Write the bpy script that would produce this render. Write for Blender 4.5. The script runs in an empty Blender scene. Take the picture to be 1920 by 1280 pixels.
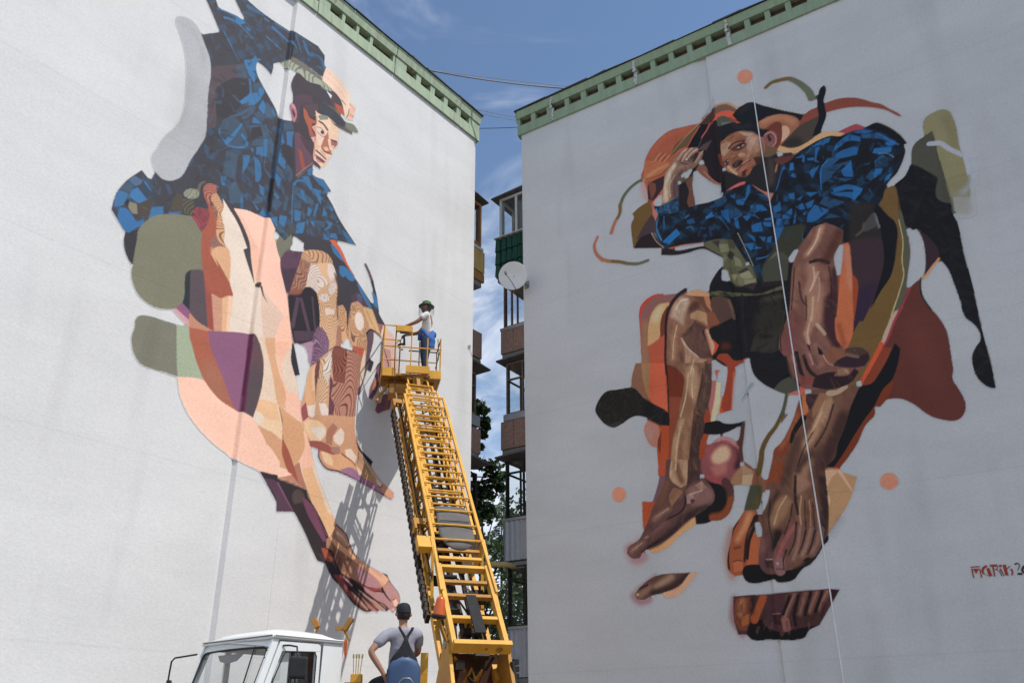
import bpy, bmesh, math, random
import numpy as np
from mathutils import Vector, Matrix
from math import sin, cos, tan, radians, degrees, pi, hypot, sqrt, atan2, asin

sc = bpy.context.scene
COL = sc.collection

# ------------------------------------------------------------------ camera
FPX = 1618.518            # focal length in pixels of the 1920 px wide photograph
PITCH = radians(24.5703)
ROLL = radians(-0.35608)
CAM = np.array([0.0, 0.0, 1.6])
_r0 = np.array([1.0, 0, 0]); _u0 = np.array([0, -sin(PITCH), cos(PITCH)])
FWD = np.array([0, cos(PITCH), sin(PITCH)])
RGT = cos(ROLL) * _r0 + sin(ROLL) * _u0
UPV = -sin(ROLL) * _r0 + cos(ROLL) * _u0
cam_data = bpy.data.cameras.new('camera')
cam = bpy.data.objects.new('camera', cam_data); COL.objects.link(cam)
cam_data.sensor_width = 36.0
cam_data.lens = FPX / 1920 * 36.0
cam_data.clip_start = 0.1; cam_data.clip_end = 6000
cam.matrix_world = Matrix(((RGT[0], UPV[0], -FWD[0], CAM[0]), (RGT[1], UPV[1], -FWD[1], CAM[1]),
                           (RGT[2], UPV[2], -FWD[2], CAM[2]), (0, 0, 0, 1)))
sc.camera = cam
sc.render.resolution_x = 1024; sc.render.resolution_y = 682

# ------------------------------------------------------------------ sun and sky
SUN_AZ = radians(118.5)      # from +Y towards +X
SUN_EL = radians(60.0)
SUN = Vector((sin(SUN_AZ) * cos(SUN_EL), cos(SUN_AZ) * cos(SUN_EL), sin(SUN_EL)))
sun_data = bpy.data.lights.new('sun', 'SUN')
sun_data.energy = 4.0; sun_data.angle = radians(0.53); sun_data.color = (1.0, 0.955, 0.89)
sun = bpy.data.objects.new('sun', sun_data); COL.objects.link(sun)
sun.rotation_euler = SUN.to_track_quat('Z', 'Y').to_euler()
sun.location = (30, -20, 60)

world = bpy.data.worlds.new('World'); sc.world = world; world.use_nodes = True
wn, wl = world.node_tree.nodes, world.node_tree.links
wn.clear()
world.cycles.sampling_method = 'MANUAL'; world.cycles.sample_map_resolution = 256
w_out = wn.new('ShaderNodeOutputWorld'); w_bg = wn.new('ShaderNodeBackground')
w_sky = wn.new('ShaderNodeTexSky'); w_sky.sky_type = 'NISHITA'; w_sky.sun_disc = False
w_sky.sun_elevation = SUN_EL; w_sky.sun_rotation = SUN_AZ
w_sky.air_density = 1.15; w_sky.dust_density = 0.35; w_sky.ozone_density = 2.4; w_sky.altitude = 150
# thin high cloud laid over the clear sky, thicker towards the horizon
w_tc = wn.new('ShaderNodeTexCoord'); w_sep = wn.new('ShaderNodeSeparateXYZ')
wl.new(w_tc.outputs['Generated'], w_sep.inputs[0])
w_zz = wn.new('ShaderNodeMath'); w_zz.operation = 'ADD'; w_zz.inputs[1].default_value = 0.12
wl.new(w_sep.outputs['Z'], w_zz.inputs[0])
w_dx = wn.new('ShaderNodeMath'); w_dx.operation = 'DIVIDE'; wl.new(w_sep.outputs['X'], w_dx.inputs[0]); wl.new(w_zz.outputs[0], w_dx.inputs[1])
w_dy = wn.new('ShaderNodeMath'); w_dy.operation = 'DIVIDE'; wl.new(w_sep.outputs['Y'], w_dy.inputs[0]); wl.new(w_zz.outputs[0], w_dy.inputs[1])
w_cmb = wn.new('ShaderNodeCombineXYZ'); wl.new(w_dx.outputs[0], w_cmb.inputs[0]); wl.new(w_dy.outputs[0], w_cmb.inputs[1])
w_n = wn.new('ShaderNodeTexNoise'); w_n.inputs['Scale'].default_value = 2.6; w_n.inputs['Detail'].default_value = 5.5
w_n.inputs['Roughness'].default_value = 0.62; w_n.inputs['Distortion'].default_value = 0.9
wl.new(w_cmb.outputs[0], w_n.inputs['Vector'])
w_hz = wn.new('ShaderNodeMapRange'); w_hz.inputs['From Min'].default_value = 0.70; w_hz.inputs['From Max'].default_value = 0.30
w_hz.inputs['To Min'].default_value = 0.0; w_hz.inputs['To Max'].default_value = 0.30
wl.new(w_sep.outputs['Z'], w_hz.inputs['Value'])
w_add = wn.new('ShaderNodeMath'); w_add.operation = 'ADD'; wl.new(w_n.outputs['Fac'], w_add.inputs[0]); wl.new(w_hz.outputs[0], w_add.inputs[1])
w_cr = wn.new('ShaderNodeMapRange'); w_cr.inputs['From Min'].default_value = 0.54; w_cr.inputs['From Max'].default_value = 0.92
w_cr.inputs['To Max'].default_value = 0.8; w_cr.interpolation_type = 'SMOOTHSTEP'
wl.new(w_add.outputs[0], w_cr.inputs['Value'])
w_mix = wn.new('ShaderNodeMix'); w_mix.data_type = 'RGBA'
wl.new(w_cr.outputs[0], w_mix.inputs['Factor'])
wl.new(w_sky.outputs[0], w_mix.inputs['A']); w_mix.inputs['B'].default_value = (7.0, 7.3, 7.9, 1)
wl.new(w_mix.outputs['Result'], w_bg.inputs['Color']); w_bg.inputs['Strength'].default_value = 0.145
wl.new(w_bg.outputs[0], w_out.inputs['Surface'])

sc.view_settings.view_transform = 'Standard'; sc.view_settings.look = 'None'
sc.view_settings.gamma = 1; sc.view_settings.use_curve_mapping = False
sc.view_settings.exposure = 0.0

# ------------------------------------------------------------------ helpers
def ray(x, y):
    d = (x - 960) / FPX * RGT - (y - 640) / FPX * UPV + FWD
    return d / np.linalg.norm(d)
def at(x, y, rng):
    """world point seen at photograph pixel (x, y), rng metres from the camera"""
    return Vector(CAM + ray(x, y) * rng)
def V(*a): return Vector(a)
def srgb(h):
    h = h.lstrip('#'); c = [int(h[i:i + 2], 16) / 255 for i in (0, 2, 4)]
    return tuple(v / 12.92 if v <= 0.04045 else ((v + 0.055) / 1.055) ** 2.4 for v in c)

def tag(o, label=None, cat=None, group=None, kind=None):
    if label: o['label'] = label
    if cat: o['category'] = cat
    if group: o['group'] = group
    if kind: o['kind'] = kind
    return o
def link(name, data, parent=None, mat=None):
    o = bpy.data.objects.new(name, data); COL.objects.link(o)
    if parent is not None: o.parent = parent
    if mat is not None and data is not None and hasattr(data, 'materials') and not data.materials: data.materials.append(mat)
    return o
def empty(name, loc=(0, 0, 0), rz=0):
    o = bpy.data.objects.new(name, None); COL.objects.link(o)
    o.location = loc; o.rotation_euler = (0, 0, rz); o.empty_display_size = 0.3
    return o
class MB:
    """collects boxes, bars, tubes and polygons and links them as ONE mesh object"""
    def __init__(s): s.bm = bmesh.new()
    def poly(s, pts):
        vs = [s.bm.verts.new(p) for p in pts]
        return s.bm.faces.new(vs)
    def hull(s, pts8):
        v = [s.bm.verts.new(p) for p in pts8]
        for f in ((0, 3, 2, 1), (4, 5, 6, 7), (0, 1, 5, 4), (1, 2, 6, 5), (2, 3, 7, 6), (3, 0, 4, 7)):
            s.bm.faces.new([v[i] for i in f])
        return s
    def box(s, c, x, y, z):
        """c centre; x, y, z are half-extent vectors"""
        c, x, y, z = Vector(c), Vector(x), Vector(y), Vector(z)
        if x.cross(y).dot(z) < 0: x = -x
        return s.hull([c - x - y - z, c + x - y - z, c + x + y - z, c - x + y - z,
                       c - x - y + z, c + x - y + z, c + x + y + z, c - x + y + z])
    def abox(s, x0, x1, y0, y1, z0, z1):
        return s.box(((x0 + x1) / 2, (y0 + y1) / 2, (z0 + z1) / 2), ((x1 - x0) / 2, 0, 0), (0, (y1 - y0) / 2, 0), (0, 0, (z1 - z0) / 2))
    def bar(s, a, b, w, h=None, up=(0, 0, 1)):
        a, b = Vector(a), Vector(b); d = b - a; h = h or w
        if d.length < 1e-6: return s
        z = d.normalized(); up = Vector(up)
        if abs(z.dot(up.normalized())) > 0.98: up = Vector((1, 0, 0)) if abs(z.x) < 0.9 else Vector((0, 1, 0))
        x = z.cross(up).normalized(); y = x.cross(z).normalized()
        return s.box((a + b) / 2, x * w / 2, y * h / 2, d / 2)
    def tube(s, pts, r, n=8, cap=True, closed=False):
        pts = [Vector(p) for p in pts]; rings = []
        rr = r if isinstance(r, (list, tuple)) else [r] * len(pts)
        px = None
        for i, p in enumerate(pts):
            t = (pts[min(i + 1, len(pts) - 1)] - pts[max(i - 1, 0)]).normalized()
            if px is None:
                px = t.orthogonal().normalized()
            else:
                px = (px - t * px.dot(t))
                px = px.normalized() if px.length > 1e-6 else t.orthogonal().normalized()
            py = t.cross(px)
            rings.append([s.bm.verts.new(p + (px * cos(2 * pi * k / n) + py * sin(2 * pi * k / n)) * rr[i]) for k in range(n)])
        for a, b in zip(rings, rings[1:]):
            for k in range(n): s.bm.faces.new((a[k], a[(k + 1) % n], b[(k + 1) % n], b[k]))
        if cap:
            s.bm.faces.new(rings[0][::-1]); s.bm.faces.new(rings[-1])
        return s
    def prism(s, pts, d):
        """extrude polygon pts along d"""
        d = Vector(d); a = [s.bm.verts.new(p) for p in pts]; b = [s.bm.verts.new(Vector(p) + d) for p in pts]; n = len(a)
        s.bm.faces.new(a[::-1]); s.bm.faces.new(b)
        for k in range(n): s.bm.faces.new((a[k], a[(k + 1) % n], b[(k + 1) % n], b[k]))
        return s
    def grid(s, rows):
        R = [[s.bm.verts.new(p) for p in r] for r in rows]
        for a, b in zip(R, R[1:]):
            for k in range(len(a) - 1): s.bm.faces.new((a[k], a[k + 1], b[k + 1], b[k]))
        return s
    def lathe(s, o, axis, prof, n=20):
        """prof: (radius, height along axis)"""
        o, axis = Vector(o), Vector(axis).normalized(); x = axis.orthogonal().normalized(); y = axis.cross(x); R = []
        for r, h in prof:
            R.append([s.bm.verts.new(o + axis * h + (x * cos(2 * pi * k / n) + y * sin(2 * pi * k / n)) * max(r, 1e-4)) for k in range(n)])
        for a, b in zip(R, R[1:]):
            for k in range(n): s.bm.faces.new((a[k], a[(k + 1) % n], b[(k + 1) % n], b[k]))
        return s
    def mesh(s, name, smooth=False, bevel=0, fixn=True):
        if fixn: bmesh.ops.recalc_face_normals(s.bm, faces=s.bm.faces)
        if bevel:
            bmesh.ops.bevel(s.bm, geom=[e for e in s.bm.edges if e.is_manifold and e.calc_face_angle(0) > 0.5], offset=bevel, segments=2, affect='EDGES', profile=0.6, clamp_overlap=True)
        me = bpy.data.meshes.new(name); s.bm.to_mesh(me); s.bm.free()
        if smooth:
            me.polygons.foreach_set('use_smooth', [True] * len(me.polygons))
        return me
    def build(s, name, mat, parent=None, smooth=False, bevel=0, origin=None):
        """origin: world location of the thing the mesh belongs to (points were given in world space)"""
        me = s.mesh(name, smooth, bevel)
        o = link(name, me, parent, mat)
        return o

# ------------------------------------------------------------------ materials
MATS = {}
def mat(name, col=(0.5, 0.5, 0.5), rough=0.6, metal=0.0, var=0.12, scale=6.0, bump=0.0, bscale=40.0, spec=0.4,
        dirt=None, dirt_amt=0.0, dirt_scale=3.0, coat=0.0, stretch=None, trans=0.0, ior=1.45, alpha=1.0, emit=None):
    """painted / worn surface: base colour with uneven patches, optional dirt or rust and fine relief"""
    if name in MATS: return MATS[name]
    m = bpy.data.materials.new(name); m.use_nodes = True; nt = m.node_tree; N, L = nt.nodes, nt.links
    b = N['Principled BSDF']
    b.inputs['Roughness'].default_value = rough; b.inputs['Metallic'].default_value = metal
    b.inputs['Specular IOR Level'].default_value = spec; b.inputs['IOR'].default_value = ior
    b.inputs['Coat Weight'].default_value = coat; b.inputs['Transmission Weight'].default_value = trans
    b.inputs['Alpha'].default_value = alpha
    geo = N.new('ShaderNodeNewGeometry'); mp = N.new('ShaderNodeMapping')
    L.new(geo.outputs['Position'], mp.inputs['Vector'])
    if stretch: mp.inputs['Scale'].default_value = stretch
    n1 = N.new('ShaderNodeTexNoise'); n1.inputs['Scale'].default_value = scale; n1.inputs['Detail'].default_value = 6; n1.inputs['Roughness'].default_value = 0.6
    L.new(mp.outputs[0], n1.inputs['Vector'])
    mr = N.new('ShaderNodeMapRange'); mr.inputs['From Min'].default_value = 0.25; mr.inputs['From Max'].default_value = 0.75
    mr.inputs['To Min'].default_value = 1 - var; mr.inputs['To Max'].default_value = 1 + var
    L.new(n1.outputs['Fac'], mr.inputs['Value'])
    mul = N.new('ShaderNodeMix'); mul.data_type = 'RGBA'; mul.blend_type = 'MULTIPLY'; mul.inputs['Factor'].default_value = 1
    mul.inputs['A'].default_value = (*col, 1); L.new(mr.outputs[0], mul.inputs['B'])
    out = mul.outputs['Result']
    if dirt is not None:
        n2 = N.new('ShaderNodeTexNoise'); n2.inputs['Scale'].default_value = dirt_scale; n2.inputs['Detail'].default_value = 8; n2.inputs['Roughness'].default_value = 0.7
        L.new(mp.outputs[0], n2.inputs['Vector'])
        m2 = N.new('ShaderNodeMapRange'); m2.inputs['From Min'].default_value = 0.75 - dirt_amt * 0.4; m2.inputs['From Max'].default_value = 0.86 - dirt_amt * 0.4
        L.new(n2.outputs['Fac'], m2.inputs['Value'])
        mx = N.new('ShaderNodeMix'); mx.data_type = 'RGBA'; L.new(m2.outputs[0], mx.inputs['Factor']); L.new(out, mx.inputs['A']); mx.inputs['B'].default_value = (*dirt, 1)
        out = mx.outputs['Result']
    L.new(out, b.inputs['Base Color'])
    if bump:
        n3 = N.new('ShaderNodeTexNoise'); n3.inputs['Scale'].default_value = bscale; n3.inputs['Detail'].default_value = 4
        L.new(mp.outputs[0], n3.inputs['Vector'])
        bp = N.new('ShaderNodeBump'); bp.inputs['Strength'].default_value = bump; bp.inputs['Distance'].default_value = 0.02
        L.new(n3.outputs['Fac'], bp.inputs['Height']); L.new(bp.outputs[0], b.inputs['Normal'])
    if emit: b.inputs['Emission Color'].default_value = (*emit, 1); b.inputs['Emission Strength'].default_value = 1
    MATS[name] = m
    return m

def plaster_group():
    g = bpy.data.node_groups.new('plaster', 'ShaderNodeTree'); N, L = g.nodes, g.links
    g.interface.new_socket('Tint', in_out='INPUT', socket_type='NodeSocketColor')
    g.interface.new_socket('Color', in_out='OUTPUT', socket_type='NodeSocketColor')
    g.interface.new_socket('Wear', in_out='OUTPUT', socket_type='NodeSocketFloat')
    g.interface.new_socket('Normal', in_out='OUTPUT', socket_type='NodeSocketVector')
    gi = N.new('NodeGroupInput'); go = N.new('NodeGroupOutput')
    geo = N.new('ShaderNodeNewGeometry')
    def noise(scale, detail, rough, stretch=(1, 1, 1), dist=0.0):
        mp = N.new('ShaderNodeMapping'); mp.inputs['Scale'].default_value = stretch; L.new(geo.outputs['Position'], mp.inputs['Vector'])
        n = N.new('ShaderNodeTexNoise'); n.inputs['Scale'].default_value = scale; n.inputs['Detail'].default_value = detail
        n.inputs['Roughness'].default_value = rough; n.inputs['Distortion'].default_value = dist
        L.new(mp.outputs[0], n.inputs['Vector']); return n.outputs['Fac']
    def rng(f, a, b, c, d):
        m = N.new('ShaderNodeMapRange'); m.inputs['From Min'].default_value = a; m.inputs['From Max'].default_value = b
        m.inputs['To Min'].default_value = c; m.inputs['To Max'].default_value = d; L.new(f, m.inputs['Value']); return m.outputs[0]
    def mul(a, b):
        m = N.new('ShaderNodeMath'); m.operation = 'MULTIPLY'; L.new(a, m.inputs[0]); L.new(b, m.inputs[1]); return m.outputs[0]
    band = rng(noise(0.7, 3, 0.68, (0.5, 0.5, 1.5)), 0.3, 0.7, 0.94, 1.04)
    grain = rng(noise(24, 2, 0.7, (1, 1, 1.5)), 0.28, 0.72, 0.93, 1.06)
    sx = N.new('ShaderNodeSeparateXYZ'); L.new(geo.outputs['Position'], sx.inputs[0])
    md = N.new('ShaderNodeMath'); md.operation = 'PINGPONG'; md.inputs[1].default_value = 1.37; L.new(sx.outputs['Z'], md.inputs[0])
    joint = rng(md.outputs[0], 0.0, 0.022, 1.0, 0.0)
    stain = rng(noise(0.6, 2, 0.7, (1.6, 1.6, 0.25)), 0.54, 0.74, 0.0, 0.12)
    jm = N.new('ShaderNodeMath'); jm.operation = 'MULTIPLY_ADD'; L.new(joint, jm.inputs[0]); jm.inputs[1].default_value = 0.065; L.new(stain, jm.inputs[2])
    inv = N.new('ShaderNodeMath'); inv.operation = 'SUBTRACT'; inv.inputs[0].default_value = 1.0; L.new(jm.outputs[0], inv.inputs[1])
    w = mul(mul(band, grain), inv.outputs[0])
    mx = N.new('ShaderNodeMix'); mx.data_type = 'RGBA'; mx.blend_type = 'MULTIPLY'; mx.inputs['Factor'].default_value = 1
    L.new(gi.outputs['Tint'], mx.inputs['A']); L.new(w, mx.inputs['B'])
    L.new(mx.outputs['Result'], go.inputs['Color']); L.new(w, go.inputs['Wear'])
    b1 = N.new('ShaderNodeBump'); b1.inputs['Strength'].default_value = 0.35; b1.inputs['Distance'].default_value = 0.006
    L.new(noise(14, 2, 0.75, (1, 1, 1.8)), b1.inputs['Height'])
    L.new(b1.outputs[0], go.inputs['Normal'])
    return g
PLASTER = plaster_group()
WALL_TINT = (0.70, 0.695, 0.685)
def plaster_mat(name, tint=WALL_TINT, paint=False):
    m = bpy.data.materials.new(name); m.use_nodes = True; N, L = m.node_tree.nodes, m.node_tree.links
    b = N['Principled BSDF']; b.inputs['Roughness'].default_value = 0.9; b.inputs['Specular IOR Level'].default_value = 0.2
    g = N.new('ShaderNodeGroup'); g.node_tree = PLASTER; g.inputs['Tint'].default_value = (*tint, 1)
    col = g.outputs['Color']
    if paint:
        # pigment brushed onto the same plaster: colour and cover were laid down shape by shape
        at_ = N.new('ShaderNodeAttribute'); at_.attribute_name = 'pigment'
        pm = N.new('ShaderNodeMix'); pm.data_type = 'RGBA'; pm.blend_type = 'MULTIPLY'; pm.inputs['Factor'].default_value = 1
        L.new(at_.outputs['Color'], pm.inputs['A'])
        pw = N.new('ShaderNodeMath'); pw.operation = 'POWER'; pw.inputs[1].default_value = 1.5; L.new(g.outputs['Wear'], pw.inputs[0])
        L.new(pw.outputs[0], pm.inputs['B'])
        mx = N.new('ShaderNodeMix'); mx.data_type = 'RGBA'; L.new(at_.outputs['Alpha'], mx.inputs['Factor'])
        L.new(col, mx.inputs['A']); L.new(pm.outputs['Result'], mx.inputs['B']); col = mx.outputs['Result']
        b.inputs['Roughness'].default_value = 0.75; b.inputs['Specular IOR Level'].default_value = 0.3
    L.new(col, b.inputs['Base Color']); L.new(g.outputs['Normal'], b.inputs['Normal'])
    MATS[name] = m
    return m
M_WALL = plaster_mat('white plaster')
M_MURAL = plaster_mat('mural paint on plaster', paint=True)

# ------------------------------------------------------------------ the two end walls
AL, AR = radians(36.5), radians(56.3)
class Wall:
    """end wall: u runs along the wall from its far corner, v is height, w stands out of the wall"""
    def __init__(s, corner, d, n, prof):
        s.o = np.array([*corner, 0.0]); s.d = np.array([*d, 0.0]); s.n = np.array([*n, 0.0]); s.prof = prof
        s.pu = np.array([p[0] for p in prof]); s.pw = np.array([p[1] for p in prof])
    def w(s, u): return np.interp(u, s.pu, s.pw)
    def P(s, u, v, w=0.0): return Vector(s.o + s.d * u + s.n * w + np.array([0, 0, v]))
    def uv(s, x, y, off=0.0):
        """trace a point of the photograph onto the wall (metres)"""
        d = ray(x, y); t = ((s.o + s.n * off - CAM) @ s.n) / (d @ s.n); h = CAM + d * t
        return (h - s.o) @ s.d, h[2]
    def trace(s, x, y):
        u, v = s.uv(x, y); w = s.w(u)
        if abs(w) > 1e-4:
            u, v = s.uv(x, y, w)
        return u, v
WL = Wall((-0.9277, 18.4767), (-sin(AL), -cos(AL)), (cos(AL), -sin(AL)), [(-1, 0), (6.0, 0), (6.052, -0.075), (30, -0.075)])
WR = Wall((0.2880, 18.5978), (sin(AR), -cos(AR)), (-cos(AR), -sin(AR)), [(-1, 0), (4.86, 0), (5.17, -0.055), (5.185, 0.0), (30, 0)])
# ------------------------------------------------------------------ setting: ground, two apartment buildings
sc.cycles.max_bounces = 4; sc.cycles.diffuse_bounces = 2; sc.cycles.glossy_bounces = 2; sc.cycles.transmission_bounces = 3; sc.cycles.transparent_max_bounces = 8
sc.cycles.caustics_reflective = False; sc.cycles.caustics_refractive = False
M_GROUND = mat('dusty asphalt', (0.17, 0.152, 0.13), 0.95, var=0.18, scale=1.2, bump=0.3, bscale=30, dirt=(0.15, 0.13, 0.105), dirt_amt=0.4, dirt_scale=0.5)
g = MB(); g.poly([(-900, -900, 0), (900, -900, 0), (900, 1500, 0), (-900, 1500, 0)]); tag(g.build('ground', M_GROUND), kind='structure')

M_GREEN = mat('weathered green cornice paint', (0.35, 0.43, 0.30), 0.8, var=0.2, scale=3, bump=0.25, bscale=25, dirt=(0.24, 0.135, 0.07), dirt_amt=0.42, dirt_scale=1.6, stretch=(3.2, 3.2, 0.35))
M_GREEN2 = mat('green cornice paint', (0.30, 0.39, 0.26), 0.8, var=0.16, scale=3, bump=0.2, bscale=25, dirt=(0.2, 0.16, 0.1), dirt_amt=0.16, dirt_scale=1.4, stretch=(2.5, 2.5, 0.4))
M_HOLE = mat('brown brick recess', (0.12, 0.066, 0.046), 0.95, var=0.25, scale=12)
M_TAR = mat('black roofing felt', (0.02, 0.02, 0.021), 0.85, var=0.3)
M_MORTAR = mat('white mortar', (0.6, 0.58, 0.56), 0.95, var=0.25, scale=14, bump=0.6, dirt=(0.15, 0.14, 0.13), dirt_amt=0.35, dirt_scale=8)
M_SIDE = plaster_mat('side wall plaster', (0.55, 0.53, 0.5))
M_CORD = mat('white joint strip', (0.86, 0.85, 0.83), 0.7, var=0.1)

def building(W_, name, label, ztop, cz0, cz1, hz, seams, umax, green, holes0, corner_dir, depth, mort):
    root = empty(name, W_.P(0, 0)); tag(root, label, 'building')
    us = sorted(set([0.0] + [x[0] for x in W_.prof[1:-1]] + [umax]))
    m = MB(); m.grid([[W_.P(u, v, float(W_.w(u))) for u in us] for v in (0, ztop)]); kids = [m.build('end_wall', M_WALL)]
    bk = -Vector(W_.n)
    m = MB(); m.poly([W_.P(0, 0), W_.P(0, ztop), W_.P(0, ztop) + bk * depth, W_.P(0, 0) + bk * depth]); kids.append(m.build('side_wall', M_SIDE))
    m = MB(); m.poly([W_.P(umax, 0, -.1), W_.P(umax, ztop, -.1), W_.P(umax, ztop, -.1) + bk * depth, W_.P(umax, 0, -.1) + bk * depth]); kids.append(m.build('side_wall', M_SIDE))
    m = MB(); m.prism([W_.P(-.1, cz1 + .003, .1), W_.P(umax + .1, cz1 + .003, .1), W_.P(umax + .1, cz1 + .003, -depth), W_.P(-.1, cz1 + .003, -depth)], (0, 0, .05)); kids.append(m.build('roof', M_TAR))
    # black flashing that peels up unevenly along the edge
    rs = random.Random(5); m = MB(); u = -.14
    while u < umax:
        v = u + rs.uniform(.5, 1.3); h0, h1 = rs.uniform(.03, .07), rs.uniform(.03, .09)
        m.hull([W_.P(u, cz1 + .004, .02), W_.P(v - .01, cz1 + .004, .02), W_.P(v - .01, cz1 + .004, .165), W_.P(u, cz1 + .004, .165),
                W_.P(u, cz1 + h0, .0), W_.P(v - .01, cz1 + h1, .0), W_.P(v - .01, cz1 + h1, .14), W_.P(u, cz1 + h0, .14)]); u = v
    kids.append(m.build('roof_flashing', M_TAR))
    # cornice: concrete panels with a row of small openings
    edges = [-.10] + [s for s in seams if s > 0] + [umax]
    for a, b in zip(edges, edges[1:]):
        m = MB(); a2, b2 = a + .008, b - .008; zl, zu = hz - .115, hz + .115; jit = rs.uniform(-.008, .008)
        def slab(z0, z1, w0, w1, ua=a2, ub=b2, wb=-0.085):
            m.hull([W_.P(ua, z0, wb), W_.P(ub, z0, wb), W_.P(ub, z0, w0 + jit), W_.P(ua, z0, w0 + jit), W_.P(ua, z1, wb), W_.P(ub, z1, wb), W_.P(ub, z1, w1 + jit), W_.P(ua, z1, w1 + jit)])
        slab(cz0, zl, .055, .05); slab(zu, cz1, .085, .13)
        hs = [h for h in holes0 if a < h < b]; cuts = [a2] + [x for h in hs for x in (h - .175, h + .175)] + [b2]
        for k in range(0, len(cuts), 2):
            if cuts[k + 1] - cuts[k] > .03: slab(zl, zu, .045, .06, cuts[k] + .001, cuts[k + 1] - .001, -.083)
        pan = m.build('cornice_panel', green); kids.append(pan)
        m = MB(); m.poly([W_.P(a2 + .01, zl - .05, -.09), W_.P(b2 - .01, zl - .05, -.09), W_.P(b2 - .01, zu + .05, -.09), W_.P(a2 + .01, zu + .05, -.09)])
        o = m.build('recess', M_HOLE, pan)
    if mort:
        for s in seams[1:]:
            if s < 0 or s > umax: continue
            m = MB()
            for k in range(14):
                z = cz0 + .04 + (cz1 - cz0 - .05) * k / 13 + rs.uniform(-.01, .01); r = rs.uniform(.015, .05)
                m.box(W_.P(s + rs.uniform(-.02, .02), z, .06 if z < hz else .115), Vector(W_.d) * r, Vector(W_.n) * .012, (0, 0, rs.uniform(.02, .05)))
            kids.append(m.build('mortar_patch', M_MORTAR, None, bevel=.006))
    # end of the cornice turning round the corner
    m = MB()
    for z0, z1, w in ((cz0, hz - .105, .06), (hz + .105, cz1, .12)):
        m.hull([W_.P(-.102 - w + .05, z0, -.03), W_.P(-.101, z0, -.03), W_.P(-.101, z0, -1.4), W_.P(-.102 - w + .05, z0, -1.4), W_.P(-.102 - w + .05, z1, .04), W_.P(-.101, z1, .04), W_.P(-.101, z1, -1.4), W_.P(-.102 - w + .05, z1, -1.4)])
    kids.append(m.build('cornice_return', green))
    for o in kids: o.parent = root; o.matrix_parent_inverse = root.matrix_basis.inverted()
    return root
B_L = building(WL, 'apartment_building', 'apartment block with sunlit white end wall and green cornice on the left', 15.88, 15.87, 16.66, 16.29, [-.10, .74, 3.12, 5.5, 7.9, 10.3, 12.7], 15.0, M_GREEN,
               [.51, 1.03, 1.53, 2.04, 2.56, 3.09 + .28, 3.57 + .12, 4.03 + .1, 4.5 + .06, 4.97 + .03] + [5.7 + .5 * k for k in range(18)], -1, 11.0, False)
B_R = building(WR, 'apartment_building', 'apartment block with shaded grey end wall and green cornice on the right', 16.12, 16.11, 16.85, 16.52, [-.10, 1.0, 3.40, 5.80, 8.2, 10.6, 13.0], 15.5, M_GREEN2,
               [.16, .65, 1.20, 1.68, 2.18, 2.69, 3.19, 3.64, 4.12, 4.60, 5.08, 5.56, 6.02, 6.5, 6.97] + [7.45 + .48 * k for k in range(16)], 1, 11.0, True)
def under(root, o):
    o.parent = root; o.matrix_parent_inverse = root.matrix_basis.inverted(); return o
m = MB(); q = [WR.P(6.145 - .012 * math.sin(k * .7) * .4, v, .006) for k, v in enumerate(np.linspace(0.0, 14.93, 24))]
m.tube(q, .013, 5); under(B_R, m.build('joint_strip', M_CORD))
# faint render joints on the sunlit wall
m = MB(); m.box(WL.P(5.05, 2.4, .001), Vector(WL.d) * .006, Vector(WL.n) * .003, (0, 0, 2.4)); under(B_L, m.build('plaster_joint', M_WALL))

# ------------------------------------------------------------------ balconies on the two facing sides
M_CONC = mat('grey concrete slab', (0.26, 0.25, 0.24), 0.9, var=0.2, bump=0.3)
M_PEBBLE = mat('brown pebble dash', (0.37, 0.235, 0.185), 0.95, var=0.7, scale=42, bump=0.8, bscale=55)
M_WOOD = mat('varnished orange wood', (0.42, 0.22, 0.08), 0.6, var=0.3, scale=5, stretch=(4, 4, .6))
M_OLDWOOD = mat('flaking brown window wood', (0.20, 0.14, 0.10), 0.85, var=0.5, scale=14, dirt=(0.5, 0.45, 0.4), dirt_amt=.35, dirt_scale=16)
M_PLY = mat('yellow plywood', (0.62, 0.42, 0.16), 0.75, var=0.2, scale=3, stretch=(2, 2, .5), dirt=(.4, .24, .08), dirt_amt=.35, dirt_scale=3)
M_PVC = mat('white window frame', (0.72, 0.71, 0.7), 0.4, var=0.05)
M_TIN = mat('bare sheet metal', (0.45, 0.47, 0.49), 0.5, metal=.5, var=0.15)
M_CORR = mat('grey corrugated metal', (0.5, 0.52, 0.55), 0.55, metal=.15, var=0.12, scale=4)
M_TILE = mat('dark green tile sheet', (0.012, 0.075, 0.045), 0.45, var=0.25)
M_DARKFRAME = mat('dark painted window frame', (0.03, 0.028, 0.027), 0.7, var=0.3)
M_CURTAIN = mat('pale lace curtain', (0.5, 0.47, 0.45), 0.95, var=0.3, scale=20, stretch=(3, 3, .3))
M_DARKROOM = mat('dim balcony interior', (0.045, 0.04, 0.036), 0.9, var=.5, scale=4)
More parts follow.
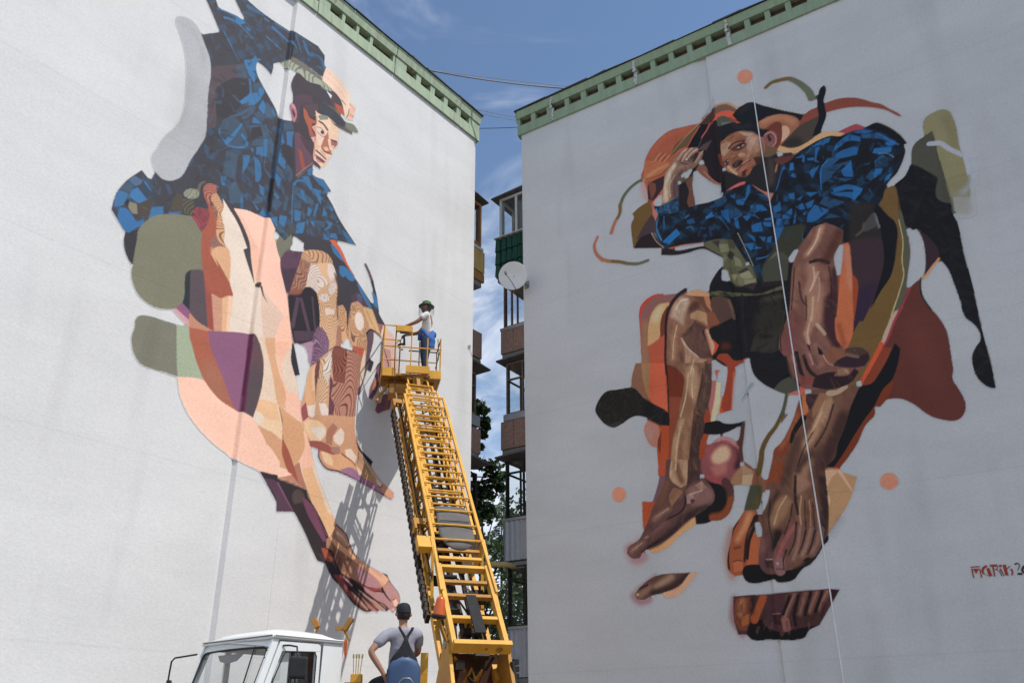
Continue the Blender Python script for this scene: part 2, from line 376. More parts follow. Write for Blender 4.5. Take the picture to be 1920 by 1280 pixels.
def glass_mat():
    m = bpy.data.materials.new('window glass'); m.use_nodes = True; N, L = m.node_tree.nodes, m.node_tree.links
    N.remove(N['Principled BSDF']); o = N['Material Output']
    t = N.new('ShaderNodeBsdfTransparent'); t.inputs[0].default_value = (.82, .86, .87, 1); gl = N.new('ShaderNodeBsdfGlossy'); gl.inputs['Roughness'].default_value = .02
    lw = N.new('ShaderNodeLayerWeight'); lw.inputs['Blend'].default_value = .5; pw = N.new('ShaderNodeMath'); pw.operation = 'POWER'; pw.inputs[1].default_value = 4; L.new(lw.outputs['Facing'], pw.inputs[0]); fr = N.new('ShaderNodeMath'); fr.operation = 'MULTIPLY_ADD'; fr.inputs[1].default_value = .7; fr.inputs[2].default_value = .10; L.new(pw.outputs[0], fr.inputs[0]); mx = N.new('ShaderNodeMixShader')
    L.new(fr.outputs[0], mx.inputs[0]); L.new(t.outputs[0], mx.inputs[1]); L.new(gl.outputs[0], mx.inputs[2]); L.new(mx.outputs[0], o.inputs['Surface'])
    MATS['glass'] = m; return m
M_GLASS = glass_mat()
class Side:
    """balcony frame on the hidden flank of a building: o outwards from the flank, s back from the corner, z up"""
    def __init__(s, W_): s.W = W_
    def P(s, o, b, z): return s.W.P(-o, z, -b)
    def box(s, m, o0, o1, b0, b1, z0, z1):
        m.hull([s.P(o0, b0, z0), s.P(o1, b0, z0), s.P(o1, b1, z0), s.P(o0, b1, z0), s.P(o0, b0, z1), s.P(o1, b0, z1), s.P(o1, b1, z1), s.P(o0, b1, z1)]); return m
SR, SL = Side(WR), Side(WL); BS = .45; BE = 3.2
def balcony(side, root, floor_z, o, parapet=None, glaze=None, roof=None, strip=None):
    m = MB(); side.box(m, 0, o - .03, BS + .02, BE - .02, floor_z - .14, floor_z); bal = under(root, m.build('balcony', M_CONC))
    def sub(name, m, mt): return link2(name, m, mt, bal)
    if parapet:
        kind, z0, z1, po = parapet
        if kind in ('pebble', 'ply'):
            mt = M_PEBBLE if kind == 'pebble' else M_PLY
            cut = [(.0, po)] if kind == 'ply' else [(.0, po * .62), (po * .62 + .012, po)]
            for a, b in cut:
                m = MB(); side.box(m, a, b, BS, BS + .06, z0, z1); sub('parapet_panel', m, mt)
            m = MB(); side.box(m, po - .06, po, BS + .061, BE, z0, z1); sub('parapet_panel', m, mt)
        elif kind == 'corr':
            n = 26; m = MB(); rows = []
            for z in (z0, z1): rows.append([side.P(po * k / n, BS + (.0 if k % 4 in (0, 1) else .03), z) for k in range(n + 1)])
            m.grid(rows); rows = []
            for z in (z0, z1): rows.append([side.P(po - (.0 if k % 4 in (0, 1) else .03), BS + (BE - BS) * k / 90, z) for k in range(91)])
            m.grid(rows); sub('corrugated_cladding', m, M_CORR)
            m = MB(); side.box(m, -.0, po + .015, BS - .015, BS + .04, z1 + .002, z1 + .06); sub('capping', m, M_TIN)
        elif kind == 'tile':
            n = 60; m = MB(); rows = []; zz = []; steps = 3
            for i in range(steps):
                za, zb = z1 - (z1 - z0) * i / steps, z1 - (z1 - z0) * (i + 1) / steps
                zz += [(za, .0), (zb + .002, .035)]
            for z, pr in zz:
                rows.append([side.P(po * k / n, BS - pr - .028 * math.sin(k / n * 2 * pi * 6.5), z - .02 * abs(math.sin(k / n * pi * 6.5))) for k in range(n + 1)])
            m.grid(rows); sub('tile_sheet_cladding', m, M_TILE)
            m = MB(); side.box(m, po - .03, po, BS + .02, BE, z0, z1); sub('tile_sheet_cladding', m, M_TILE)
            m = MB(); side.box(m, .0, po + .03, BS - .06, BS + .06, z1 + .006, z1 + .03); sub('capping', m, M_PVC)
    if strip:
        z0, z1, so, mt = strip; m = MB(); side.box(m, 0, so, BS - .01, BS + .05, z0, z1); side.box(m, so - .05, so, BS + .051, BE, z0, z1); sub('sill', m, mt)
    if glaze:
        kind, z0, z1, go = glaze
        mt = {'pvc': M_PVC, 'old': M_OLDWOOD, 'wood': M_WOOD, 'dark': M_DARKFRAME, 'white': M_OLDWOOD}[kind]; t = .07 if kind in ('pvc', 'wood') else .04
        vs = {'pvc': [.0, go * .52, go], 'old': [0, go * .46, go], 'wood': [0, go], 'dark': [0, go * .45, go], 'white': [.0, go * .76, go]}[kind]
        hs = {'pvc': [z0, z1], 'old': [z0, z0 + (z1 - z0) * .68, z1], 'wood': [z0, z1], 'dark': [z0, z0 + (z1 - z0) * .78, z1], 'white': [z0, z1]}[kind]
        m = MB()
        for v in vs: side.box(m, max(v - t, 0), max(v, t), BS + .01, BS + .06, z0, z1)
        for h in hs: side.box(m, .001, go - .001, BS + .012, BS + .058, h - t / 2, h + t / 2)
        nb = 5
        for k in range(nb + 1):
            b = BS + .08 + (BE - BS - .12) * k / nb; side.box(m, go - t, go, b, b + t, z0, z1)
        for h in hs: side.box(m, go - t + .002, go - .002, BS + .061, BE, h - t / 2, h + t / 2)
        fr = sub('window_frame', m, mt)
        for a, b in zip(vs, vs[1:]):
            for h0, h1 in zip(hs, hs[1:]):
                m = MB(); m.poly([side.P(max(a, .0), BS + .03, h0 + t / 2), side.P(b - t, BS + .03, h0 + t / 2), side.P(b - t, BS + .03, h1 - t / 2), side.P(max(a, .0), BS + .03, h1 - t / 2)]); sub('pane', m, M_GLASS)
        if kind == 'pvc':
            m = MB(); m.grid([[side.P(.02 + .86 * go * k / 24 + .0, BS + .16 + .03 * math.sin(k * 1.7), z) for k in range(0, 17)] for z in (z0, z1 - .1)]); sub('curtain', m, M_CURTAIN)
    if roof:
        zr, ro, drop, mt = roof; m = MB(); m.hull([side.P(-.02, BS - .12, zr), side.P(ro, BS - .12, zr - drop), side.P(ro, BE, zr - drop), side.P(-.02, BE, zr), side.P(-.02, BS - .12, zr + .04), side.P(ro, BS - .12, zr - drop + .035), side.P(ro, BE, zr - drop + .035), side.P(-.02, BE, zr + .04)]); sub('balcony_roof', m, mt)
    return bal
def link2(name, m, mt, parent):
    o = m.build(name, mt); o.parent = parent
    return o
M_RUSTROOF = mat('weathered roof sheet', (0.17, 0.16, 0.155), 0.75, metal=.3, var=0.3, dirt=(.16, .08, .04), dirt_amt=.45, dirt_scale=5)
balcony(SR, B_R, 12.36, 1.12, ('tile', 12.36, 13.50, 1.14), ('pvc', 13.54, 14.70, 1.03), (14.79, 1.22, .06, M_RUSTROOF))
balcony(SR, B_R, 10.15, .98, ('pebble', 10.17, 10.80, .98), ('white', 10.88, 12.1, .90), None, (10.80, 10.87, 1.0, M_TIN))
balcony(SR, B_R, 7.70, .98, ('pebble', 7.72, 8.40, .98), ('old', 8.58, 9.86, .83), (9.99, 1.05, .05, M_RUSTROOF), (8.41, 8.57, .90, M_TIN))
balcony(SR, B_R, 5.10, .92, ('corr', 5.14, 6.02, .90), ('dark', 6.09, 7.42, .86), (7.56, 1.08, .06, M_RUSTROOF))
balcony(SR, B_R, 2.7, .80, ('corr', 2.72, 3.68, .78), ('dark', 3.75, 5.0, .80))
balcony(SL, B_L, 12.15, .92, ('ply', 12.45, 13.06, .99), ('wood', 13.24, 14.46, .86), (14.66, 1.0, .10, M_RUSTROOF), (13.08, 13.16, .93, M_PVC))
balcony(SL, B_L, 10.0, .93, ('pebble', 10.03, 10.72, .91), None)
balcony(SL, B_L, 7.60, .90, ('pebble', 7.60, 8.20, .90), ('old', 8.56, 9.58, .72), (9.86, 1.12, .10, M_RUSTROOF), (8.26, 8.52, .86, M_TIN))
balcony(SL, B_L, 5.2, .90, ('pebble', 5.2, 5.9, .9), ('dark', 5.95, 7.1, .8), (7.46, 1.16, .08, M_RUSTROOF))
# dim rooms behind the lowest glazing
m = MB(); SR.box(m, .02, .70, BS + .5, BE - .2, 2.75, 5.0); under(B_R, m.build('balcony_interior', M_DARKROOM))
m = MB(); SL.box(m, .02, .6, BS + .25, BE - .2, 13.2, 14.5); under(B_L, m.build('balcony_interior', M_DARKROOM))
# wood beams under the plywood balcony
m = MB(); SL.box(m, 0, .97, BS - .01, BS + .05, 12.17, 12.40); SL.box(m, .3, .42, BS + .06, BS + .12, 12.0, 12.16); under(B_L, m.build('beam', M_WOOD))
# ------------------------------------------------------------------ mural painting: shapes traced from the photograph, in wall metres
def box1(a, r, ax):
    if r < 1: return a
    pad = [(0, 0), (0, 0)]; pad[ax] = (r + 1, r)
    c = np.cumsum(np.pad(a, pad, mode='edge'), axis=ax)
    n = a.shape[ax]; w = 2 * r + 1
    if ax == 0: return (c[w:w + n] - c[:n]) / w
    return (c[:, w:w + n] - c[:, :n]) / w
class Paint:
    def __init__(s, wall, u0, u1, v0, v1, gain, crops, cell=0.015, mpp=0.0125):
        global CELL
        CELL = cell; s.mpp = mpp; s.pivot = .5; s.contrast = 0.08; s.sat = .97; s.softness = 1.0
        s.wl = wall; s.u0, s.v0 = u0, v0; s.W = int((u1 - u0) / CELL); s.H = int((v1 - v0) / CELL)
        s.col = np.zeros((s.H, s.W, 3), np.float32); s.a = np.zeros((s.H, s.W), np.float32); s.part = np.zeros((s.H, s.W), np.int16)
        s.names = ['']; s.cur = 0; s.gain = np.array(gain, np.float32); s.crops = crops; s.masks = {}; s.rs = np.random.RandomState(3)
    def on(s, name):
        if name not in s.names: s.names.append(name)
        s.cur = s.names.index(name)
    def pts(s, txt):
        out = []; k = None
        for t in txt.split():
            if ':' in t: c, t = t.split(':'); k = s.crops[c]
            x, y = t.split(','); x, y = float(x) / k[2] + k[0], float(y) / k[2] + k[1]
            u, v = s.wl.trace(x, y)
            out.append(((u - s.u0) / CELL, (v - s.v0) / CELL))
        s.px = 1.0 / k[2]
        return np.array(out)
    def scale(s):
        return s.px * s.mpp / CELL      # zoomed pixel -> cells
    @staticmethod
    def curve(p, closed=True, sharp=52, n=5):
        m = len(p); out = []
        T = np.zeros_like(p); S = np.zeros(m, bool)
        for i in range(m):
            a, b, c = p[(i - 1) % m], p[i], p[(i + 1) % m]
            if not closed and i in (0, m - 1): S[i] = True; continue
            d1, d2 = b - a, c - b; l1, l2 = np.hypot(*d1) + 1e-6, np.hypot(*d2) + 1e-6
            ang = degrees(math.acos(max(-1, min(1, float(d1 @ d2) / l1 / l2))))
            if ang > sharp: S[i] = True
            else: T[i] = (d1 / l1 + d2 / l2) / 2
        for i in range(m if closed else m - 1):
            a, b = p[i], p[(i + 1) % m]; d = b - a; l = np.hypot(*d)
            m1 = d if S[i] else T[i] * l; m2 = d if S[(i + 1) % m] else T[(i + 1) % m] * l
            k = n if l > 3 else 2
            for t in np.linspace(0, 1, k, endpoint=False):
                h = t * t * t; q = t * t
                out.append((2 * h - 3 * q + 1) * a + (h - 2 * q + t) * m1 + (-2 * h + 3 * q) * b + (h - q) * m2)
        if not closed: out.append(p[-1])
        return np.array(out)
    def raster(s, p, soft):
        r = int(math.ceil(soft)) ; pad = 3 + 2 * r
        x0, y0 = np.floor(p.min(0)).astype(int) - pad; x1, y1 = np.ceil(p.max(0)).astype(int) + pad
        x0, y0 = max(x0, 0), max(y0, 0); x1, y1 = min(x1, s.W), min(y1, s.H)
        if x1 - x0 < 2 or y1 - y0 < 2: return None
        w, h = x1 - x0, y1 - y0
        SS = 2 if soft < 1 else 1
        diff = np.zeros((h * SS, w * SS + 2), np.int32)
        q = (p - (x0, y0)) * SS
        a, b = q, np.roll(q, -1, 0)
        for (ax, ay), (bx, by) in zip(a, b):
            if ay == by: continue
            if ay > by: ax, ay, bx, by = bx, by, ax, ay
            r0, r1 = max(int(math.ceil(ay - 0.5)), 0), min(int(math.ceil(by - 0.5)), h * SS)
            if r1 <= r0: continue
            rows = np.arange(r0, r1); xc = ax + (rows + 0.5 - ay) / (by - ay) * (bx - ax)
            xi = np.clip(np.ceil(xc - 0.5), 0, w * SS).astype(int)
            np.add.at(diff, (rows, xi), 1)
        m = (np.cumsum(diff, 1)[:, :w * SS] % 2).astype(np.float32)
        if SS == 2: m = m.reshape(h, 2, w, 2).mean((1, 3))
        if soft >= 1:
            for _ in range(2): m = box1(box1(m, r, 0), r, 1)
        return m, (y0, y1, x0, x1)
    def lay(s, m, bb, col, a, keep=False):
        y0, y1, x0, x1 = bb
        c = np.array(col, np.float32) * s.gain if not isinstance(col, np.ndarray) else col
        m = m * a; A = s.a[y0:y1, x0:x1]; na = m + A * (1 - m)
        f = np.where(na > 1e-4, m / np.maximum(na, 1e-4), 0)[..., None]
        s.col[y0:y1, x0:x1] = s.col[y0:y1, x0:x1] * (1 - f) + c * f
        s.a[y0:y1, x0:x1] = na
        if not keep: s.part[y0:y1, x0:x1][m > 0.3] = s.cur
        else:
            P = s.part[y0:y1, x0:x1]; P[(P == 0) & (m > 0.02)] = s.cur
    def clip(s, m, bb, c):
        if c: m = m * s.masks[c][bb[0]:bb[1], bb[2]:bb[3]]
        return m
    def F(s, col, txt, soft=0, a=1.0, c=None, m=None, sharp=52, keep=False):
        p = s.pts(txt)
        if len(p) >= 3 and sharp: p = s.curve(p, True, sharp)
        r = s.raster(p, soft * s.softness * s.scale())
        if r is None: return
        k, bb = r; k = s.clip(k, bb, c)
        if m:
            full = s.masks.get(m)
            if full is None: full = np.zeros((s.H, s.W), np.float32)
            full[bb[0]:bb[1], bb[2]:bb[3]] = np.maximum(full[bb[0]:bb[1], bb[2]:bb[3]], k); s.masks[m] = full
        s.lay(k, bb, srgb(col), a, keep or soft > 0)
    def S(s, col, txt, w, w2=None, soft=0, a=1.0, c=None, keep=True, round_=True):
        """brush stroke along a smooth path, width w..w2 in zoomed pixels"""
        p = s.curve(s.pts(txt), False, 75); k = s.scale(); w2 = w if w2 is None else w2
        d = np.gradient(p, axis=0); L = np.hypot(d[:, 0], d[:, 1])[:, None] + 1e-6; nrm = np.stack([-d[:, 1], d[:, 0]], 1) / L
        t = np.linspace(0, 1, len(p))[:, None]; hw = (w + (w2 - w) * t) * k / 2
        A, B = p + nrm * hw, p - nrm * hw
        if round_:
            th = np.linspace(0, pi, 7)[1:-1]
            e = d[-1] / L[-1]; n = nrm[-1]; capE = [p[-1] + hw[-1] * (n * cos(q) + e * sin(q)) for q in th]
            e = -d[0] / L[0]; n = -nrm[0]; capS = [p[0] + hw[0] * (n * cos(q) + e * sin(q)) for q in th]
            poly = np.concatenate([A, capE, B[::-1], capS])
        else: poly = np.concatenate([A, B[::-1]])
        r = s.raster(poly, soft * s.softness * k)
        if r is None: return
        mk, bb = r; mk = s.clip(mk, bb, c); s.lay(mk, bb, srgb(col), a, keep)
    def E(s, col, txt, rx, ry, rot=0, **kw):
        """ellipse: centre, radii in zoomed pixels"""
        k, xy = txt.split(':'); x, y = map(float, xy.split(','))
        q = ' '.join('%s%.1f,%.1f' % (k + ':' if i == 0 else '', x + rx * cos(t) * cos(rot) - ry * sin(t) * sin(rot), y + rx * cos(t) * sin(rot) + ry * sin(t) * cos(rot)) for i, t in enumerate(np.linspace(0, 2 * pi, 18, endpoint=False)))
        s.F(col, q, **kw)
    def grain(s, c, col, ctr, gap, th=0.33, a=0.8, sx=1.0, sy=1.0, rot=0.0, warp=1.0, seed=0):
        """thin contour lines like wood grain, curving round a centre, inside mask c"""
        M = s.masks[c]; ys, xs = np.nonzero(M > 0.02)
        if len(xs) == 0: return
        x0, x1, y0, y1 = xs.min(), xs.max() + 1, ys.min(), ys.max() + 1
        X, Y = np.meshgrid(np.arange(x0, x1), np.arange(y0, y1))
        cx, cy = s.pts(ctr)[0]; gap = gap * s.scale() * 1.35; th = th + .03
        dx, dy = X - cx, Y - cy; cr, sr = cos(rot), sin(rot); qx, qy = (dx * cr + dy * sr) * sx, (-dx * sr + dy * cr) * sy
        rs = np.random.RandomState(seed); wob = 0
        for i in range(4):
            fx, fy = rs.uniform(-1, 1, 2) * 0.07 * (1 + i * 0.6); wob = wob + np.sin(X * fx + Y * fy + rs.uniform(0, 6)) / (1 + i * 0.7)
        f = (np.hypot(qx, qy) + wob * warp * gap * 3.2) / gap
        d = np.abs(f - np.round(f)); line = np.clip((th / 2 - d) / 0.12 + 0.5, 0, 1) * M[y0:y1, x0:x1]
        s.lay(line.astype(np.float32), (y0, y1, x0, x1), srgb(col), a, True)
    def scuff(s, c, col, n, lo, hi, a=0.5, seed=1, ang=None):
        """small dry-brush marks scattered inside mask c"""
        M = s.masks[c]; ys, xs = np.nonzero(M > 0.6); rs = np.random.RandomState(seed)
        if len(xs) == 0: return
        for _ in range(n):
            i = rs.randint(len(xs)); L = rs.uniform(lo, hi); t = (ang if ang is not None else 0) + rs.uniform(-0.5, 0.5) if ang is not None else rs.uniform(0, pi); w = L * rs.uniform(0.15, 0.5)
            e = np.array([cos(t), sin(t)]); n_ = np.array([-e[1], e[0]]); p = np.array([xs[i], ys[i]], float)
            q = np.array([p - e * L / 2 - n_ * w * rs.uniform(.2, .6), p + e * L / 2 - n_ * w * rs.uniform(.1, .6), p + e * L / 2 * rs.uniform(.6, 1) + n_ * w * rs.uniform(.2, .6), p - e * L / 2 * rs.uniform(.6, 1) + n_ * w * rs.uniform(.2, .6)])
            r = s.raster(q, 0)
            if r is None: continue
            k, bb = r; k = s.clip(k, bb, c); s.lay(k, bb, srgb(col), a * rs.uniform(0.5, 1), True)
    def plaid(s, c, mid, hi, cell, ang, a=.8, seed=0, warp=1.0):
        """soft woven checks that bend with the folds, inside mask c"""
        M = s.masks[c]; ys, xs = np.nonzero(M > 0.02); x0, x1, y0, y1 = xs.min(), xs.max() + 1, ys.min(), ys.max() + 1
        X, Y = np.meshgrid(np.arange(x0, x1) * CELL, np.arange(y0, y1) * CELL); rs = np.random.RandomState(seed)
        for k in range(3):
            f = 1.1 * (k + 1); p1, p2 = rs.uniform(0, 6, 2); d = .22 * warp / (k + 1)
            X, Y = X + d * np.sin(f * Y + p1 + .6 * X), Y + d * np.sin(f * X + p2 - .5 * Y)
        u, v = (X * cos(ang) + Y * sin(ang)) / cell, (-X * sin(ang) + Y * cos(ang)) / cell
        def tri(t): return np.clip((np.abs((t % 2) - 1) - .5) / .09 + .5, 0, 1)
        A, B = tri(u), tri(v); iu, iv = np.floor(u).astype(int), np.floor(v).astype(int)
        h = ((iu * 73856093) ^ (iv * 19349663)) % 1000 / 1000.0; g = ((iu // 5 * 83492791) ^ (iv // 5 * 2971215)) % 1000 / 1000.0
        dry = .5 + .5 * np.sin(X * 41 + 7 * np.sin(Y * 9)) * np.sin(Y * 37 + 5 * np.sin(X * 11)); dry = .62 + .38 * dry
        m1 = np.maximum(A, B) * M[y0:y1, x0:x1] * dry * np.clip(.35 + .9 * h, 0, 1); m2 = A * B * M[y0:y1, x0:x1] * (h > .18) * np.clip(.5 + .6 * g, 0, 1)
        s.lay((m1 * a).astype(np.float32), (y0, y1, x0, x1), srgb(mid), 1.0, True); s.lay((m2 * a).astype(np.float32), (y0, y1, x0, x1), srgb(hi), 1.0, True)
    def close_gaps(s, r):
        """brush over the hairline gaps between neighbouring shapes"""
        m = (s.a > 0.55).astype(np.float32); w = 2 * r + 1
        d = (box1(box1(m, r, 0), r, 1) > 1e-3).astype(np.float32)
        e = box1(box1(d, r, 0), r, 1) > 0.999
        need = e & (m < 0.5)
        k = box1(box1(m, r + 2, 0), r + 2, 1)
        for ch in range(3):
            q = box1(box1(s.col[..., ch] * m, r + 2, 0), r + 2, 1) / np.maximum(k, 1e-4)
            s.col[..., ch][need] = q[need]
        s.a[need] = np.maximum(s.a[need], 0.97)
        core = box1(box1((s.a > .9).astype(np.float32), 4, 0), 4, 1) > .62
        s.a[core & (s.a > .4)] = 1.0
    def mesh_parts(s, root, lift, labels):
        H, W = s.H, s.W
        use = np.zeros((H - 1, W - 1), bool); A = s.a
        use = np.maximum(np.maximum(A[:-1, :-1], A[1:, :-1]), np.maximum(A[:-1, 1:], A[1:, 1:])) > 0.05
        lab = s.part[:-1, :-1].copy()
        for sh in ((1, 0), (0, 1), (1, 1)):
            q = s.part[sh[0]:H - 1 + sh[0], sh[1]:W - 1 + sh[1]]; lab = np.where(lab == 0, q, lab)
        best = np.zeros(lab.shape, np.float32); out = lab.copy()      # tidy the borders between neighbouring parts
        for k in range(1, len(s.names)):
            q = (use & (lab == k)).astype(np.float32)
            if not q.any(): continue
            q = box1(box1(q, 5, 0), 5, 1); up = q > best; best[up] = q[up]; out[up] = k
        lab = out
        uu = s.u0 + np.arange(W) * CELL; wv = np.max([s.wl.w(uu + k * CELL * .5) for k in range(-3, 4)], axis=0) + lift
        for k, name in enumerate(s.names):
            if k == 0: continue
            sel = use & (lab == k)
            ys, xs = np.nonzero(sel)
            if len(xs) < 6: continue
            a = ys * W + xs; quads = np.stack([a, a + 1, a + W + 1, a + W], 1)
            ids, inv = np.unique(quads, return_inverse=True); quads = inv.reshape(quads.shape)
            iy, ix = ids // W, ids % W
            co = s.wl.o[None] + s.wl.d[None] * uu[ix][:, None] + s.wl.n[None] * wv[ix][:, None]; co = co.copy(); co[:, 2] += s.v0 + iy * CELL
            me = bpy.data.meshes.new(name); nv, nf = len(co), len(quads)
            me.vertices.add(nv); me.vertices.foreach_set('co', co.astype(np.float32).ravel())
            n = np.cross(s.wl.d, (0, 0, 1))
            if n @ s.wl.n < 0: quads = quads[:, ::-1]
            me.loops.add(nf * 4); me.loops.foreach_set('vertex_index', np.ascontiguousarray(quads).astype(np.int32).ravel())
            me.polygons.add(nf); me.polygons.foreach_set('loop_start', np.arange(0, nf * 4, 4, dtype=np.int32))
            me.polygons.foreach_set('loop_total', np.full(nf, 4, np.int32))
            me.update(); me.validate()
            at_ = me.color_attributes.new('pigment', 'FLOAT_COLOR', 'POINT')
            pc = s.col[iy, ix]; lum = (pc @ np.array((.3, .6, .1), np.float32))[:, None]; pc = lum + (pc - lum) * s.sat; pc = pc * np.clip(pc / s.pivot, .05, 1.6) ** s.contrast
            rgba = np.concatenate([np.clip(pc, 0, 1), s.a[iy, ix][:, None]], 1).astype(np.float32)
            at_.data.foreach_set('color', rgba.ravel())
            nm = name.split('#')[0]
            o = link(nm, me, root, M_MURAL)
            if name in labels: o['label'] = labels[name]
GAIN_L = (1.0, 1.0, 1.0)

# ------------------------------------------------------------------ left mural
CL = dict(A=(360, 0, 5.818), B=(200, 0, 3.688), C=(400, 180, 6.4), D=(190, 300, 6.4), E=(400, 360, 6.4), F=(220, 480, 6.4),
          G=(470, 460, 6.4), H=(300, 640, 6.4), I=(520, 640, 7.664), J=(400, 780, 5.333), K=(500, 920, 5.333), L=(520, 110, 5.82), M=(680, 560, 5.817))
p = Paint(WL, 1.6, 9.6, 2.6, 17.0, GAIN_L, CL)
F, S, E, on = p.F, p.S, p.E, p.on
DK, B1, B2 = '47454b', '417ba8', '4a6074'
# --- shirt
on('painted_shirt')
F(DK, 'A:125,-60 210,130 300,348 100,375 160,540 190,700 195,800 180,1000 150,1280 B:700,500 690,850 640,1010 560,1120 420,1240 330,1190 300,1243 D:580,240 480,115 300,240 170,400 115,590 180,700 280,860 265,930 270,1050 310,1170 360,1250 430,870 640,660 1090,660 1400,500 1500,700 E:240,190 330,350 730,460 850,580 975,525 1090,610 1250,640 1390,570 1480,580 1710,635 1490,290 1430,160 1350,20 C:1330,1170 1410,1140 1320,1000 1180,950 1190,870 1185,830 1000,1000 980,400 940,300 800,300 780,300 750,170 660,0 A:870,1110 800,990 740,880 705,800 695,720 710,668 800,742 860,815 880,745 885,692 1030,650 1070,610 1430,835 1462,750 1440,700 1445,605 1370,500 1115,340 1085,355 620,15 560,-60 440,-60 525,120 590,240 480,170 285,85 240,-60', m='shirt', sharp=35)
p.plaid('shirt', '40566b', '43749c', .17, .5, .30, 3)
F(DK, 'A:110,375 300,345 520,680 560,900 420,1290 150,1290', soft=20, a=.85, c='shirt'); F(DK, 'D:600,180 1380,0 1390,640 640,660', soft=14, a=.85, c='shirt')
F('3c3a3f', 'D:360,1250 310,1170 270,1050 265,930 280,860 440,830 420,1000')
F('5f5256', 'B:718,478 885,445 890,510 820,560 750,610 765,700 750,880 690,885 705,600', c='shirt')
F('5a4f54', 'A:200,745 560,685 620,850 440,850 330,920 260,960 200,900', c='shirt')
F('403d42', 'A:270,960 340,900 440,855 600,870 620,980 560,1070 520,1150 440,1280 260,1280', c='shirt')
S(B1, 'A:345,345 430,510 520,680', 18, 3, c='shirt'); S(B1, 'A:280,90 360,120 470,180', 24, 10, c='shirt'); S(B1, 'A:350,190 400,200 480,240 560,310 660,420', 22, 10, c='shirt')
F(B1, 'A:480,160 590,250 510,270 470,220', c='shirt'); F(B1, 'A:570,270 640,340 600,330', c='shirt'); S(B1, 'A:600,250 690,470 740,540', 10, 4, c='shirt', a=.5)
S('456c8e', 'A:610,70 760,150', 50, 40, c='shirt', a=.9); S(B2, 'A:560,130 690,190', 14, 6, c='shirt'); S(B1, 'A:795,205 830,225', 28, 22, c='shirt', a=.8); S('47709a', 'A:880,300 960,370 1075,480', 42, 22, c='shirt'); S(B1, 'A:910,255 1070,360', 16, 8, c='shirt'); S(B1, 'A:810,395 870,450', 18, 12, c='shirt'); S(B1, 'A:910,485 965,535', 18, 12, c='shirt'); S(B2, 'A:690,310 745,350', 12, 6, c='shirt')
S(B1, 'A:1110,350 1160,470 1190,575', 16, 8, c='shirt', a=.9); S('416f97', 'A:1220,460 1270,575 1350,600 1410,650 1440,740', 44, 30, c='shirt'); S(B1, 'A:1090,460 1140,525', 20, 8, c='shirt'); S(B2, 'A:1130,365 1240,440 1340,540', 18, 8, c='shirt'); S(B1, 'A:1265,640 1270,660', 12, c='shirt'); S(B2, 'A:1380,720 1420,760', 22, c='shirt')
F(B1, 'A:560,650 650,640 690,595 700,630 760,645 710,668 698,720 703,790 720,830 670,895 640,850 605,790', c='shirt', sharp=30); F(DK, 'A:600,680 630,690 620,720', c='shirt'); F(DK, 'A:650,770 700,775 690,800', c='shirt')
F(B2, 'A:470,720 560,690 600,760 590,840 500,840', a=.7, c='shirt')
S(B1, 'A:625,860 635,950 635,1020 560,1090 530,1110', 16, 26, c='shirt'); F(B1, 'A:640,1025 710,1000 740,1070 690,1130 610,1150', c='shirt', a=.85); F(B1, 'A:720,980 770,920 785,990 745,1070', c='shirt'); F('3d76a8', 'A:770,1085 802,1150 785,1245 720,1165', c='shirt'); F(B2, 'A:650,930 760,870 790,980 740,960 690,1000', c='shirt', a=.7); F(B2, 'A:800,1110 900,1220 890,1280 800,1260', c='shirt'); F(B1, 'A:870,1180 915,1260 880,1280', c='shirt'); F(B2, 'A:600,1180 690,1120 640,1200 440,1280 430,1260', c='shirt')
for q in ('580,45 615,140 600,215 540,150', '400,0 580,0 560,40 480,110 440,60 330,100 345,50', '480,245 590,330 450,320', '590,500 650,510 640,720 600,720', '680,500 720,560 700,700 680,600', '430,610 480,630 470,680', '350,700 435,710 420,800 340,930 350,800', '480,715 560,790 570,960 540,1030 500,1020 490,800', '540,1050 610,1100 600,1200 560,1170', '80,950 150,960 130,1070 100,1060', '820,430 850,560 790,600 800,450', '870,420 960,420 975,610 940,610 880,590', '780,650 860,780 850,880 760,790', '740,920 810,990 780,1110 720,1000', '1130,880 1190,850 1170,950 1130,950', '1060,960 1140,960 1185,1090 1160,1130', '1180,950 1320,1000 1400,1150 1300,1170 1330,1110 1270,1060', '1170,1100 1290,1130 1290,1270 1250,1220', '1050,1110 1090,1140 1070,1210 1010,1190', '730,1150 790,1210 770,1240 720,1180', '510,610 590,600 600,720 510,700', '320,1170 350,1280 310,1280', '30,1060 60,1080 50,1120'):
    F(B1, 'C:' + q, c='shirt', a=.85)
for q in ('620,130 740,230 720,300 610,220', '510,110 480,190 360,290 330,270', '535,170 600,225 590,310 500,230', '430,350 640,335 670,480 590,490 560,360 440,430', '450,540 570,500 590,520 600,600 460,590', '150,650 290,690 260,1000 100,940 130,800', '860,830 910,820 950,960 915,1040 870,960', '650,520 690,500 720,640 700,740 650,730', '740,840 830,900 810,960 740,910', '970,1080 1050,1100 1000,1190 960,1180', '820,320 940,310 960,400 850,410', '620,880 690,940 680,1010', '1090,1230 1150,1200 1200,1280 1080,1280', '260,1000 320,1150 330,1280 200,1280 180,1100', '520,1190 600,1210 580,1280 460,1280'):
    F(B2, 'C:' + q, c='shirt', a=.85)
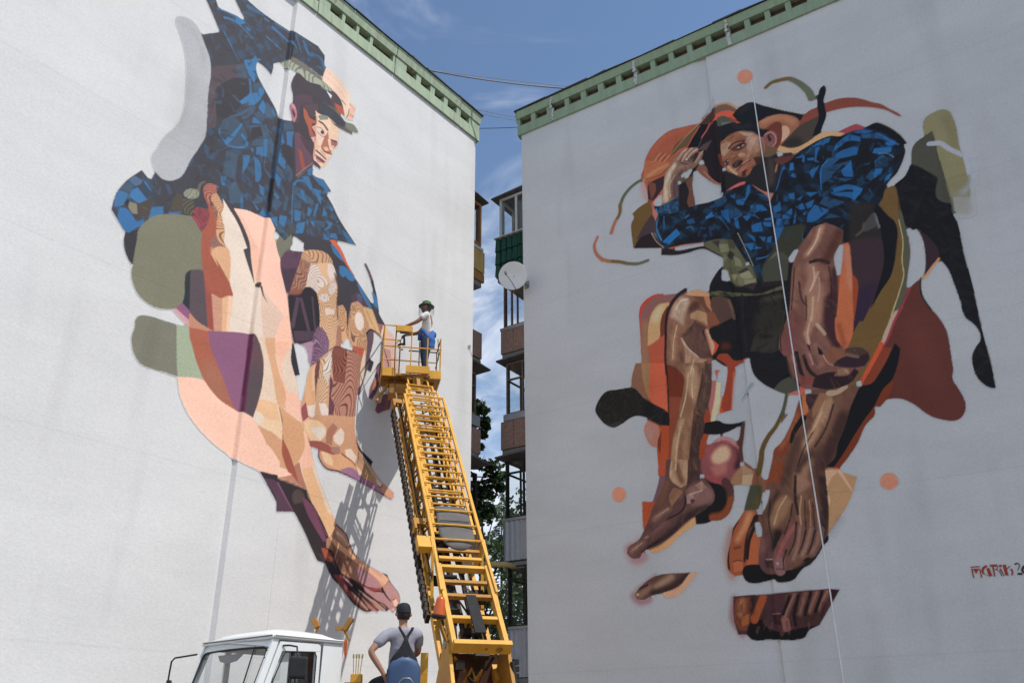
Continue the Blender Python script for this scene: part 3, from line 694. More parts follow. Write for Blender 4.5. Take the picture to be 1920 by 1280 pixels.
F('47596b', 'C:60,400 110,300 220,230 340,330 410,520 390,610 280,620 160,560 70,480', c='shirt'); S(B1, 'C:335,335 240,460 150,555', 22, 46, c='shirt'); S(B1, 'C:170,590 280,612 370,608', 16, 24, c='shirt'); S(B1, 'C:345,470 390,540 395,590', 40, 22, c='shirt'); S(B1, 'C:70,390 75,470 130,540', 14, 20, c='shirt', a=.8); S(B2, 'C:110,300 220,230', 10, c='shirt'); S(B2, 'C:0,680 80,640 180,610', 12, 4, c='shirt')
F('3f3d42', 'C:450,380 560,360 590,490 450,530', c='shirt'); F('3f3d42', 'C:790,600 880,580 975,640 990,900 900,830 860,740', c='shirt')
S(B1, 'C:975,420 985,700 1000,890', 14, 5, c='shirt'); S(B1, 'C:965,1060 1000,1015 1080,1010', 22, 16, c='shirt'); S(B1, 'C:955,1040 945,1280', 9, c='shirt'); S(B1, 'C:620,740 610,860 690,990', 8, c='shirt', a=.7); S(B1, 'C:1080,1010 1150,1080 1200,1180', 12, c='shirt', a=.8)
for q in ('310,190 340,0 360,190', '460,90 540,200 520,215', '540,270 590,190 650,320', '640,320 760,290 770,440', '970,200 1045,230 1040,340 970,340', '790,270 880,290 850,420 780,370', '1000,380 1100,350 1070,490 980,490', '1130,170 1185,210 1150,290 1120,270', '1090,10 1140,60 1120,120 1020,60', '1230,0 1290,20 1290,150 1250,90', '1230,130 1260,140 1210,300 1190,280', '1320,170 1365,270 1300,290', '1380,140 1440,210 1410,230', '1150,330 1210,350 1200,420', '1340,340 1430,370 1400,420 1300,470 1380,400', '1310,490 1370,500 1390,570 1330,570', '1400,500 1470,490 1490,570 1390,540', '1480,330 1500,350 1470,370', '1540,440 1600,500 1700,630 1600,590 1560,500', '1110,320 1140,330 1120,420'):
    F(B1, 'E:' + q, c='shirt', a=.85)
for q in ('860,30 900,60 880,160 860,230 830,200', '700,170 740,60 830,130 740,220', '780,380 830,400 800,490 750,430', '960,60 1050,110 1040,200 960,190', '1470,380 1530,400 1500,480', '1080,20 1200,100 1180,160 1120,120', '1040,220 1110,260 1080,340', '1210,330 1340,350 1320,420 1260,470', '1410,240 1480,300 1470,340 1400,300', '1240,560 1330,560 1380,600'):
    F(B2, 'E:' + q, c='shirt', a=.85)
F('57553f', 'E:860,470 980,380 990,440 930,500 850,560', c='shirt', soft=8, a=.6)
S(B1, 'E:945,20 935,370', 10, c='shirt')
p.scuff('shirt', '3b393e', 160, 6, 18, .5, 5); p.scuff('shirt', '4d7396', 130, 4, 14, .4, 9)
# puffed sleeve at the far left
F('55708c', 'D:390,180 490,240 470,280 400,310 330,240', c='shirt'); F(B2, 'D:310,250 390,310 340,380 220,340', c='shirt'); F(B1, 'D:430,320 560,490 540,530 420,500 330,430 360,360', c='shirt'); F('44759f', 'D:200,350 320,400 300,450 260,530 150,560 150,480', c='shirt'); F('3d74a6', 'D:210,560 300,580 420,740 510,700 500,780 430,800 320,870 280,850 190,700', c='shirt'); F('8b8674', 'D:330,490 420,520 430,640 370,640 320,560'); F('524942', 'D:430,520 600,450 590,600 520,720 430,640', c='shirt'); F(B1, 'D:600,560 740,550 740,650 620,680 560,700', c='shirt', a=.85); F('3b4c60', 'D:500,270 570,300 600,380 560,450 480,380', c='shirt'); F('33323a', 'D:270,500 310,460 335,490 300,560', c='shirt'); S(B1, 'D:520,260 590,360', 20, 10, c='shirt'); F('4a6da0', 'D:800,620 960,612 940,640 810,642', c='shirt')
p.scuff('shirt', '6b7480', 40, 4, 10, .3, 12)
# joint between the wall panels, painted over
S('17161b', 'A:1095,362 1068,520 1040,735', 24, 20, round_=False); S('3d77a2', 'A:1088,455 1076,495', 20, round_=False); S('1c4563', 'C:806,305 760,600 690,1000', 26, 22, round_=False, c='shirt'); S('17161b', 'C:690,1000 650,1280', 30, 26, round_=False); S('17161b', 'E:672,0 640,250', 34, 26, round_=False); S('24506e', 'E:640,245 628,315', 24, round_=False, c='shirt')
# --- contoured shapes near the shoulder
on('painted_contour_shapes')
F('60564b', 'D:820,600 850,480 910,390 970,430 970,610', m='w1'); p.grain('w1', '3d3733', 'D:1100,300', 16, .3, .8, seed=1)
F('636052', 'D:970,460 1100,470 1110,560 1080,660 970,630', m='w2'); p.grain('w2', '35332f', 'D:1080,700', 15, .3, .8, seed=2)
S('6e6a5c', 'D:1160,350 1190,280 1240,255', 30, 14, keep=False)
E('9d9d89', 'D:1080,400', 98, 62, m='w3'); p.grain('w3', '4b4a42', 'D:1110,385', 17, .28, .8, sx=.8, sy=1.35, warp=.2)
F('a05058', 'D:1085,640 1110,580 1170,560 1260,590 1290,660 1270,730 1270,790 1190,850 1130,760 1090,690', m='w4'); p.grain('w4', '4d2730', 'D:1170,800', 19, .28, .85, seed=4)
# --- big grey blob, olive blobs
on('grey_blob')
F('b6b7b9', 'B:480,118 520,112 580,135 630,190 665,280 710,400 718,500 700,640 690,800 680,940 640,1010 580,1100 510,1220 430,1247 370,1225 320,1150 308,1080 340,1030 390,950 490,850 530,750 545,600 545,420 525,300 495,210 475,150', m='gb')
S('a3a5a7', 'B:500,150 590,210 650,330 680,500', 16, soft=8, c='gb', a=.5)
on('olive_blob')
F('84826d', 'D:640,660 760,645 920,645 1080,670 1150,790 1205,900 1210,1280 F:1022,150 870,160 820,190 805,280 800,470 770,555 690,620 580,632 440,605 330,540 240,450 180,320 160,190 190,50 D:390,1130 420,950 440,830 540,720')
on('olive_blob#2')
F('838171', 'F:250,712 330,705 590,778 705,812 705,1280 H:205,415 150,400 60,365 0,350 F:270,1280 200,1180 170,1080 165,950 200,850 210,760')
on('sage_shape')
F('a8b297', 'F:705,815 855,845 870,1000 950,1280 H:400,150 520,460 430,435 205,418 195,0')
on('plum_shape')
F('615359', 'F:870,160 1000,163 1027,180 1082,855 950,770 860,650 862,300'); F('31373d', 'F:830,190 872,163 860,645 775,555 800,470 805,280')
F('946180', 'F:690,620 770,555 862,660 855,760 740,660'); F('d1a0a3', 'F:650,630 700,620 860,770 855,838 740,730')
F('c48e73', 'F:860,670 960,780 1090,860 1152,897 1070,892 855,848')
# --- thigh, rust and wood-grained skin
on('painted_thigh')
F('ab5f49', 'D:1220,330 1270,280 1370,290 1380,390 1310,420 1300,520 1380,640 1370,720 1380,870 1300,980 1300,1080 1400,1280 F:1160,0 1340,310 1385,460 1380,480 1310,470 1240,497 1125,440 1155,893 1082,855 1025,150 D:1210,1280 1205,880 1290,700 1280,560 1230,430', m='rust')
F('9c4f4a', 'F:1030,380 1130,440 1155,893 1082,855', c='rust', soft=20, a=.8); F('8e5b4e', 'F:1150,0 1340,310 1200,150', c='rust', soft=25, a=.5)
F('bb7665', 'D:1222,320 1290,275 1375,300 1380,390 1310,420 1300,520 1250,470 1230,400', m='w5'); p.grain('w5', '5e3030', 'D:1330,470', 17, .26, .85, seed=5)
F('a97c70', 'D:1310,500 1400,620 1370,900 1480,1040 1400,1030 1340,1070 1300,960 1380,860 1375,700', m='w6'); p.grain('w6', '4f3634', 'D:1500,760', 20, .28, .85, seed=6, sx=1.4)
F('dca97f', 'D:1320,420 1380,390 1420,460 1460,560 1440,640 1475,860 1460,960 1500,1050 1400,960 1375,870 1390,700 1400,600 1310,480', m='w7'); p.grain('w7', '5a3a2c', 'D:1560,700', 17, .24, .85, seed=7)
F('e8d6c5', 'D:1450,450 1480,500 1600,700 1700,880 1748,1050 1700,1068 1770,1290 F:1530,0 1650,340 1660,380 1575,930 1330,912 1345,500 1390,470 1345,310 1340,0 D:1535,1080 1505,1050 1465,960 1480,860 1440,640 1462,560')
F('ddad85', 'D:1340,1060 1400,1030 1510,1052 1535,1100 F:1342,310 1165,0 D:1400,1280 1310,1120')
F('cf9b82', 'F:1125,440 1240,500 1255,500 1250,902 1155,895'); F('e4b78d', 'F:1255,500 1330,470 1300,906 1250,900'); F('f3c8ab', 'F:1330,470 1387,478 1330,912 1300,908')
F('4a464b', 'D:1400,390 1590,570 1690,760 1780,1000 1800,1290 F:1600,0 1642,335 1530,0 D:1700,1070 1747,1052 1640,770 1480,500')
# --- near leg
on('painted_leg')
F('e9cfb7', 'E:240,190 400,215 530,270 650,325 740,440 715,500 755,650 800,820 870,1280 G:370,300 440,700 490,1200 H:1580,0 1570,220 1620,400 1700,900 1790,1260 J:960,270 1030,560 1190,980 1240,1090 K:690,320 620,470 560,380 460,150 420,20 J:930,730 860,690 640,600 665,450 480,200 400,20 H:1110,880 1150,700 1230,400 1190,0 F:1700,1040 1640,930 1575,930 1650,350 E:490,1080 450,800 430,600 330,350', m='leg', sharp=40)
F('fbc9b2', 'E:240,190 400,215 530,270 650,325 740,440 715,500 755,650 800,820 870,1280 G:370,300 440,700 460,830 390,830 200,600 100,510 30,440 E:500,1070 450,800 430,600 330,350', c='leg'); F('f1bea5', 'E:240,190 370,340 490,600 540,680 540,900 500,1070 450,800 430,600 330,350', c='leg')
F('e4c5b0', 'G:100,500 200,600 390,830 340,1050 240,1100 150,1090 120,800', c='leg'); F('e9d6c4', 'G:30,480 100,520 120,800 150,1100 0,1100', c='leg'); F('e1b189', 'G:160,1100 290,1100 310,1290 200,1290', c='leg'); F('fcc7ad', 'G:290,1100 390,830 465,830 490,1200 490,1290 300,1290', c='leg')
F('dfad85', 'H:1250,0 1350,0 1390,220 1440,420 1530,640 1500,800 1400,740 1350,430 1290,150', c='leg'); F('f8c0a3', 'H:1380,0 1540,0 1540,120 1450,260 1480,420 1540,600 1650,620 1700,950 1500,820 1510,680 1420,300', c='leg'); F('e6cdb8', 'H:1540,100 1580,0 1575,220 1645,605 1530,612 1460,400 1450,250', c='leg'); F('ebbe94', 'H:1190,680 1400,730 1440,1000 1460,1200 1380,1080 1130,830', c='leg'); F('e7d5c3', 'H:1140,820 1220,870 1330,1060 1230,1040 1120,900', c='leg'); F('d39e76', 'H:1160,990 1230,1040 1340,1080 1460,1230 1460,1290 1310,1290', c='leg'); F('daa77e', 'H:1420,740 1500,820 1700,980 1740,1290 1500,1290 1470,1060', c='leg'); F('a35b47', 'H:1412,740 1450,860 1478,1000 1472,1120 1515,1290 1450,1290 1462,1000', c='leg'); F('f3c1a9', 'H:1500,690 1650,640 1700,960 1500,830', c='leg')
F('efcca6', 'J:460,80 500,20 660,40 690,230 580,150', c='leg'); F('d8a37d', 'J:430,80 600,170 680,250 690,370 740,530 660,500 655,460 480,200', c='leg'); F('a75c48', 'J:690,230 750,340 800,480 870,690 790,640 730,520 680,350', c='leg'); F('daa57c', 'J:690,0 870,50 912,230 900,340 850,440 810,490 750,340 692,200', c='leg'); F('f7c1a6', 'J:880,20 960,270 1000,480 960,520 880,520 860,440 908,330', c='leg'); F('b77d68', 'J:805,490 855,450 880,560 940,745 870,700', c='leg'); F('c28b74', 'J:640,600 780,580 870,695 650,632', c='leg'); F('ebbb8e', 'J:880,520 980,500 1040,600 1100,740 1190,980 1240,1090 1140,1200 1080,1080 990,880 940,740', c='leg'); F('e9cfb6', 'J:980,500 1030,560 1190,980 1150,960 1080,780', c='leg')
on('peach_moon')
F('fccbb3', 'H:205,420 430,432 540,480 700,680 940,840 1110,905 1160,990 1310,1280 J:480,200 655,450 660,500 785,577 640,605 455,540 370,500 240,440 130,370 0,270 H:430,1000 300,800 230,610', sharp=40)
on('rust_lens')
F('b1674f', 'F:855,845 1070,890 1110,1030 1170,1280 H:600,60 750,430 930,835 700,680 540,480 420,200 370,0 F:870,1000', m='rl'); F('a8745e', 'H:520,250 620,200 930,835 700,690 520,450', c='rl', soft=50, a=.9)
on('plum_lens')
F('946380', 'F:1075,890 1150,893 1580,930 1605,940 H:1090,0 965,850 925,832 750,430 600,60 580,0 F:1110,1030'); F('5f5155', 'F:1605,940 1640,935 1700,1040 1740,1280 H:1190,0 1235,200 1230,450 1190,660 1110,907 970,850 1085,20', m='dl'); F('7c5150', 'F:1605,940 1640,935 1730,1200 H:1200,300 1060,250', c='dl', soft=60, a=.8); F('632c4a', 'F:1570,938 1605,940 1570,1280 H:1085,0 978,852 942,846 1040,60')
E('504a46', 'F:1672,350', 27, 33); S('504a46', 'F:1690,380 1750,470 1800,555', 26, 2, keep=False)
# --- far arm
on('painted_arm')
F('454248', 'E:1085,610 1075,665 1110,712 1250,700 1420,830 1480,1000 1490,1290 G:1040,480 1030,700 1050,720 1160,1050 1180,800 1200,730 1340,720 1460,760 1520,930 1620,972 1520,790 1440,680 1250,390 E:1690,1020 1600,890 1390,580 1300,560 1080,500 975,525', m='arm', sharp=40)
F('df6c46', 'E:1390,570 1450,572 1530,680 1610,860 1705,1025 1600,880 1500,700'); F(B1, 'E:1400,620 1440,640 1500,720 1560,835 1500,790 1440,720'); F(B1, 'E:1505,880 1560,885 1620,930 1700,1030 1680,1062 1620,1050 1580,1000 1550,1022 1515,980'); F(B1, 'G:1270,570 1310,590 1335,640 1330,690 1290,660 1265,600'); F('654457', 'G:1200,600 1270,560 1340,640 1400,720 1340,720 1220,690', a=.7); F(B1, 'G:1270,450 1290,460 1400,640 1450,740 1430,760 1350,640'); S('754a60', 'G:1265,440 1310,560 1390,690', 8)
S('6d525b', 'G:1375,228 1420,330 1455,430', 38, 44, keep=False); S('3a3840', 'G:1455,440 1475,520 1492,580 1525,800', 44, 30, keep=False); F(B1, 'G:1450,555 1482,570 1520,680 1515,760 1482,700')
# --- knee
on('painted_knee')
F('6f4d63', 'G:405,75 620,70 590,180 480,480 450,565 420,560 350,180', m='k0'); F('533f4d', 'G:365,270 550,270 450,565 400,480', c='k0', a=.9); p.grain('k0', '2d2430', 'G:700,-200', 17, .3, .8, seed=21)
F('7b7a6b', 'E:750,590 800,520 850,580 930,500 948,610 850,720 800,802 770,720')
F('ad7d66', 'G:600,150 715,205 680,340 660,490 600,530 470,545 540,330', m='k1'); p.grain('k1', '57382e', 'G:380,330', 17, .26, .85, seed=22)
F('975b4b', 'G:470,540 600,520 605,572 455,578'); F('d3a580', 'G:600,150 620,80 830,58 930,110 985,200 900,202 800,205 700,195', m='k2'); p.grain('k2', '6b4a36', 'G:700,130', 20, .24, .8, sx=.6, seed=23)
F('e0b58d', 'G:800,570 900,470 1010,410 1035,520 1018,800 1042,900 1022,1150 1000,1215 930,1290 935,1130 820,950 800,800', m='k3'); p.grain('k3', '7a5a42', 'G:930,780', 24, .22, .8, seed=24, sy=.75)
F('e1b790', 'G:790,210 930,210 920,330 955,430 860,365'); F('e4d0c3', 'G:720,220 800,240 860,370 955,432 900,470 830,520 800,575 730,500 655,492 690,330', m='k4'); p.grain('k4', '8d7468', 'G:790,420', 24, .2, .75, seed=25, warp=.6)
F('e5d2c6', 'G:925,220 970,212 1008,290 1002,370 952,412 918,310'); E('e6d4c8', 'G:880,622', 62, 52, m='k5'); p.grain('k5', '8d7468', 'G:880,622', 22, .2, .7, warp=.2); E('e6d4c8', 'G:978,510', 45, 80, .35, m='k6'); p.grain('k6', '8d7468', 'G:978,510', 20, .2, .7, sx=1.5, warp=.2); F('e3cdbb', 'G:880,740 1010,770 1000,820 900,830')
S('6f4639', 'G:1000,330 1042,480 1030,700 1040,880', 14)
on('dark_block')
F('2e2a32', 'G:440,590 600,580 640,510 700,495 780,560 805,640 805,1050 760,1110 620,1165 520,1172 480,1000 450,750', m='blk'); S('5d4654', 'G:560,640 500,960', 44, c='blk'); S('5d4654', 'G:600,640 690,1000', 40, c='blk'); S('574350', 'G:735,620 770,1000', 26, c='blk'); F('544250', 'G:510,1020 800,1020 740,1110 530,1155', c='blk')
on('plum_wing')
F('a97f98', 'I:330,40 500,0 512,0 470,335 440,290 430,180 390,80', soft=6, a=.9)
F('75506b', 'G:800,960 860,990 932,1130 930,1280 I:700,160 580,250 463,372 510,0 G:740,1130', m='wing'); p.grain('wing', 'b59fae', 'I:400,700', 18, .2, .7, seed=31)
F('33343a', 'I:205,30 232,30 318,472 245,488 190,260')
# --- far hand and lower leg
on('painted_hand')
F('cfa07f', 'I:405,600 465,375 560,300 780,110 1000,110 1240,200 1150,650 1105,1290 365,1290 335,970')
F('ad7f6a', 'G:1040,950 1090,1000 1080,1190 1018,1212 1030,1000'); F('ddab80', 'G:1055,720 1100,708 1140,780 1150,960 1165,1050 1090,1190 1085,1000 1050,800', m='h1'); p.grain('h1', '6b4a34', 'G:1105,820', 18, .24, .85, sx=1.7, seed=41)
F('d6a780', 'G:1200,690 1280,662 1340,720 1430,1000 1395,1130 1382,1290 1340,1230 1200,1205 1165,1050 1190,820', m='h2'); p.grain('h2', '6b4a34', 'G:1300,900', 22, .22, .85, sx=1.7, seed=42); E('e8d6ca', 'G:1300,905', 54, 112, -.1); F('ddb283', 'G:1340,735 1450,760 1545,1045 1430,1000'); S('5a3d2c', 'G:1380,760 1440,900 1500,1020', 5)
F('6b5361', 'G:1380,1060 1460,1020 1472,1060 1440,1280 I:1340,130 1270,450 1210,640 1175,772 1155,745 1200,500 1260,250 1290,0'); S('302b33', 'G:1390,1050 1440,1005 1570,1105', 26, 14, keep=False); F('a06e69', 'G:1520,930 1595,950 1560,1080 1572,1130'); F('edcfb8', 'G:1590,960 1690,1060 1705,1100 1570,1112 1560,1050')
F('dfac82', 'I:465,375 560,300 545,900 520,1112 420,950 405,600'); F('e8bf98', 'I:500,400 552,330 545,700 500,700'); F('e6d4c4', 'I:420,920 540,900 520,1112 440,1050'); F('deb691', 'I:560,290 640,240 720,200 780,115 782,300 735,560 700,850 600,880 545,900', m='h3'); p.grain('h3', '6b4733', 'I:500,500', 26, .2, .85, seed=43, sx=1.3); F('e5d6c8', 'I:720,180 785,110 780,330 720,600 650,450 680,300', m='h4'); p.grain('h4', '5c4c44', 'I:500,300', 25, .22, .8, seed=44); F('7b4b49', 'I:560,290 612,250 592,450 560,620 545,870'); F('e5d2c4', 'I:590,880 690,880 732,1000 715,1172 620,1020')
F('9a5a4b', 'I:788,110 830,70 1002,110 985,350 965,620 800,560 780,300', m='h5'); p.grain('h5', '3f2320', 'I:700,100', 26, .26, .9, seed=45); F('bb8471', 'I:1000,130 1100,130 1245,215 1180,460 1150,650 1120,1000 1102,1290 880,1290 820,1000 775,780 800,560 970,600', m='h6'); p.grain('h6', '4d302b', 'I:890,950', 34, .2, .9, sx=1.3, sy=.8, seed=46); F('bb634b', 'I:1058,52 1248,95 1240,212 1130,160'); F('d85c40', 'I:1190,130 1240,140 1235,190'); F('e7ceb3', 'I:1248,100 1262,250 1180,640 1158,650 1200,300'); F('6f4651', 'I:750,480 792,560 770,800 812,900 802,1042 728,1042'); F('9d5452', 'I:728,1040 802,1030 862,1262 830,1290 720,1115'); F('eabd98', 'I:360,1140 440,1090 560,1140 640,1100 715,1172 795,1290 380,1290'); F('9f5659', 'I:335,970 405,860 440,1080 365,1142'); S('2f2524', 'I:745,120 830,68 1000,110 1130,150', 9)
F('34313a', 'I:1320,240 1382,290 1340,428 1293,415'); F('80586c', 'I:1430,330 1480,290 1482,440 1420,720 1350,832 1308,800 1320,680 1400,480'); F('b77f6a', 'I:1400,500 1430,560 1400,700 1350,690'); S('3a2530', 'I:1350,680 1400,720', 7)
F('e6c0ae', 'M:215,280 330,390 390,800 200,800 230,560'); F('cb9c95', 'M:220,520 300,560 312,790 205,790'); F('8b5d75', 'I:1430,870 1480,880 1510,740 1720,780 1640,830 1610,960 1530,990 1440,1032 1398,980'); F('9b6b62', 'I:1560,790 1600,800 1560,980 1530,990'); S('3a2530', 'I:1500,890 1540,930', 6)
# --- far foot
on('painted_far_foot')
F('d09d7b', 'J:895,60 1000,0 1420,0 1425,200 1600,540 1680,650 1802,760 1802,800 1772,822 1640,752 1450,642 1250,552 1120,512 1050,400 1050,342 1130,360 1225,382 1150,340 965,292', m='ff'); S('5f3a4d', 'J:1050,345 1050,400 1120,510 1250,547 1450,640 1640,747 1772,820', 14); S('3b2a33', 'J:960,285 1100,340 1200,378', 6)
F('ecc59c', 'J:900,60 960,28 1060,50 1125,110 1122,180 1060,242 970,240 930,160'); F('e5d5c5', 'J:970,110 1090,110 1122,140 1070,237 1000,170'); F('a15b4f', 'J:950,240 1060,245 1170,300 1222,382 1100,350 965,292'); F('b08072', 'J:1180,300 1260,300 1265,370 1225,380 1170,340'); F('b17a63', 'J:1130,150 1190,60 1240,110 1190,200 1180,290 1120,260'); F('e7d2bf', 'J:1195,195 1270,110 1307,160 1295,250 1260,292 1205,245'); F('dfab81', 'J:1075,345 1200,380 1280,370 1440,490 1490,570 1390,530 1250,530 1160,500 1090,420'); F('eec79d', 'J:1075,345 1150,370 1190,440 1190,490 1110,450'); F('a47897', 'J:1260,530 1380,508 1480,600 1640,690 1700,770 1640,748 1450,640', c='ff'); F('e9d2be', 'J:1310,330 1370,320 1430,400 1410,470 1330,400'); S('9b4f43', 'J:1280,370 1420,490 1440,580', 14, 6); F('e9d2be', 'J:1420,490 1500,570 1450,582'); F('c29a6e', 'J:1440,440 1560,540 1660,640 1600,650 1500,590', a=.7); F('ead5c7', 'J:1620,620 1682,662 1670,700 1640,680'); F('d9a285', 'J:1690,660 1802,760 1802,800 1772,820 1700,770 1680,700', a=.8); F('c7909a', 'J:1560,680 1640,690 1700,770 1650,750', a=.7); S('6b3a3a', 'J:1640,690 1665,705 1690,680', 6); F('9c886f', 'J:1440,350 1560,480 1580,580 1440,430', a=.6); S('e9dacb', 'J:1415,0 1425,210 1560,520 1650,640', 10, 5); F('322a35', 'J:1420,110 1450,290 1592,450 1570,490 1500,400 1440,310')
# --- near foot
on('painted_heel')
F('392f35', 'J:455,542 640,585 640,620 930,735 940,800 1000,890 1100,1080 1150,1200 1130,1290 970,1290 915,1165 800,948 625,948 625,850 500,620', m='heel', sharp=30); F('5f4353', 'J:500,610 620,640 660,700 775,940 632,940 632,840'); S('8b5b75', 'J:640,660 790,945', 14, 10); S('5a4b47', 'J:845,805 930,1035', 120, 100, c='heel', keep=False); F('7f4d64', 'J:875,800 930,830 1010,920 1060,1040 1140,1200 1080,1150 960,960', c='heel')
on('painted_near_foot')
F('3b3034', 'K:240,130 380,420 440,560 500,690 580,720 640,850 740,960 860,1120 990,1205 1030,1200 1060,1190 1100,1205 1130,1182 1200,1195 1220,1170 1262,1207 1302,1160 1332,1090 1322,1030 1232,900 1200,830 1100,790 890,640 832,540 792,430 690,320 640,440 600,470 560,380 420,100', m='nf', sharp=40)
F('7f4d64', 'K:340,60 420,110 470,200 560,390 600,500 560,500 420,260', c='nf'); F('463a3e', 'K:480,600 560,640 640,760 720,850 600,740', c='nf')
F('b28168', 'K:600,450 700,330 780,420 830,540 880,640 1000,720 1160,820 1222,870 1222,930 1180,967 1060,962 950,922 870,882 750,812 690,690 660,600 590,560', c='nf'); F('8c6451', 'K:640,510 760,570 865,640 810,802 750,800 690,690', c='nf', a=.85); F('5e3b36', 'K:600,560 700,600 740,700 720,790 690,690', c='nf', soft=10, a=.7); F('e5ac86', 'K:620,430 850,620 1160,870 1205,900 1165,950 1090,920 900,720 640,490', c='nf'); F('edb892', 'K:860,580 1000,720 1170,830 1215,880 1180,930 980,760', c='nf'); F('cc9a83', 'K:690,335 790,430 832,550 780,540 720,480 680,400', c='nf'); S('ecc7ab', 'K:700,410 760,460 800,530', 22, 8, c='nf'); S('4b2f2b', 'K:700,340 790,430 830,540 880,640', 10); F('bd8c8f', 'K:890,730 960,770 1100,880 1150,950 1060,962 940,912 900,850', c='nf'); F('d4a0a0', 'K:920,680 990,700 1160,840 1140,860', c='nf', a=.7); F('a54d44', 'K:870,885 1010,960 1150,965 1150,990 1020,985 930,930', c='nf')
F('ab5740', 'K:540,560 600,580 662,670 650,712 590,682', c='nf'); F('d08a6c', 'K:600,640 655,660 650,705', c='nf'); F('8f4c47', 'K:660,830 740,840 800,960 900,1060 1022,1170 1010,1202 900,1120 780,1000', c='nf'); F('b48e78', 'K:830,980 1022,1162 1000,1187 860,1040', c='nf'); F('b9786d', 'K:890,990 1000,1090 1102,1160 1102,1202 1050,1190 960,1080', c='nf'); F('bd8e7c', 'K:880,940 1020,1060 1172,1140 1202,1180 1130,1190 1060,1120 920,990', c='nf'); F('bf8c8c', 'K:950,940 1060,1000 1150,1010 1272,1130 1292,1170 1250,1192 1180,1130 1020,1040', c='nf'); F('c5938e', 'K:1150,970 1222,900 1322,1040 1327,1090 1292,1152 1230,1100 1170,1020', c='nf'); F('f2c8aa', 'K:1258,1090 1290,1073 1312,1110 1292,1152 1270,1142'); F('b5604a', 'K:1220,1080 1270,1090 1285,1050 1260,1075'); F('ecbc9e', 'K:1238,1180 1270,1163 1275,1202'); S('2e2528', 'K:760,840 880,945 1000,1020 1200,1185', 16, 10, c='nf'); S('2e2528', 'K:870,950 960,1060 1100,1180', 14, 10, c='nf'); S('2e2528', 'K:810,960 900,1040 1035,1195', 14, 8, c='nf'); S('2e2528', 'K:1150,970 1190,1040 1240,1100', 22, 8, c='nf'); S('c98e8e', 'K:760,850 850,940', 18, 12, c='nf')
# --- head
on('painted_head')
F('4f454a', 'L:440,440 560,490 660,590 735,690 742,738 640,720 520,640 420,600'); F('4b4249', 'L:180,780 420,620 410,940 380,1150 185,1285')
F('4b4249', 'L:215,158 290,180 475,295 475,560 400,620 350,850 402,930 385,1132 190,1272 185,800 160,690 150,600 165,400 145,300 165,215', m='hd'); F('5b4653', 'L:200,400 380,400 380,490 280,490 240,560 230,700 190,700 180,480', c='hd', soft=6); F('5b4b4f', 'L:270,500 440,490 440,560 400,600 420,640 350,620 290,520', c='hd')
F('ba8288', 'L:128,510 150,476 185,500 207,570 205,640 185,690 165,682 145,610'); F('5c3b45', 'L:160,530 192,600 182,650 160,590'); S('5c3b45', 'L:140,510 160,640', 6); S('e0b0a8', 'L:150,490 190,540', 8)
F('b36349', 'L:280,525 310,560 350,640 420,680 430,712 380,700 370,760 412,850 350,840 330,740 290,640'); F('6e505f', 'L:185,800 230,800 300,880 402,940 390,1130 198,1277'); F('59434a', 'L:235,830 402,940 390,1080 300,960'); F('a35640', 'L:222,970 252,1000 302,1190 260,1200'); S('a8866c', 'L:385,1130 290,1200 200,1275', 7)
F('efcab0', 'L:410,560 440,590 560,640 660,740 666,830 650,950 610,980 590,1050 540,1112 480,1182 440,1170 392,1090 402,930 420,840 372,740 430,700', m='face'); F('f7d1b0', 'L:540,690 650,750 662,830 590,830', c='face'); F('dba293', 'L:420,690 372,710 365,800 420,842', c='face'); F('e9b0a5', 'L:360,850 412,850 402,930', a=.9); F('b97a5e', 'L:470,950 510,860 550,790 562,900 580,990 592,1042 530,1030 480,990', c='face'); F('ecbb9f', 'L:500,960 540,960 562,1000 520,1012'); S('6b4038', 'L:500,1003 545,1020 585,1042', 15, 10); S('6a5350', 'L:450,680 500,712 542,772', 20, 26); F('e6d0c0', 'L:436,750 478,766 508,836 470,820 436,788'); E('584048', 'L:488,800', 19, 22); S('6b4a44', 'L:428,742 480,760 520,850', 6); S('6b4a44', 'L:428,790 470,832 520,855', 7); F('aa6c60', 'L:580,880 640,890 657,930 610,980 590,950'); S('523636', 'L:580,880 645,905', 14); F('ead8cc', 'L:595,940 618,950 605,977'); S('6b4a4c', 'L:420,998 470,1040 525,1092', 22, 18); F('7b4d56', 'L:405,1035 470,1080 522,1122 500,1135 430,1092'); F('cc928c', 'L:392,1062 450,1102 495,1135 440,1130'); F('f2bb7c', 'L:480,1142 530,1122 542,1100 515,1165'); F('5a4a50', 'L:385,1095 440,1140 472,1180 460,1202 388,1152')
F('e2b49c', 'L:420,860 470,900 460,960 420,1000 402,940', a=.7); S('f9decb', 'L:553,880 560,930 575,990', 12); S('d6a588', 'L:560,700 640,762', 6); S('d6a588', 'L:575,745 648,800', 5); S('c58b74', 'L:402,950 396,1060', 14, soft=4); S('b77b66', 'L:470,1003 520,1052', 10); F('f6d6bf', 'L:430,880 500,880 470,945 440,940', a=.7)
on('painted_cap')
F('47454c', 'L:478,330 530,340 580,430 592,512 478,465'); F('474750', 'L:468,470 540,510 640,590 732,680 737,732 660,722 560,640 460,600'); F('7e8171', 'L:480,462 560,510 660,590 730,680 830,718 880,790 870,807 810,792 735,737 742,700 640,580 540,500'); F('6b5d59', 'L:560,640 640,720 740,760 810,800 817,830 720,782 620,722'); F('8b907d', 'L:440,620 480,610 552,625 550,662 460,667')
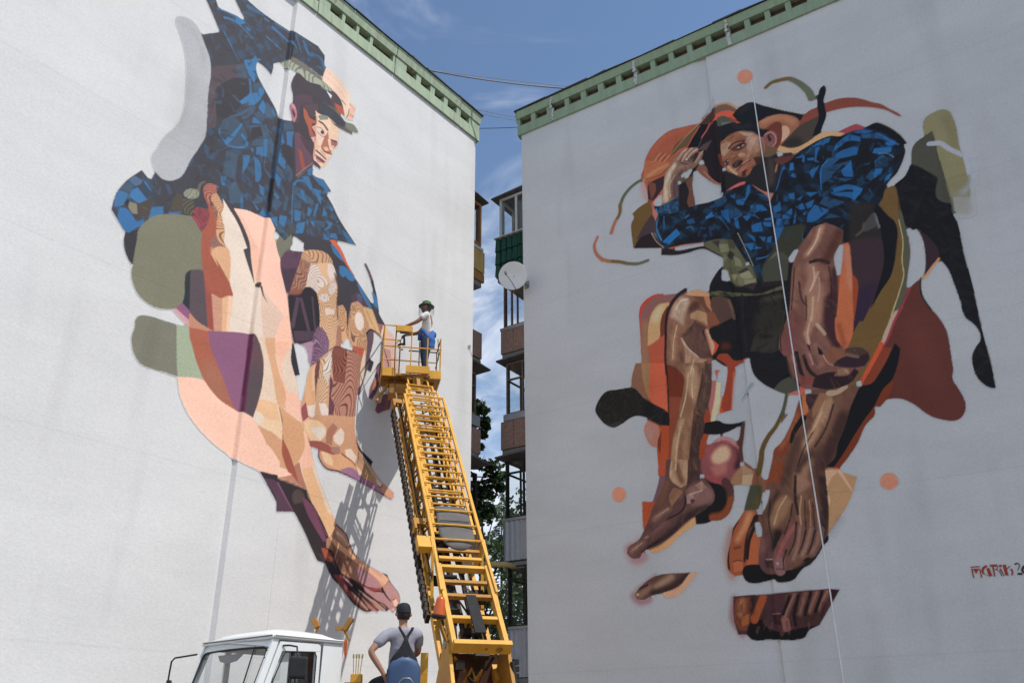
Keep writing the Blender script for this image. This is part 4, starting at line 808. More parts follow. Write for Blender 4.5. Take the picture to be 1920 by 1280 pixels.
F('abaf9a', 'L:30,45 100,30 150,10 230,20 370,110 490,220 612,340 655,382 560,352 480,292 330,242 230,152 130,107', m='band'); p.grain('band', '5f6154', 'L:700,-500', 17, .25, .8, seed=51); F('817d72', 'L:135,-15 230,10 482,210 482,242 350,150 150,30', m='band2'); p.grain('band2', '57534c', 'L:700,-500', 12, .3, .7, seed=52)
on('painted_raised_hand')
F('5c4c50', 'L:530,345 640,370 720,470 752,580 742,632 700,592 600,502 560,400'); F('e4e4e2', 'L:530,345 592,400 580,432'); F('b8624b', 'L:620,480 700,520 742,602 700,602 640,540'); F('f5d2ba', 'L:530,92 600,140 700,250 790,390 792,460 782,540 740,652 728,600 690,450 640,380 490,232 500,170', m='rh'); S('d7a386', 'L:520,120 640,220 760,380', 4); S('d7a386', 'L:505,180 640,300 740,430', 4); S('7a5148', 'L:700,450 740,500', 10); F('f0c1a7', 'L:785,480 852,520 850,557 820,562 778,490'); F('ebbba0', 'L:780,540 837,590 832,632 778,612'); F('ebbba0', 'L:760,620 817,640 817,670 768,662'); S('70483f', 'L:785,490 840,555', 6); S('70483f', 'L:780,545 770,600 750,640', 8); S('70483f', 'L:790,600 830,635', 6)
MUR_L = empty('mural', WL.P(5, 0))
tag(MUR_L, 'tall painted mural of a seated capped man bending forward on the sunlit white wall', 'mural')
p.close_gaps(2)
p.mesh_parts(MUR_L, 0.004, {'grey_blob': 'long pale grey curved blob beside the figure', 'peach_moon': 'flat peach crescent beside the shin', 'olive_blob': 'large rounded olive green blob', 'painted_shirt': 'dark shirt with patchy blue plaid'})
for o in list(MUR_L.children): o.matrix_parent_inverse = MUR_L.matrix_basis.inverted()
GAIN_R = (2.0, 1.86, 1.66)

# ------------------------------------------------------------------ right mural (in the shade of its own wall)
CR = dict(N=(1180, 120, 6.4), O=(1420, 120, 6.4), P=(1100, 300, 6.4), Q=(1320, 200, 8), R=(1340, 300, 6.4), T=(1600, 200, 6.4), U=(1600, 380, 6.4), V=(1600, 560, 6.4),
          W=(1170, 500, 6.4), X=(1380, 400, 6.4), Y=(1400, 560, 6.4), Z=(1100, 680, 6.4), a=(1340, 720, 6.4), b=(1130, 860, 6.4), c=(1340, 880, 5.333), d=(1160, 1040, 4.0), e=(1780, 1020, 12.8), f=(1600, 760, 6.4))
p = Paint(WR, 1.5, 11.6, 2.6, 15.6, GAIN_R, CR)
F, S, E, on = p.F, p.S, p.E, p.on; p.contrast = .24; p.pivot = .36; p.sat = .9; p.softness = .62
DK, B1, B2 = '212127', '28689c', '263d54'
# --- shapes at the far right
on('khaki_shape')
F('7f7b60', 'T:1080,30 1150,50 1200,130 1240,250 1280,480 1330,650 1380,850 1410,1000 1400,1080 1180,1080 1090,800 1020,560 960,290 855,345 840,220 870,130 980,60', m='kh'); F('848579', 'T:1170,1000 1410,1000 1430,1290 1200,1290', soft=30, a=.7); S('666249', 'T:1100,120 1190,330 1220,500', 60, soft=40, c='kh', a=.5)
S('9297a3', 'T:915,442 1040,432 1150,500 1310,575', 50, 46, keep=False); S('8f97a4', 'T:1390,600 1430,760 1430,900 1320,1020', 50, soft=14, a=.7)
on('army_green_shape')
F('4e4e46', 'T:950,285 985,400 1020,560 1090,800 1175,1150 1080,1145 1010,1090 990,1030 1015,850 900,770 705,685 700,620 710,500 760,420 860,350')
S('9297a3', 'T:915,442 1010,436', 50, keep=True)
on('black_tail')
F('1f1e22', 'T:720,690 1010,850 990,1030 1010,1100 1080,1140 1175,1160 1200,1280 U:1250,220 1330,600 1430,950 1500,1280 V:1580,480 1640,680 1717,1062 1690,1070 1600,1040 1500,950 1440,800 1430,680 1470,580 1525,500 1520,400 1450,300 1350,220 1280,0 U:1200,930 1140,790 1035,655 1000,560 900,400 760,310 720,325 620,250 580,80 T:525,1000 500,930 620,830 690,690', m='bt'); p.scuff('bt', '2b2a2e', 120, 5, 20, .5, 3)
F('3d2d35', 'U:760,310 900,400 1035,600 1030,655 830,905 860,830 870,650 840,450 800,360'); S('b0815c', 'U:1030,668 840,910', 22, keep=False)
on('brown_blob')
F('5f3731', 'U:800,910 820,1050 850,1150 940,1280 V:960,140 1060,260 1130,390 1160,540 1190,740 1205,850 1195,950 1260,1060 1330,1180 f:1355,0 1340,80 1290,150 1190,180 1080,165 950,130 850,70 760,0 V:600,1200 510,1190 410,1195 300,1100 250,1000 370,570 480,330 590,90 U:590,1230 690,1010', m='bb'); S('6a3e36', 'V:700,300 850,700 1000,1000', 200, soft=90, c='bb', a=.5); S('8a3a48', 'U:690,1010 590,1230 V:560,120', 14, 20)
S('23282b', 'U:812,900 815,1050 850,1150 945,1285', 14)
on('sage_strip')
F('575749', 'U:530,80 580,90 620,240 680,480 690,600 660,850 640,1000 580,1230 530,1290 490,1290 580,1000 610,850 590,650 600,450 550,200')
on('olive_strip')
F('6b5631', 'T:390,990 490,940 525,1000 540,1220 U:540,100 560,280 600,450 590,650 610,850 580,1000 500,1250 480,1290 Y:1740,180 1640,460 1610,500 1400,900 1280,1050 1100,1050 1200,800 1230,560 1300,370 1490,0 U:220,1280 350,1030 440,900 500,700 535,400 500,220 420,150 300,0 T:300,1180 350,1110', m='os'); S('a39d78', 'U:550,200 600,450 590,700 610,860 560,1050 490,1270', 9); S('a39d78', 'Y:1800,20 1740,190', 9)
F('a58f7b', 'Y:1822,118 1750,190 1700,300 1630,490 1645,547 1690,480 1780,260'); S('8c3b4a', 'Y:1870,90 1780,260 1690,490 1650,560', 26, 18)
on('orange_strip')
F('b3502b', 'Y:1610,500 1645,545 1560,720 1470,880 1385,1035 1400,930 1560,620'); F('7b3f2b', 'Y:1650,570 1745,580 1620,880 1500,1012 1385,1035 1480,870')
# --- raised arm side: shapes behind the head
on('rust_halo')
F('96563f', 'N:170,1290 200,1130 260,1010 350,900 480,800 640,755 830,722 900,760 800,1000 700,1290 P:1000,60 900,380 800,480 745,480 730,400 700,280 655,200 690,90', m='rh'); S('a8665a', 'P:680,240 700,400 740,480', 60, soft=25, a=.6); S('a3604a', 'N:250,1100 420,880 700,770', 60, soft=30, c='rh', a=.5)
F('615438', 'N:840,722 700,850 560,960 490,1105 690,1000 800,860 872,728'); S('a17b5d', 'N:1010,510 870,690 690,860 500,1085', 18, 6)
F('7f8a9a', 'N:1010,400 1032,500 890,640 840,700 930,560', soft=4, a=.6)
on('squiggle'); S('5a604d', 'P:715,215 620,260 540,320 450,430 405,540', 42, 46, keep=False); S('6d5a33', 'P:405,530 400,640 350,730', 46, 44, keep=False); S('98664e', 'P:352,720 325,790 300,870', 42, 50, keep=False); S('7f9078', 'P:725,210 690,235', 36, keep=False)
on('squiggle#2'); S('9a614d', 'P:135,920 95,1020 120,1120 200,1200', 34, 46, keep=False); S('8f6743', 'P:190,1190 270,1210 320,1212', 44, keep=False); S('6c5931', 'P:310,1212 400,1218 500,1240', 44, 40, keep=False); S('5f6352', 'P:490,1238 620,1240 740,1200', 42, 38, keep=False)
on('squiggle#3'); S('6f5b34', 'O:105,280 170,225 280,190 380,175 440,190', 44, 56, keep=False); S('606556', 'O:430,190 500,225 560,270 620,330 655,405', 56, 84, keep=False)
on('peach_dot'); E('b37a66', 'N:1390,150', 94, 82, -.3, soft=2)
on('peach_dot#2'); E('b37a66', 'c:1748,112', 92, 84, soft=2)
on('peach_dot#3'); E('b67d69', 'b:200,422', 82, 90, soft=2)
# --- hat
on('painted_hat')
F('4b3b34', 'N:1025,515 1032,640 960,722 855,722 930,630'); F('6c5749', 'N:1038,520 1110,488 1190,492 1300,550 1250,592 1100,572 1045,602'); S('a98061', 'N:1030,500 1100,477 1180,470 1250,500 1300,535', 20)
F('2b2328', 'N:1040,660 1072,740 1115,1190 Q:300,1140 270,1152 200,1132 100,1040 40,960 20,880 N:910,1200 820,1000 880,880 960,750'); F('1c2026', 'N:840,722 985,720 920,830 830,992 690,1012 730,930 820,800'); F('cb523b', 'N:1038,602 1110,570 1200,558 1275,580 1240,622 1335,700 1300,712 1200,642 1110,622 1050,662 960,722 1030,650'); S('c94a3b', 'N:970,715 930,800 870,880', 14); S('c94a3b', 'N:850,740 760,880 690,1000 600,1040', 10); S('c9503a', 'N:690,1000 600,1040 560,1090', 26)
F('54474a', 'N:1000,910 930,1032 830,1032 870,980', soft=3); S('7a6a62', 'N:1000,700 900,850 830,1000', 6, soft=2, a=.7)
F('4e534a', 'N:1058,640 1140,618 1245,690 1120,762 1060,740'); F('686b60', 'N:1110,700 1235,692 1120,760', soft=6); S('7d4a30', 'N:1200,640 1330,700', 20)
F('212329', 'N:1240,610 1310,530 1400,470 1480,455 1560,480 O:120,510 350,570 560,605 510,690 490,650 400,610 250,600 100,640 20,690 N:1480,725 1320,692', m='hat'); S('33353a', 'N:1340,560 1440,500', 60, soft=30, c='hat', a=.6); S('cfc4aa', 'O:110,497 350,555 552,596', 8, 5); S('b98f72', 'N:1290,530 1400,470', 12, soft=4, a=.7)
F('8e6049', 'O:20,690 150,630 280,600 400,620 490,660 502,740 440,800 380,870 300,960 250,1012 220,960 280,860 290,750 250,690 180,700 100,770 30,770', m='hl'); S('ab7d60', 'O:60,700 200,640 330,640 440,700', 60, soft=25, c='hl', a=.8); F('6c3b32', 'O:240,690 282,700 302,780 292,920 250,1012 200,980 240,870 200,800 110,790 180,720'); F('cb907a', 'O:300,745 350,740 392,790 380,850 290,942 302,850')
F('7c4739', 'O:508,725 560,620 640,550 740,510 800,480 950,420 1150,400 1270,420 1400,460 1480,475 1600,540 1700,590 1738,627 1700,622 1550,552 1400,522 1230,512 1080,522 930,552 830,582 740,625 600,690'); F('4b433d', 'O:740,622 722,700 690,862 560,962 400,1002 283,972 400,850 500,750 600,690', m='fe'); F('2f2c2a', 'O:283,972 400,880 520,880 560,962 400,1002', c='fe', soft=25, a=.8)
F('1f2027', 'O:800,253 827,280 820,360 800,430 810,490 832,600 827,640 790,740 760,832 668,872 700,760 740,680 723,500 730,400 760,290')
# --- shirt
on('painted_shirt')
F('201f24', 'O:1280,770 1430,700 1560,740 1720,850 1802,947 1750,967 1650,900 1500,820 1400,787'); S('6f7a6a', 'O:1440,695 1600,760 1740,860', 10, soft=6, a=.5); F('90454f', 'O:968,812 1100,750 1190,718 1295,755 1240,787 1160,797 1040,837'); F('b98f6b', 'O:265,980 400,1010 520,980 660,900 760,830 900,803 1055,830 1000,862 880,862 740,912 600,992 480,1062 340,1062 243,1035')
F(DK, 'O:490,1060 600,990 740,910 880,860 1000,865 1160,800 1400,790 1560,850 1750,970 1780,1020 1760,1130 1700,1270 T:530,790 420,910 380,990 350,1110 300,1180 X:1440,260 1400,330 1290,350 1280,230 1200,150 1080,110 930,160 830,300 805,325 800,250 850,180 R:1105,765 950,780 830,800 830,880 750,990 690,1080 620,1190 X:330,600 320,780 330,870 R:470,1280 300,1110 210,950 0,960 P:1400,985 1150,1015 1000,1052 900,1000 850,900 830,740 850,650 810,545 870,550 1000,500 1100,430 1115,620 1300,540 1480,500 1680,400 R:150,370 380,260 420,270 640,350 670,480 720,400 780,200 850,30 O:290,1220 440,1110', m='sh', sharp=40)
p.plaid('sh', '223a50', '255474', .20, .35, .4, 7, 1.2)
F(DK, 'X:1000,90 1240,60 1450,200 1400,340 1290,350', soft=30, a=.8, c='sh'); F(DK, 'O:1120,1090 1420,1080 1400,1290 1150,1290', soft=25, a=.7, c='sh')
for q in ('1100,840 1240,870 1245,930 1100,920 980,1000 900,1060 950,960 1040,880', '930,1110 960,1070 1230,960 1220,1000 1200,1085 950,1127', '1400,1010 1620,985 1600,1062 1400,1062', '700,960 800,900 885,878 860,940 760,970 640,1010 590,1080', '700,1000 760,990 720,1090 710,1150 760,1180 690,1170', '450,1130 530,1090 560,1060 540,1120', '545,1095 574,1090 570,1180 540,1170', '600,1130 680,1118 690,1152 610,1152', '920,1270 1050,1200 1130,1150 1140,1270', '290,1220 360,1250 280,1280', '400,1200 440,1180 440,1270 390,1270', '1230,790 1400,800 1300,830 1150,820'):
    F(B1, 'O:' + q, c='sh', a=.8)
for q in ('1250,840 1450,830 1620,930 1640,990 1500,900 1260,890', '1410,1160 1500,1080 1570,1130 1540,1220 1420,1230', '840,1130 800,1200 780,1280 850,1250 1000,1130 930,1120', '1450,820 1720,960 1640,920 1440,850'):
    F('2d5478', 'O:' + q, c='sh')
for q in ('260,500 460,490 470,530 270,560 230,550', '270,740 360,740 330,800 200,890', '400,830 470,790 430,870 370,910', '0,940 120,980 80,1050 0,1120', '380,430 500,400 520,450 420,470', '250,290 420,370 560,450 540,460 400,390'):
    F(B1, 'T:' + q, c='sh', a=.9)
F(B2, 'T:270,640 400,600 430,690 400,720 280,720', c='sh'); S('8fa0ae', 'T:300,560 420,560 490,605', 5, a=.8)
for q in ('1130,130 1260,60 1200,180 1175,215', '1420,340 1600,290 1780,340 1760,370 1600,350 1440,390', '1390,380 1600,380 1740,380 1690,482 1600,440 1450,420', '1200,530 1380,600 1180,740 1110,740 1120,660', '910,30 940,30 960,110 900,130', '910,190 950,150 980,212', '800,70 850,60 800,180 770,300 740,372 720,320 780,200', '890,400 960,390 965,470 900,460', '1100,385 1250,380 1150,440', '990,470 1060,420 1030,490', '970,560 1060,510 1090,580 1060,592', '1090,520 1200,470 1170,560 1120,580', '700,570 790,490 800,600 720,640', '810,670 930,570 940,690 830,712', '970,600 987,600 970,760 945,760', '1060,640 1100,610 1090,660', '750,700 820,700 822,870 740,990 725,850', '500,530 590,550 640,600 500,620', '430,540 480,540 470,620 440,620', '340,670 460,650 390,730', '600,700 700,680 690,720 600,722', '580,740 690,740 680,800 600,780', '440,780 560,740 580,850 460,862', '250,620 340,660 280,690 305,822 265,805 240,700', '260,480 380,450 350,540 270,530', '190,430 260,400 240,460', '380,870 490,920 490,982', '530,910 620,920 600,982', '640,920 690,910 680,987 630,980', '350,1000 470,990 470,1060 440,1082', '490,1030 580,1050 480,1072', '500,1172 620,1150 662,1120 640,1160 500,1197', '400,290 432,290 420,400 360,500', '80,600 170,590 192,762 100,660', '1520,120 1640,10 1670,200 1560,190'):
    F(B1, 'R:' + q, c='sh', a=.8)
for q in ('1280,100 1640,0 1560,90 1430,190 1290,285 1270,200', '1320,430 1570,500 1410,580 1260,520', '1300,700 1400,640 1520,680', '830,440 890,420 880,500 830,490', '830,720 900,700 900,770 830,772', '500,400 600,410 650,470', '700,640 800,640 790,690 700,690', '170,580 240,600 230,700 190,690', '0,490 130,420 150,500 40,560', '230,700 250,560 350,640 320,660', '480,540 520,620 400,640', '1470,210 1660,220 1560,260', '1820,200 1900,100 1920,220 1860,240'):
    F('2a4c6c', 'R:' + q, c='sh')
S(B1, 'R:1360,0 1290,80 1275,200 1285,350', 16, 12, c='sh'); S(B1, 'R:1100,800 1055,900 1070,960', 16, 8, c='sh'); S(B1, 'R:400,645 480,660 540,700', 10, 6, c='sh'); S('a6a494', 'R:280,870 350,1010 470,1270', 5); S(DK, 'R:1430,185 1550,70', 30, c='sh')
F('26435f', 'P:870,560 1100,440 1112,620 1000,640 860,620', c='sh', m='cuff'); S('3d7199', 'P:840,580 860,680 840,800 900,960', 14, 20, c='sh'); F(B1, 'P:910,980 1080,820 1130,880 990,1010', c='sh'); F(B1, 'P:1430,680 1510,620 1540,670 1430,712', c='sh'); F('1d5a8c', 'P:1620,610 1700,590 1732,752', c='sh'); S(B1, 'P:1550,640 1640,730 1712,830', 12, 5, c='sh'); F('28517a', 'P:1200,720 1280,700 1310,750 1220,770', c='sh'); S('3a6a90', 'P:1200,815 1250,795 1285,830', 10, c='sh'); S('2d5f8a', 'P:930,680 935,820', 14, c='sh'); S('2d5f8a', 'P:1190,690 1225,660', 24, c='sh'); S('28486a', 'P:1500,560 1680,470', 40, 20, soft=8, c='sh', a=.8); S('28486a', 'P:1480,800 1500,900', 30, soft=12, c='sh', a=.6)
p.scuff('sh', '1b1b20', 90, 5, 18, .6, 8); p.scuff('sh', '2c5d88', 90, 4, 13, .45, 14); p.scuff('cuff', '4a7798', 30, 4, 10, .4, 15)
F('b45c5e', 'R:138,372 372,213 372,282 290,312'); F('a26c64', 'R:450,290 640,340 707,385 675,487 600,400 520,350')
# --- raised forearm and hands
on('painted_raised_arm')
F('3e2f35', 'P:800,250 950,180 900,380 800,482 740,472 735,300'); F('70483a', 'P:740,260 830,280 832,380 780,472'); F('a66a5c', 'P:780,500 800,560 852,640 832,742 790,660 768,590'); S('cb523b', 'P:910,360 860,430 800,510 810,550', 14)
F('2b262b', 'P:1330,20 1352,50 1300,130 1180,260 1115,290 1115,615 1300,545 1290,480 1270,330 1240,280 1200,250'); F('6c4c3d', 'P:1190,260 1285,175 1272,330 1302,480 1302,547 1230,562 1210,500 1232,380'); F('60593a', 'P:1120,220 1180,200 1192,240 1140,272'); F('7c5547', 'P:1320,115 1350,50 1430,70 1480,200 1560,270 1625,287 1560,290 1400,192'); S('a8705e', 'Q:0,965 100,1070 200,1140 270,1152', 12)
F('8f5740', 'N:190,1285 280,1150 330,1070 400,1048 470,1068 492,1100 440,1200 480,1190 400,1285', soft=3); [S('ab7357', 'N:' + q, 26, 22, soft=8, a=.9) for q in ('300,1190 340,1110 380,1070', '350,1190 395,1120 440,1080', '405,1190 445,1140 480,1095')]; [S('6a3c2e', 'N:' + q, 7, soft=3) for q in ('330,1190 370,1110 410,1070', '380,1195 425,1130 460,1085')]; F('a06344', 'P:700,0 1000,25 990,72 900,160 750,242 690,240', soft=8); S('b0835f', 'P:740,190 860,110 980,55', 44, 20, soft=16, a=.9); S('5f3426', 'P:720,230 900,165 990,75', 8, soft=4)
F('7d6456', 'P:910,500 905,420 930,300 940,180 1000,60 1060,0 N:520,1180 560,1100 610,1040 700,1008 760,1000 835,1010 832,1060 885,1038 890,1075 830,1190 P:1300,85 1180,130 1110,220 1090,300 1100,432 1000,490 905,522', m='fa', sharp=40); S('c6af9a', 'P:950,480 960,300 1000,150 1060,60', 60, 50, soft=18, c='fa'); S('58434a', 'P:1070,430 1060,300 1090,200 1160,130', 70, 50, soft=14, c='fa'); S('b69c88', 'P:1010,440 1000,300 1060,180', 12, soft=4, c='fa', a=.8); S('8a6f60', 'P:1090,90 1200,60', 40, soft=12, c='fa')
for q in ('590,1140 640,1060 690,1022', '640,1150 690,1070 755,1012', '690,1140 740,1070 815,1022'): S('95796a', 'N:' + q, 44, 36, soft=8, c='fa'); S('c0a592', 'N:' + q, 14, soft=5, c='fa', a=.7)
for q in ('620,1160 665,1075 715,1020', '670,1160 720,1080 780,1015'): S('33242a', 'N:' + q, 10, 6, soft=2, c='fa')
F('38282e', 'N:700,1150 760,1090 830,1050 840,1090 790,1160 720,1190', soft=6, c='fa'); S('a88878', 'N:800,1170 850,1090 885,1045', 26, 18, soft=6); E('d0c0b2', 'N:690,1140', 14, 10); S('4a3338', 'N:620,1180 700,1200 790,1160', 12, soft=4, c='fa')
on('olive_wing')
F('68532e', 'P:770,480 790,640 700,760 600,950 640,930 565,1057 545,900 540,760 570,690 553,640 640,560'); F('4b3d41', 'P:790,640 832,740 842,862 780,870 640,932 600,952 700,770'); F('2f2629', 'P:640,935 780,870 850,950 935,1052 570,1057'); S('b99c86', 'P:780,870 840,970 930,1050', 6); S('b2623f', 'P:1000,1056 1150,1022 1390,988', 14, 9)
F('2f2729', 'P:900,1080 940,1060 1100,1082 1280,1050 1430,1030 1500,1060 1590,1100 1662,1160 1640,1172 1540,1122 1400,1062 1210,1112 1080,1137 898,1137')
# --- head
on('painted_head')
F('1d1b1f', 'Q:270,1100 320,940 345,1250 300,1290 262,1290'); F('2c2a2c', 'Q:1040,760 1170,840 1125,1100 1060,1290 980,1290 900,1000')
F('2c2a2c', 'Q:310,960 440,1000 540,1050 640,1050 760,870 740,750 870,740 950,760 1100,700 1150,860 1100,1100 1050,1260 980,1280 700,1150 640,1120 560,1130 330,1245', m='nk'); S('4e4541', 'Q:1000,800 1020,950 1000,1150', 90, soft=40, c='nk', a=.8); S('8a6554', 'Q:1100,870 1080,970', 26, soft=12, c='nk'); F('5f3a38', 'Q:1050,790 1150,740 1330,690 1350,760 1230,840 1120,860', soft=8); F('33353f', 'Q:1180,700 1320,680 1330,730 1200,750', soft=8)
F('24252a', 'N:1070,750 1240,700 1330,710 1480,700 1560,760 1625,862 1570,882 1480,802 1330,802 1200,842 1110,945 1080,800', m='cp'); S('35363b', 'N:1250,730 1330,760 1450,740', 40, soft=20, c='cp', a=.6); F('232529', 'Q:760,260 840,330 1000,350 960,380 880,450 830,420 740,330')
F('66523f', 'Q:1000,600 1105,610 1090,690 1000,745 890,745 870,560 900,480 960,580', soft=6)
F('8b6049', 'Q:258,540 330,470 420,415 520,368 650,400 760,400 860,450 905,480 900,745 860,840 740,900 690,1000 620,1047 540,1042 430,992 370,942 320,902 290,832 270,742 253,640', m='fc')
F('aa8a7a', 'Q:640,440 760,430 850,480 860,600 780,640 690,700 660,640 640,540', soft=18, c='fc'); F('a48c79', 'Q:520,368 640,368 760,410 640,440', soft=8, c='fc'); F('a3866e', 'Q:265,570 350,515 410,530 390,640 310,742 260,700', soft=14, c='fc'); F('75503c', 'Q:400,560 470,470 560,440 640,450 640,530 520,510', soft=16, c='fc', a=.7); F('583b35', 'Q:390,640 470,585 600,515 645,560 560,640 480,665', soft=10, c='fc'); S('3d2927', 'Q:380,620 430,560 520,518 615,505', 34, 20, soft=5, c='fc'); S('a2968f', 'Q:510,615 560,595 600,572', 20, soft=3, c='fc'); E('1b1618', 'Q:553,588', 20, 18, c='fc'); S('33221f', 'Q:495,600 550,560 620,545', 9, c='fc'); S('3a2624', 'Q:500,650 600,612 642,560', 8, soft=3, c='fc'); F('a98d76', 'Q:510,715 560,690 630,700 610,755 545,748', soft=13, c='fc', a=.8); S('a98a72', 'Q:660,740 720,680 820,640', 60, soft=30, c='fc', a=.7); S('5f463f', 'Q:850,500 870,650 860,780', 60, soft=30, c='fc', a=.8)
F('7a5240', 'Q:400,740 480,700 545,770 592,790 592,832 500,922 430,882 400,800', soft=5, c='fc'); F('30242a', 'Q:425,862 500,800 570,788 594,822 500,924 440,905', soft=3, c='fc'); S('9c7860', 'Q:410,750 470,730', 22, soft=12, c='fc', a=.7); S('3a2e2b', 'Q:600,1035 740,930 870,830 900,740', 80, 100, soft=30, c='fc', a=.85); S('4a352f', 'Q:300,880 400,960 520,1030', 36, soft=16, c='fc', a=.7); F('463230', 'Q:285,840 340,788 395,778 372,872 330,884', soft=4, c='fc'); S('8f867e', 'Q:318,852 372,800', 18, soft=3, c='fc'); E('181416', 'Q:345,830', 15, 15, c='fc'); S('b08d70', 'Q:370,900 420,950 500,1010', 44, 30, soft=14, c='fc'); S('36222a', 'Q:505,945 570,880 640,832 705,798', 20, 12, soft=2, c='fc'); F('94504f', 'Q:525,985 600,920 700,830 745,850 640,925 580,985 550,1003', soft=3, c='fc'); S('b07470', 'Q:560,960 650,885', 12, soft=5, c='fc', a=.7); F('40292a', 'Q:575,975 650,930 630,1035 580,1038', soft=8, c='fc'); F('8f5c3a', 'Q:625,985 700,920 735,910 690,1000 645,1040', soft=13, c='fc', a=.8); S('a98a70', 'Q:425,965 520,912', 14, soft=5, c='fc'); S('a8826a', 'Q:590,850 660,800', 22, soft=8, c='fc', a=.8); F('33292b', 'Q:740,760 830,740 905,760 900,850 800,880', soft=14, c='fc', a=.9); S('6a3a2c', 'Q:235,720 265,830 290,880', 40, soft=12, a=.9)
F('7c5452', 'Q:898,430 960,370 1042,363 1092,440 1092,540 1042,602 960,582 900,500', m='er'); F('472b31', 'Q:950,430 1000,400 1042,450 1032,532 990,522 960,480', soft=5, c='er'); S('a07776', 'Q:915,420 990,378 1070,430 1080,540 1040,590', 15, soft=3, c='er'); S('8c6462', 'Q:1000,430 1030,480 1010,540', 14, soft=5, c='er')
# --- shorts
on('painted_shorts')
F('5c5e49', 'P:1400,990 1500,960 1700,950 1770,1000 1900,1200 1920,1280 1700,1330 1650,1280 1640,1170 1540,1100 1420,1030', m='cm'); F('5c5e49', 'W:1235,-10 1520,-10 1610,175 1440,235 1310,190', m='cm')
rs = np.random.RandomState(5)
for q, cc in (('P:1590,1010 1700,1000 1720,1080 1620,1110', '767760'), ('P:1500,970 1600,960 1590,1050', '453b3a'), ('P:1720,1080 1780,1120 1750,1200 1690,1150', '3d3336'), ('P:1640,1110 1700,1160 1660,1230', '6c6d57'), ('P:1770,1150 1850,1200 1870,1280 1790,1260', '74755e'), ('P:1700,950 1760,960 1790,1060 1720,1060', '4b4a3e'), ('W:1240,0 1350,0 1360,80 1280,90', '565742'), ('W:1360,60 1480,0 1520,60 1420,90', '463a3c'), ('W:1380,90 1500,40 1560,130 1440,140', '82836a'), ('W:1290,100 1370,90 1330,170', '787960'), ('W:1360,100 1430,140 1440,225 1380,200', '6a6b56'), ('W:1440,150 1580,140 1590,185 1450,215', '7c7d64'), ('W:1440,215 1590,180 1560,280 1420,260', '3f3338')): F(cc, q)
F('232226', 'W:1025,290 1040,200 1100,90 1185,-10 1172,158 1312,188 1340,240 1440,235 1560,280 1600,175 1530,0 1680,240 1900,200 X:620,560 690,600 660,900 640,1180 Y:450,330 400,480 400,600 470,680 520,900 640,1050 725,1070 480,1133 330,1083 200,1012 90,902 40,700 W:1510,1020 1500,1080 1330,1202 1230,1192 1100,1112 1060,1080 1120,960 1050,860 1020,742 1160,690 1140,600 1050,470', m='so', sharp=40)
F('3d3e34', 'R:830,810 950,780 1060,770 1092,800 1060,900 1060,960 940,1100 880,1200 885,1290 600,1290 640,1170 740,1000'); F('5d5d4b', 'R:640,1210 740,1090 860,1150 760,1270 620,1290', soft=3); F('4a4c42', 'X:400,560 560,450 640,530 540,620 400,640', soft=4); F('39423d', 'R:850,840 950,820 960,930 850,960', soft=20, a=.8); S('77776a', 'X:350,720 440,760', 50, soft=20, a=.6); F('474a40', 'X:330,640 420,540 640,560 620,800 340,840', soft=3); F('302528', 'X:330,820 560,800 570,830 340,880')
F('585842', 'W:1025,302 1150,285 1390,310 1640,312 1900,220 1912,262 1660,332 1400,347 1030,342', soft=2); F('3b3832', 'Y:180,150 470,130 430,450 400,600 300,642 45,620', c='so', soft=6); F('35322d', 'W:1650,380 1900,330 1920,700 1620,900 1560,760', c='so', soft=25, a=.9); S('4e4a3c', 'W:1660,400 1900,340', 40, soft=18, c='so', a=.7); S('2a282c', 'W:1420,340 1440,700 1480,1000', 30, soft=8, c='so'); p.scuff('so', '1a191c', 90, 6, 22, .5, 23)
F('4c4e44', 'Y:330,1075 420,980 520,930 640,1048 720,1070 480,1133', soft=3); F('a2625a', 'Y:480,1140 650,1080 735,1062 640,1145', soft=4); F('c0504a', 'Y:640,1050 735,1068 650,1110')
F('c58f76', 'W:980,745 1010,745 1050,850 1092,940 1062,1062 1045,930'); F('b64a30', 'W:1060,860 1142,935 1110,1012 1065,1067 1092,950'); F('5e2f22', 'W:1180,900 1290,920 1280,990 1170,990', soft=20, a=.8)
on('orange_stem'); F('8c4027', 'W:1108,1092 1150,1040 1240,1038 1330,1120 1502,1080 1420,1150 1335,1202 Z:1790,60 1772,240 1740,562 1607,602 1640,420 1690,150 W:1240,1190'); S('b0694f', 'Z:1775,110 1745,560', 16, a=.8); F('bb4326', 'Z:1625,540 1660,580 1607,602')
# --- knee and shin
on('painted_knee')
S('b23c2b', 'W:470,336 400,336 300,380 220,460 195,540 205,760 215,1030', 30, 14, keep=False); F('815c58', 'W:480,335 640,318 545,420 420,440 330,560 300,700 290,900 300,1060 320,1290 215,1290 215,1030 225,540 300,430 380,350', m='kb'); F('8f6c52', 'W:220,650 310,640 300,900 320,1290 215,1290', c='kb', soft=40); F('b38d67', 'W:295,740 310,650 360,520 440,450 530,420 555,440 470,560 440,680 440,800 420,850 288,947', m='kt'); F('d0b596', 'W:330,620 400,500 500,440 430,600 400,690', c='kt', soft=25, a=.6); F('6e3c2b', 'W:470,560 530,460 510,800 440,850 440,680', soft=5); F('a3523b', 'W:297,952 430,860 495,800 505,1290 325,1290', m='ko')
F('7e5c4a', 'Z:590,0 660,0 680,200 765,410 690,422 600,332 540,302 545,180'); F('90724f', 'Z:660,0 772,0 777,445 740,402 680,200'); F('b65b3f', 'Z:768,0 942,0 987,592 880,540 775,452')
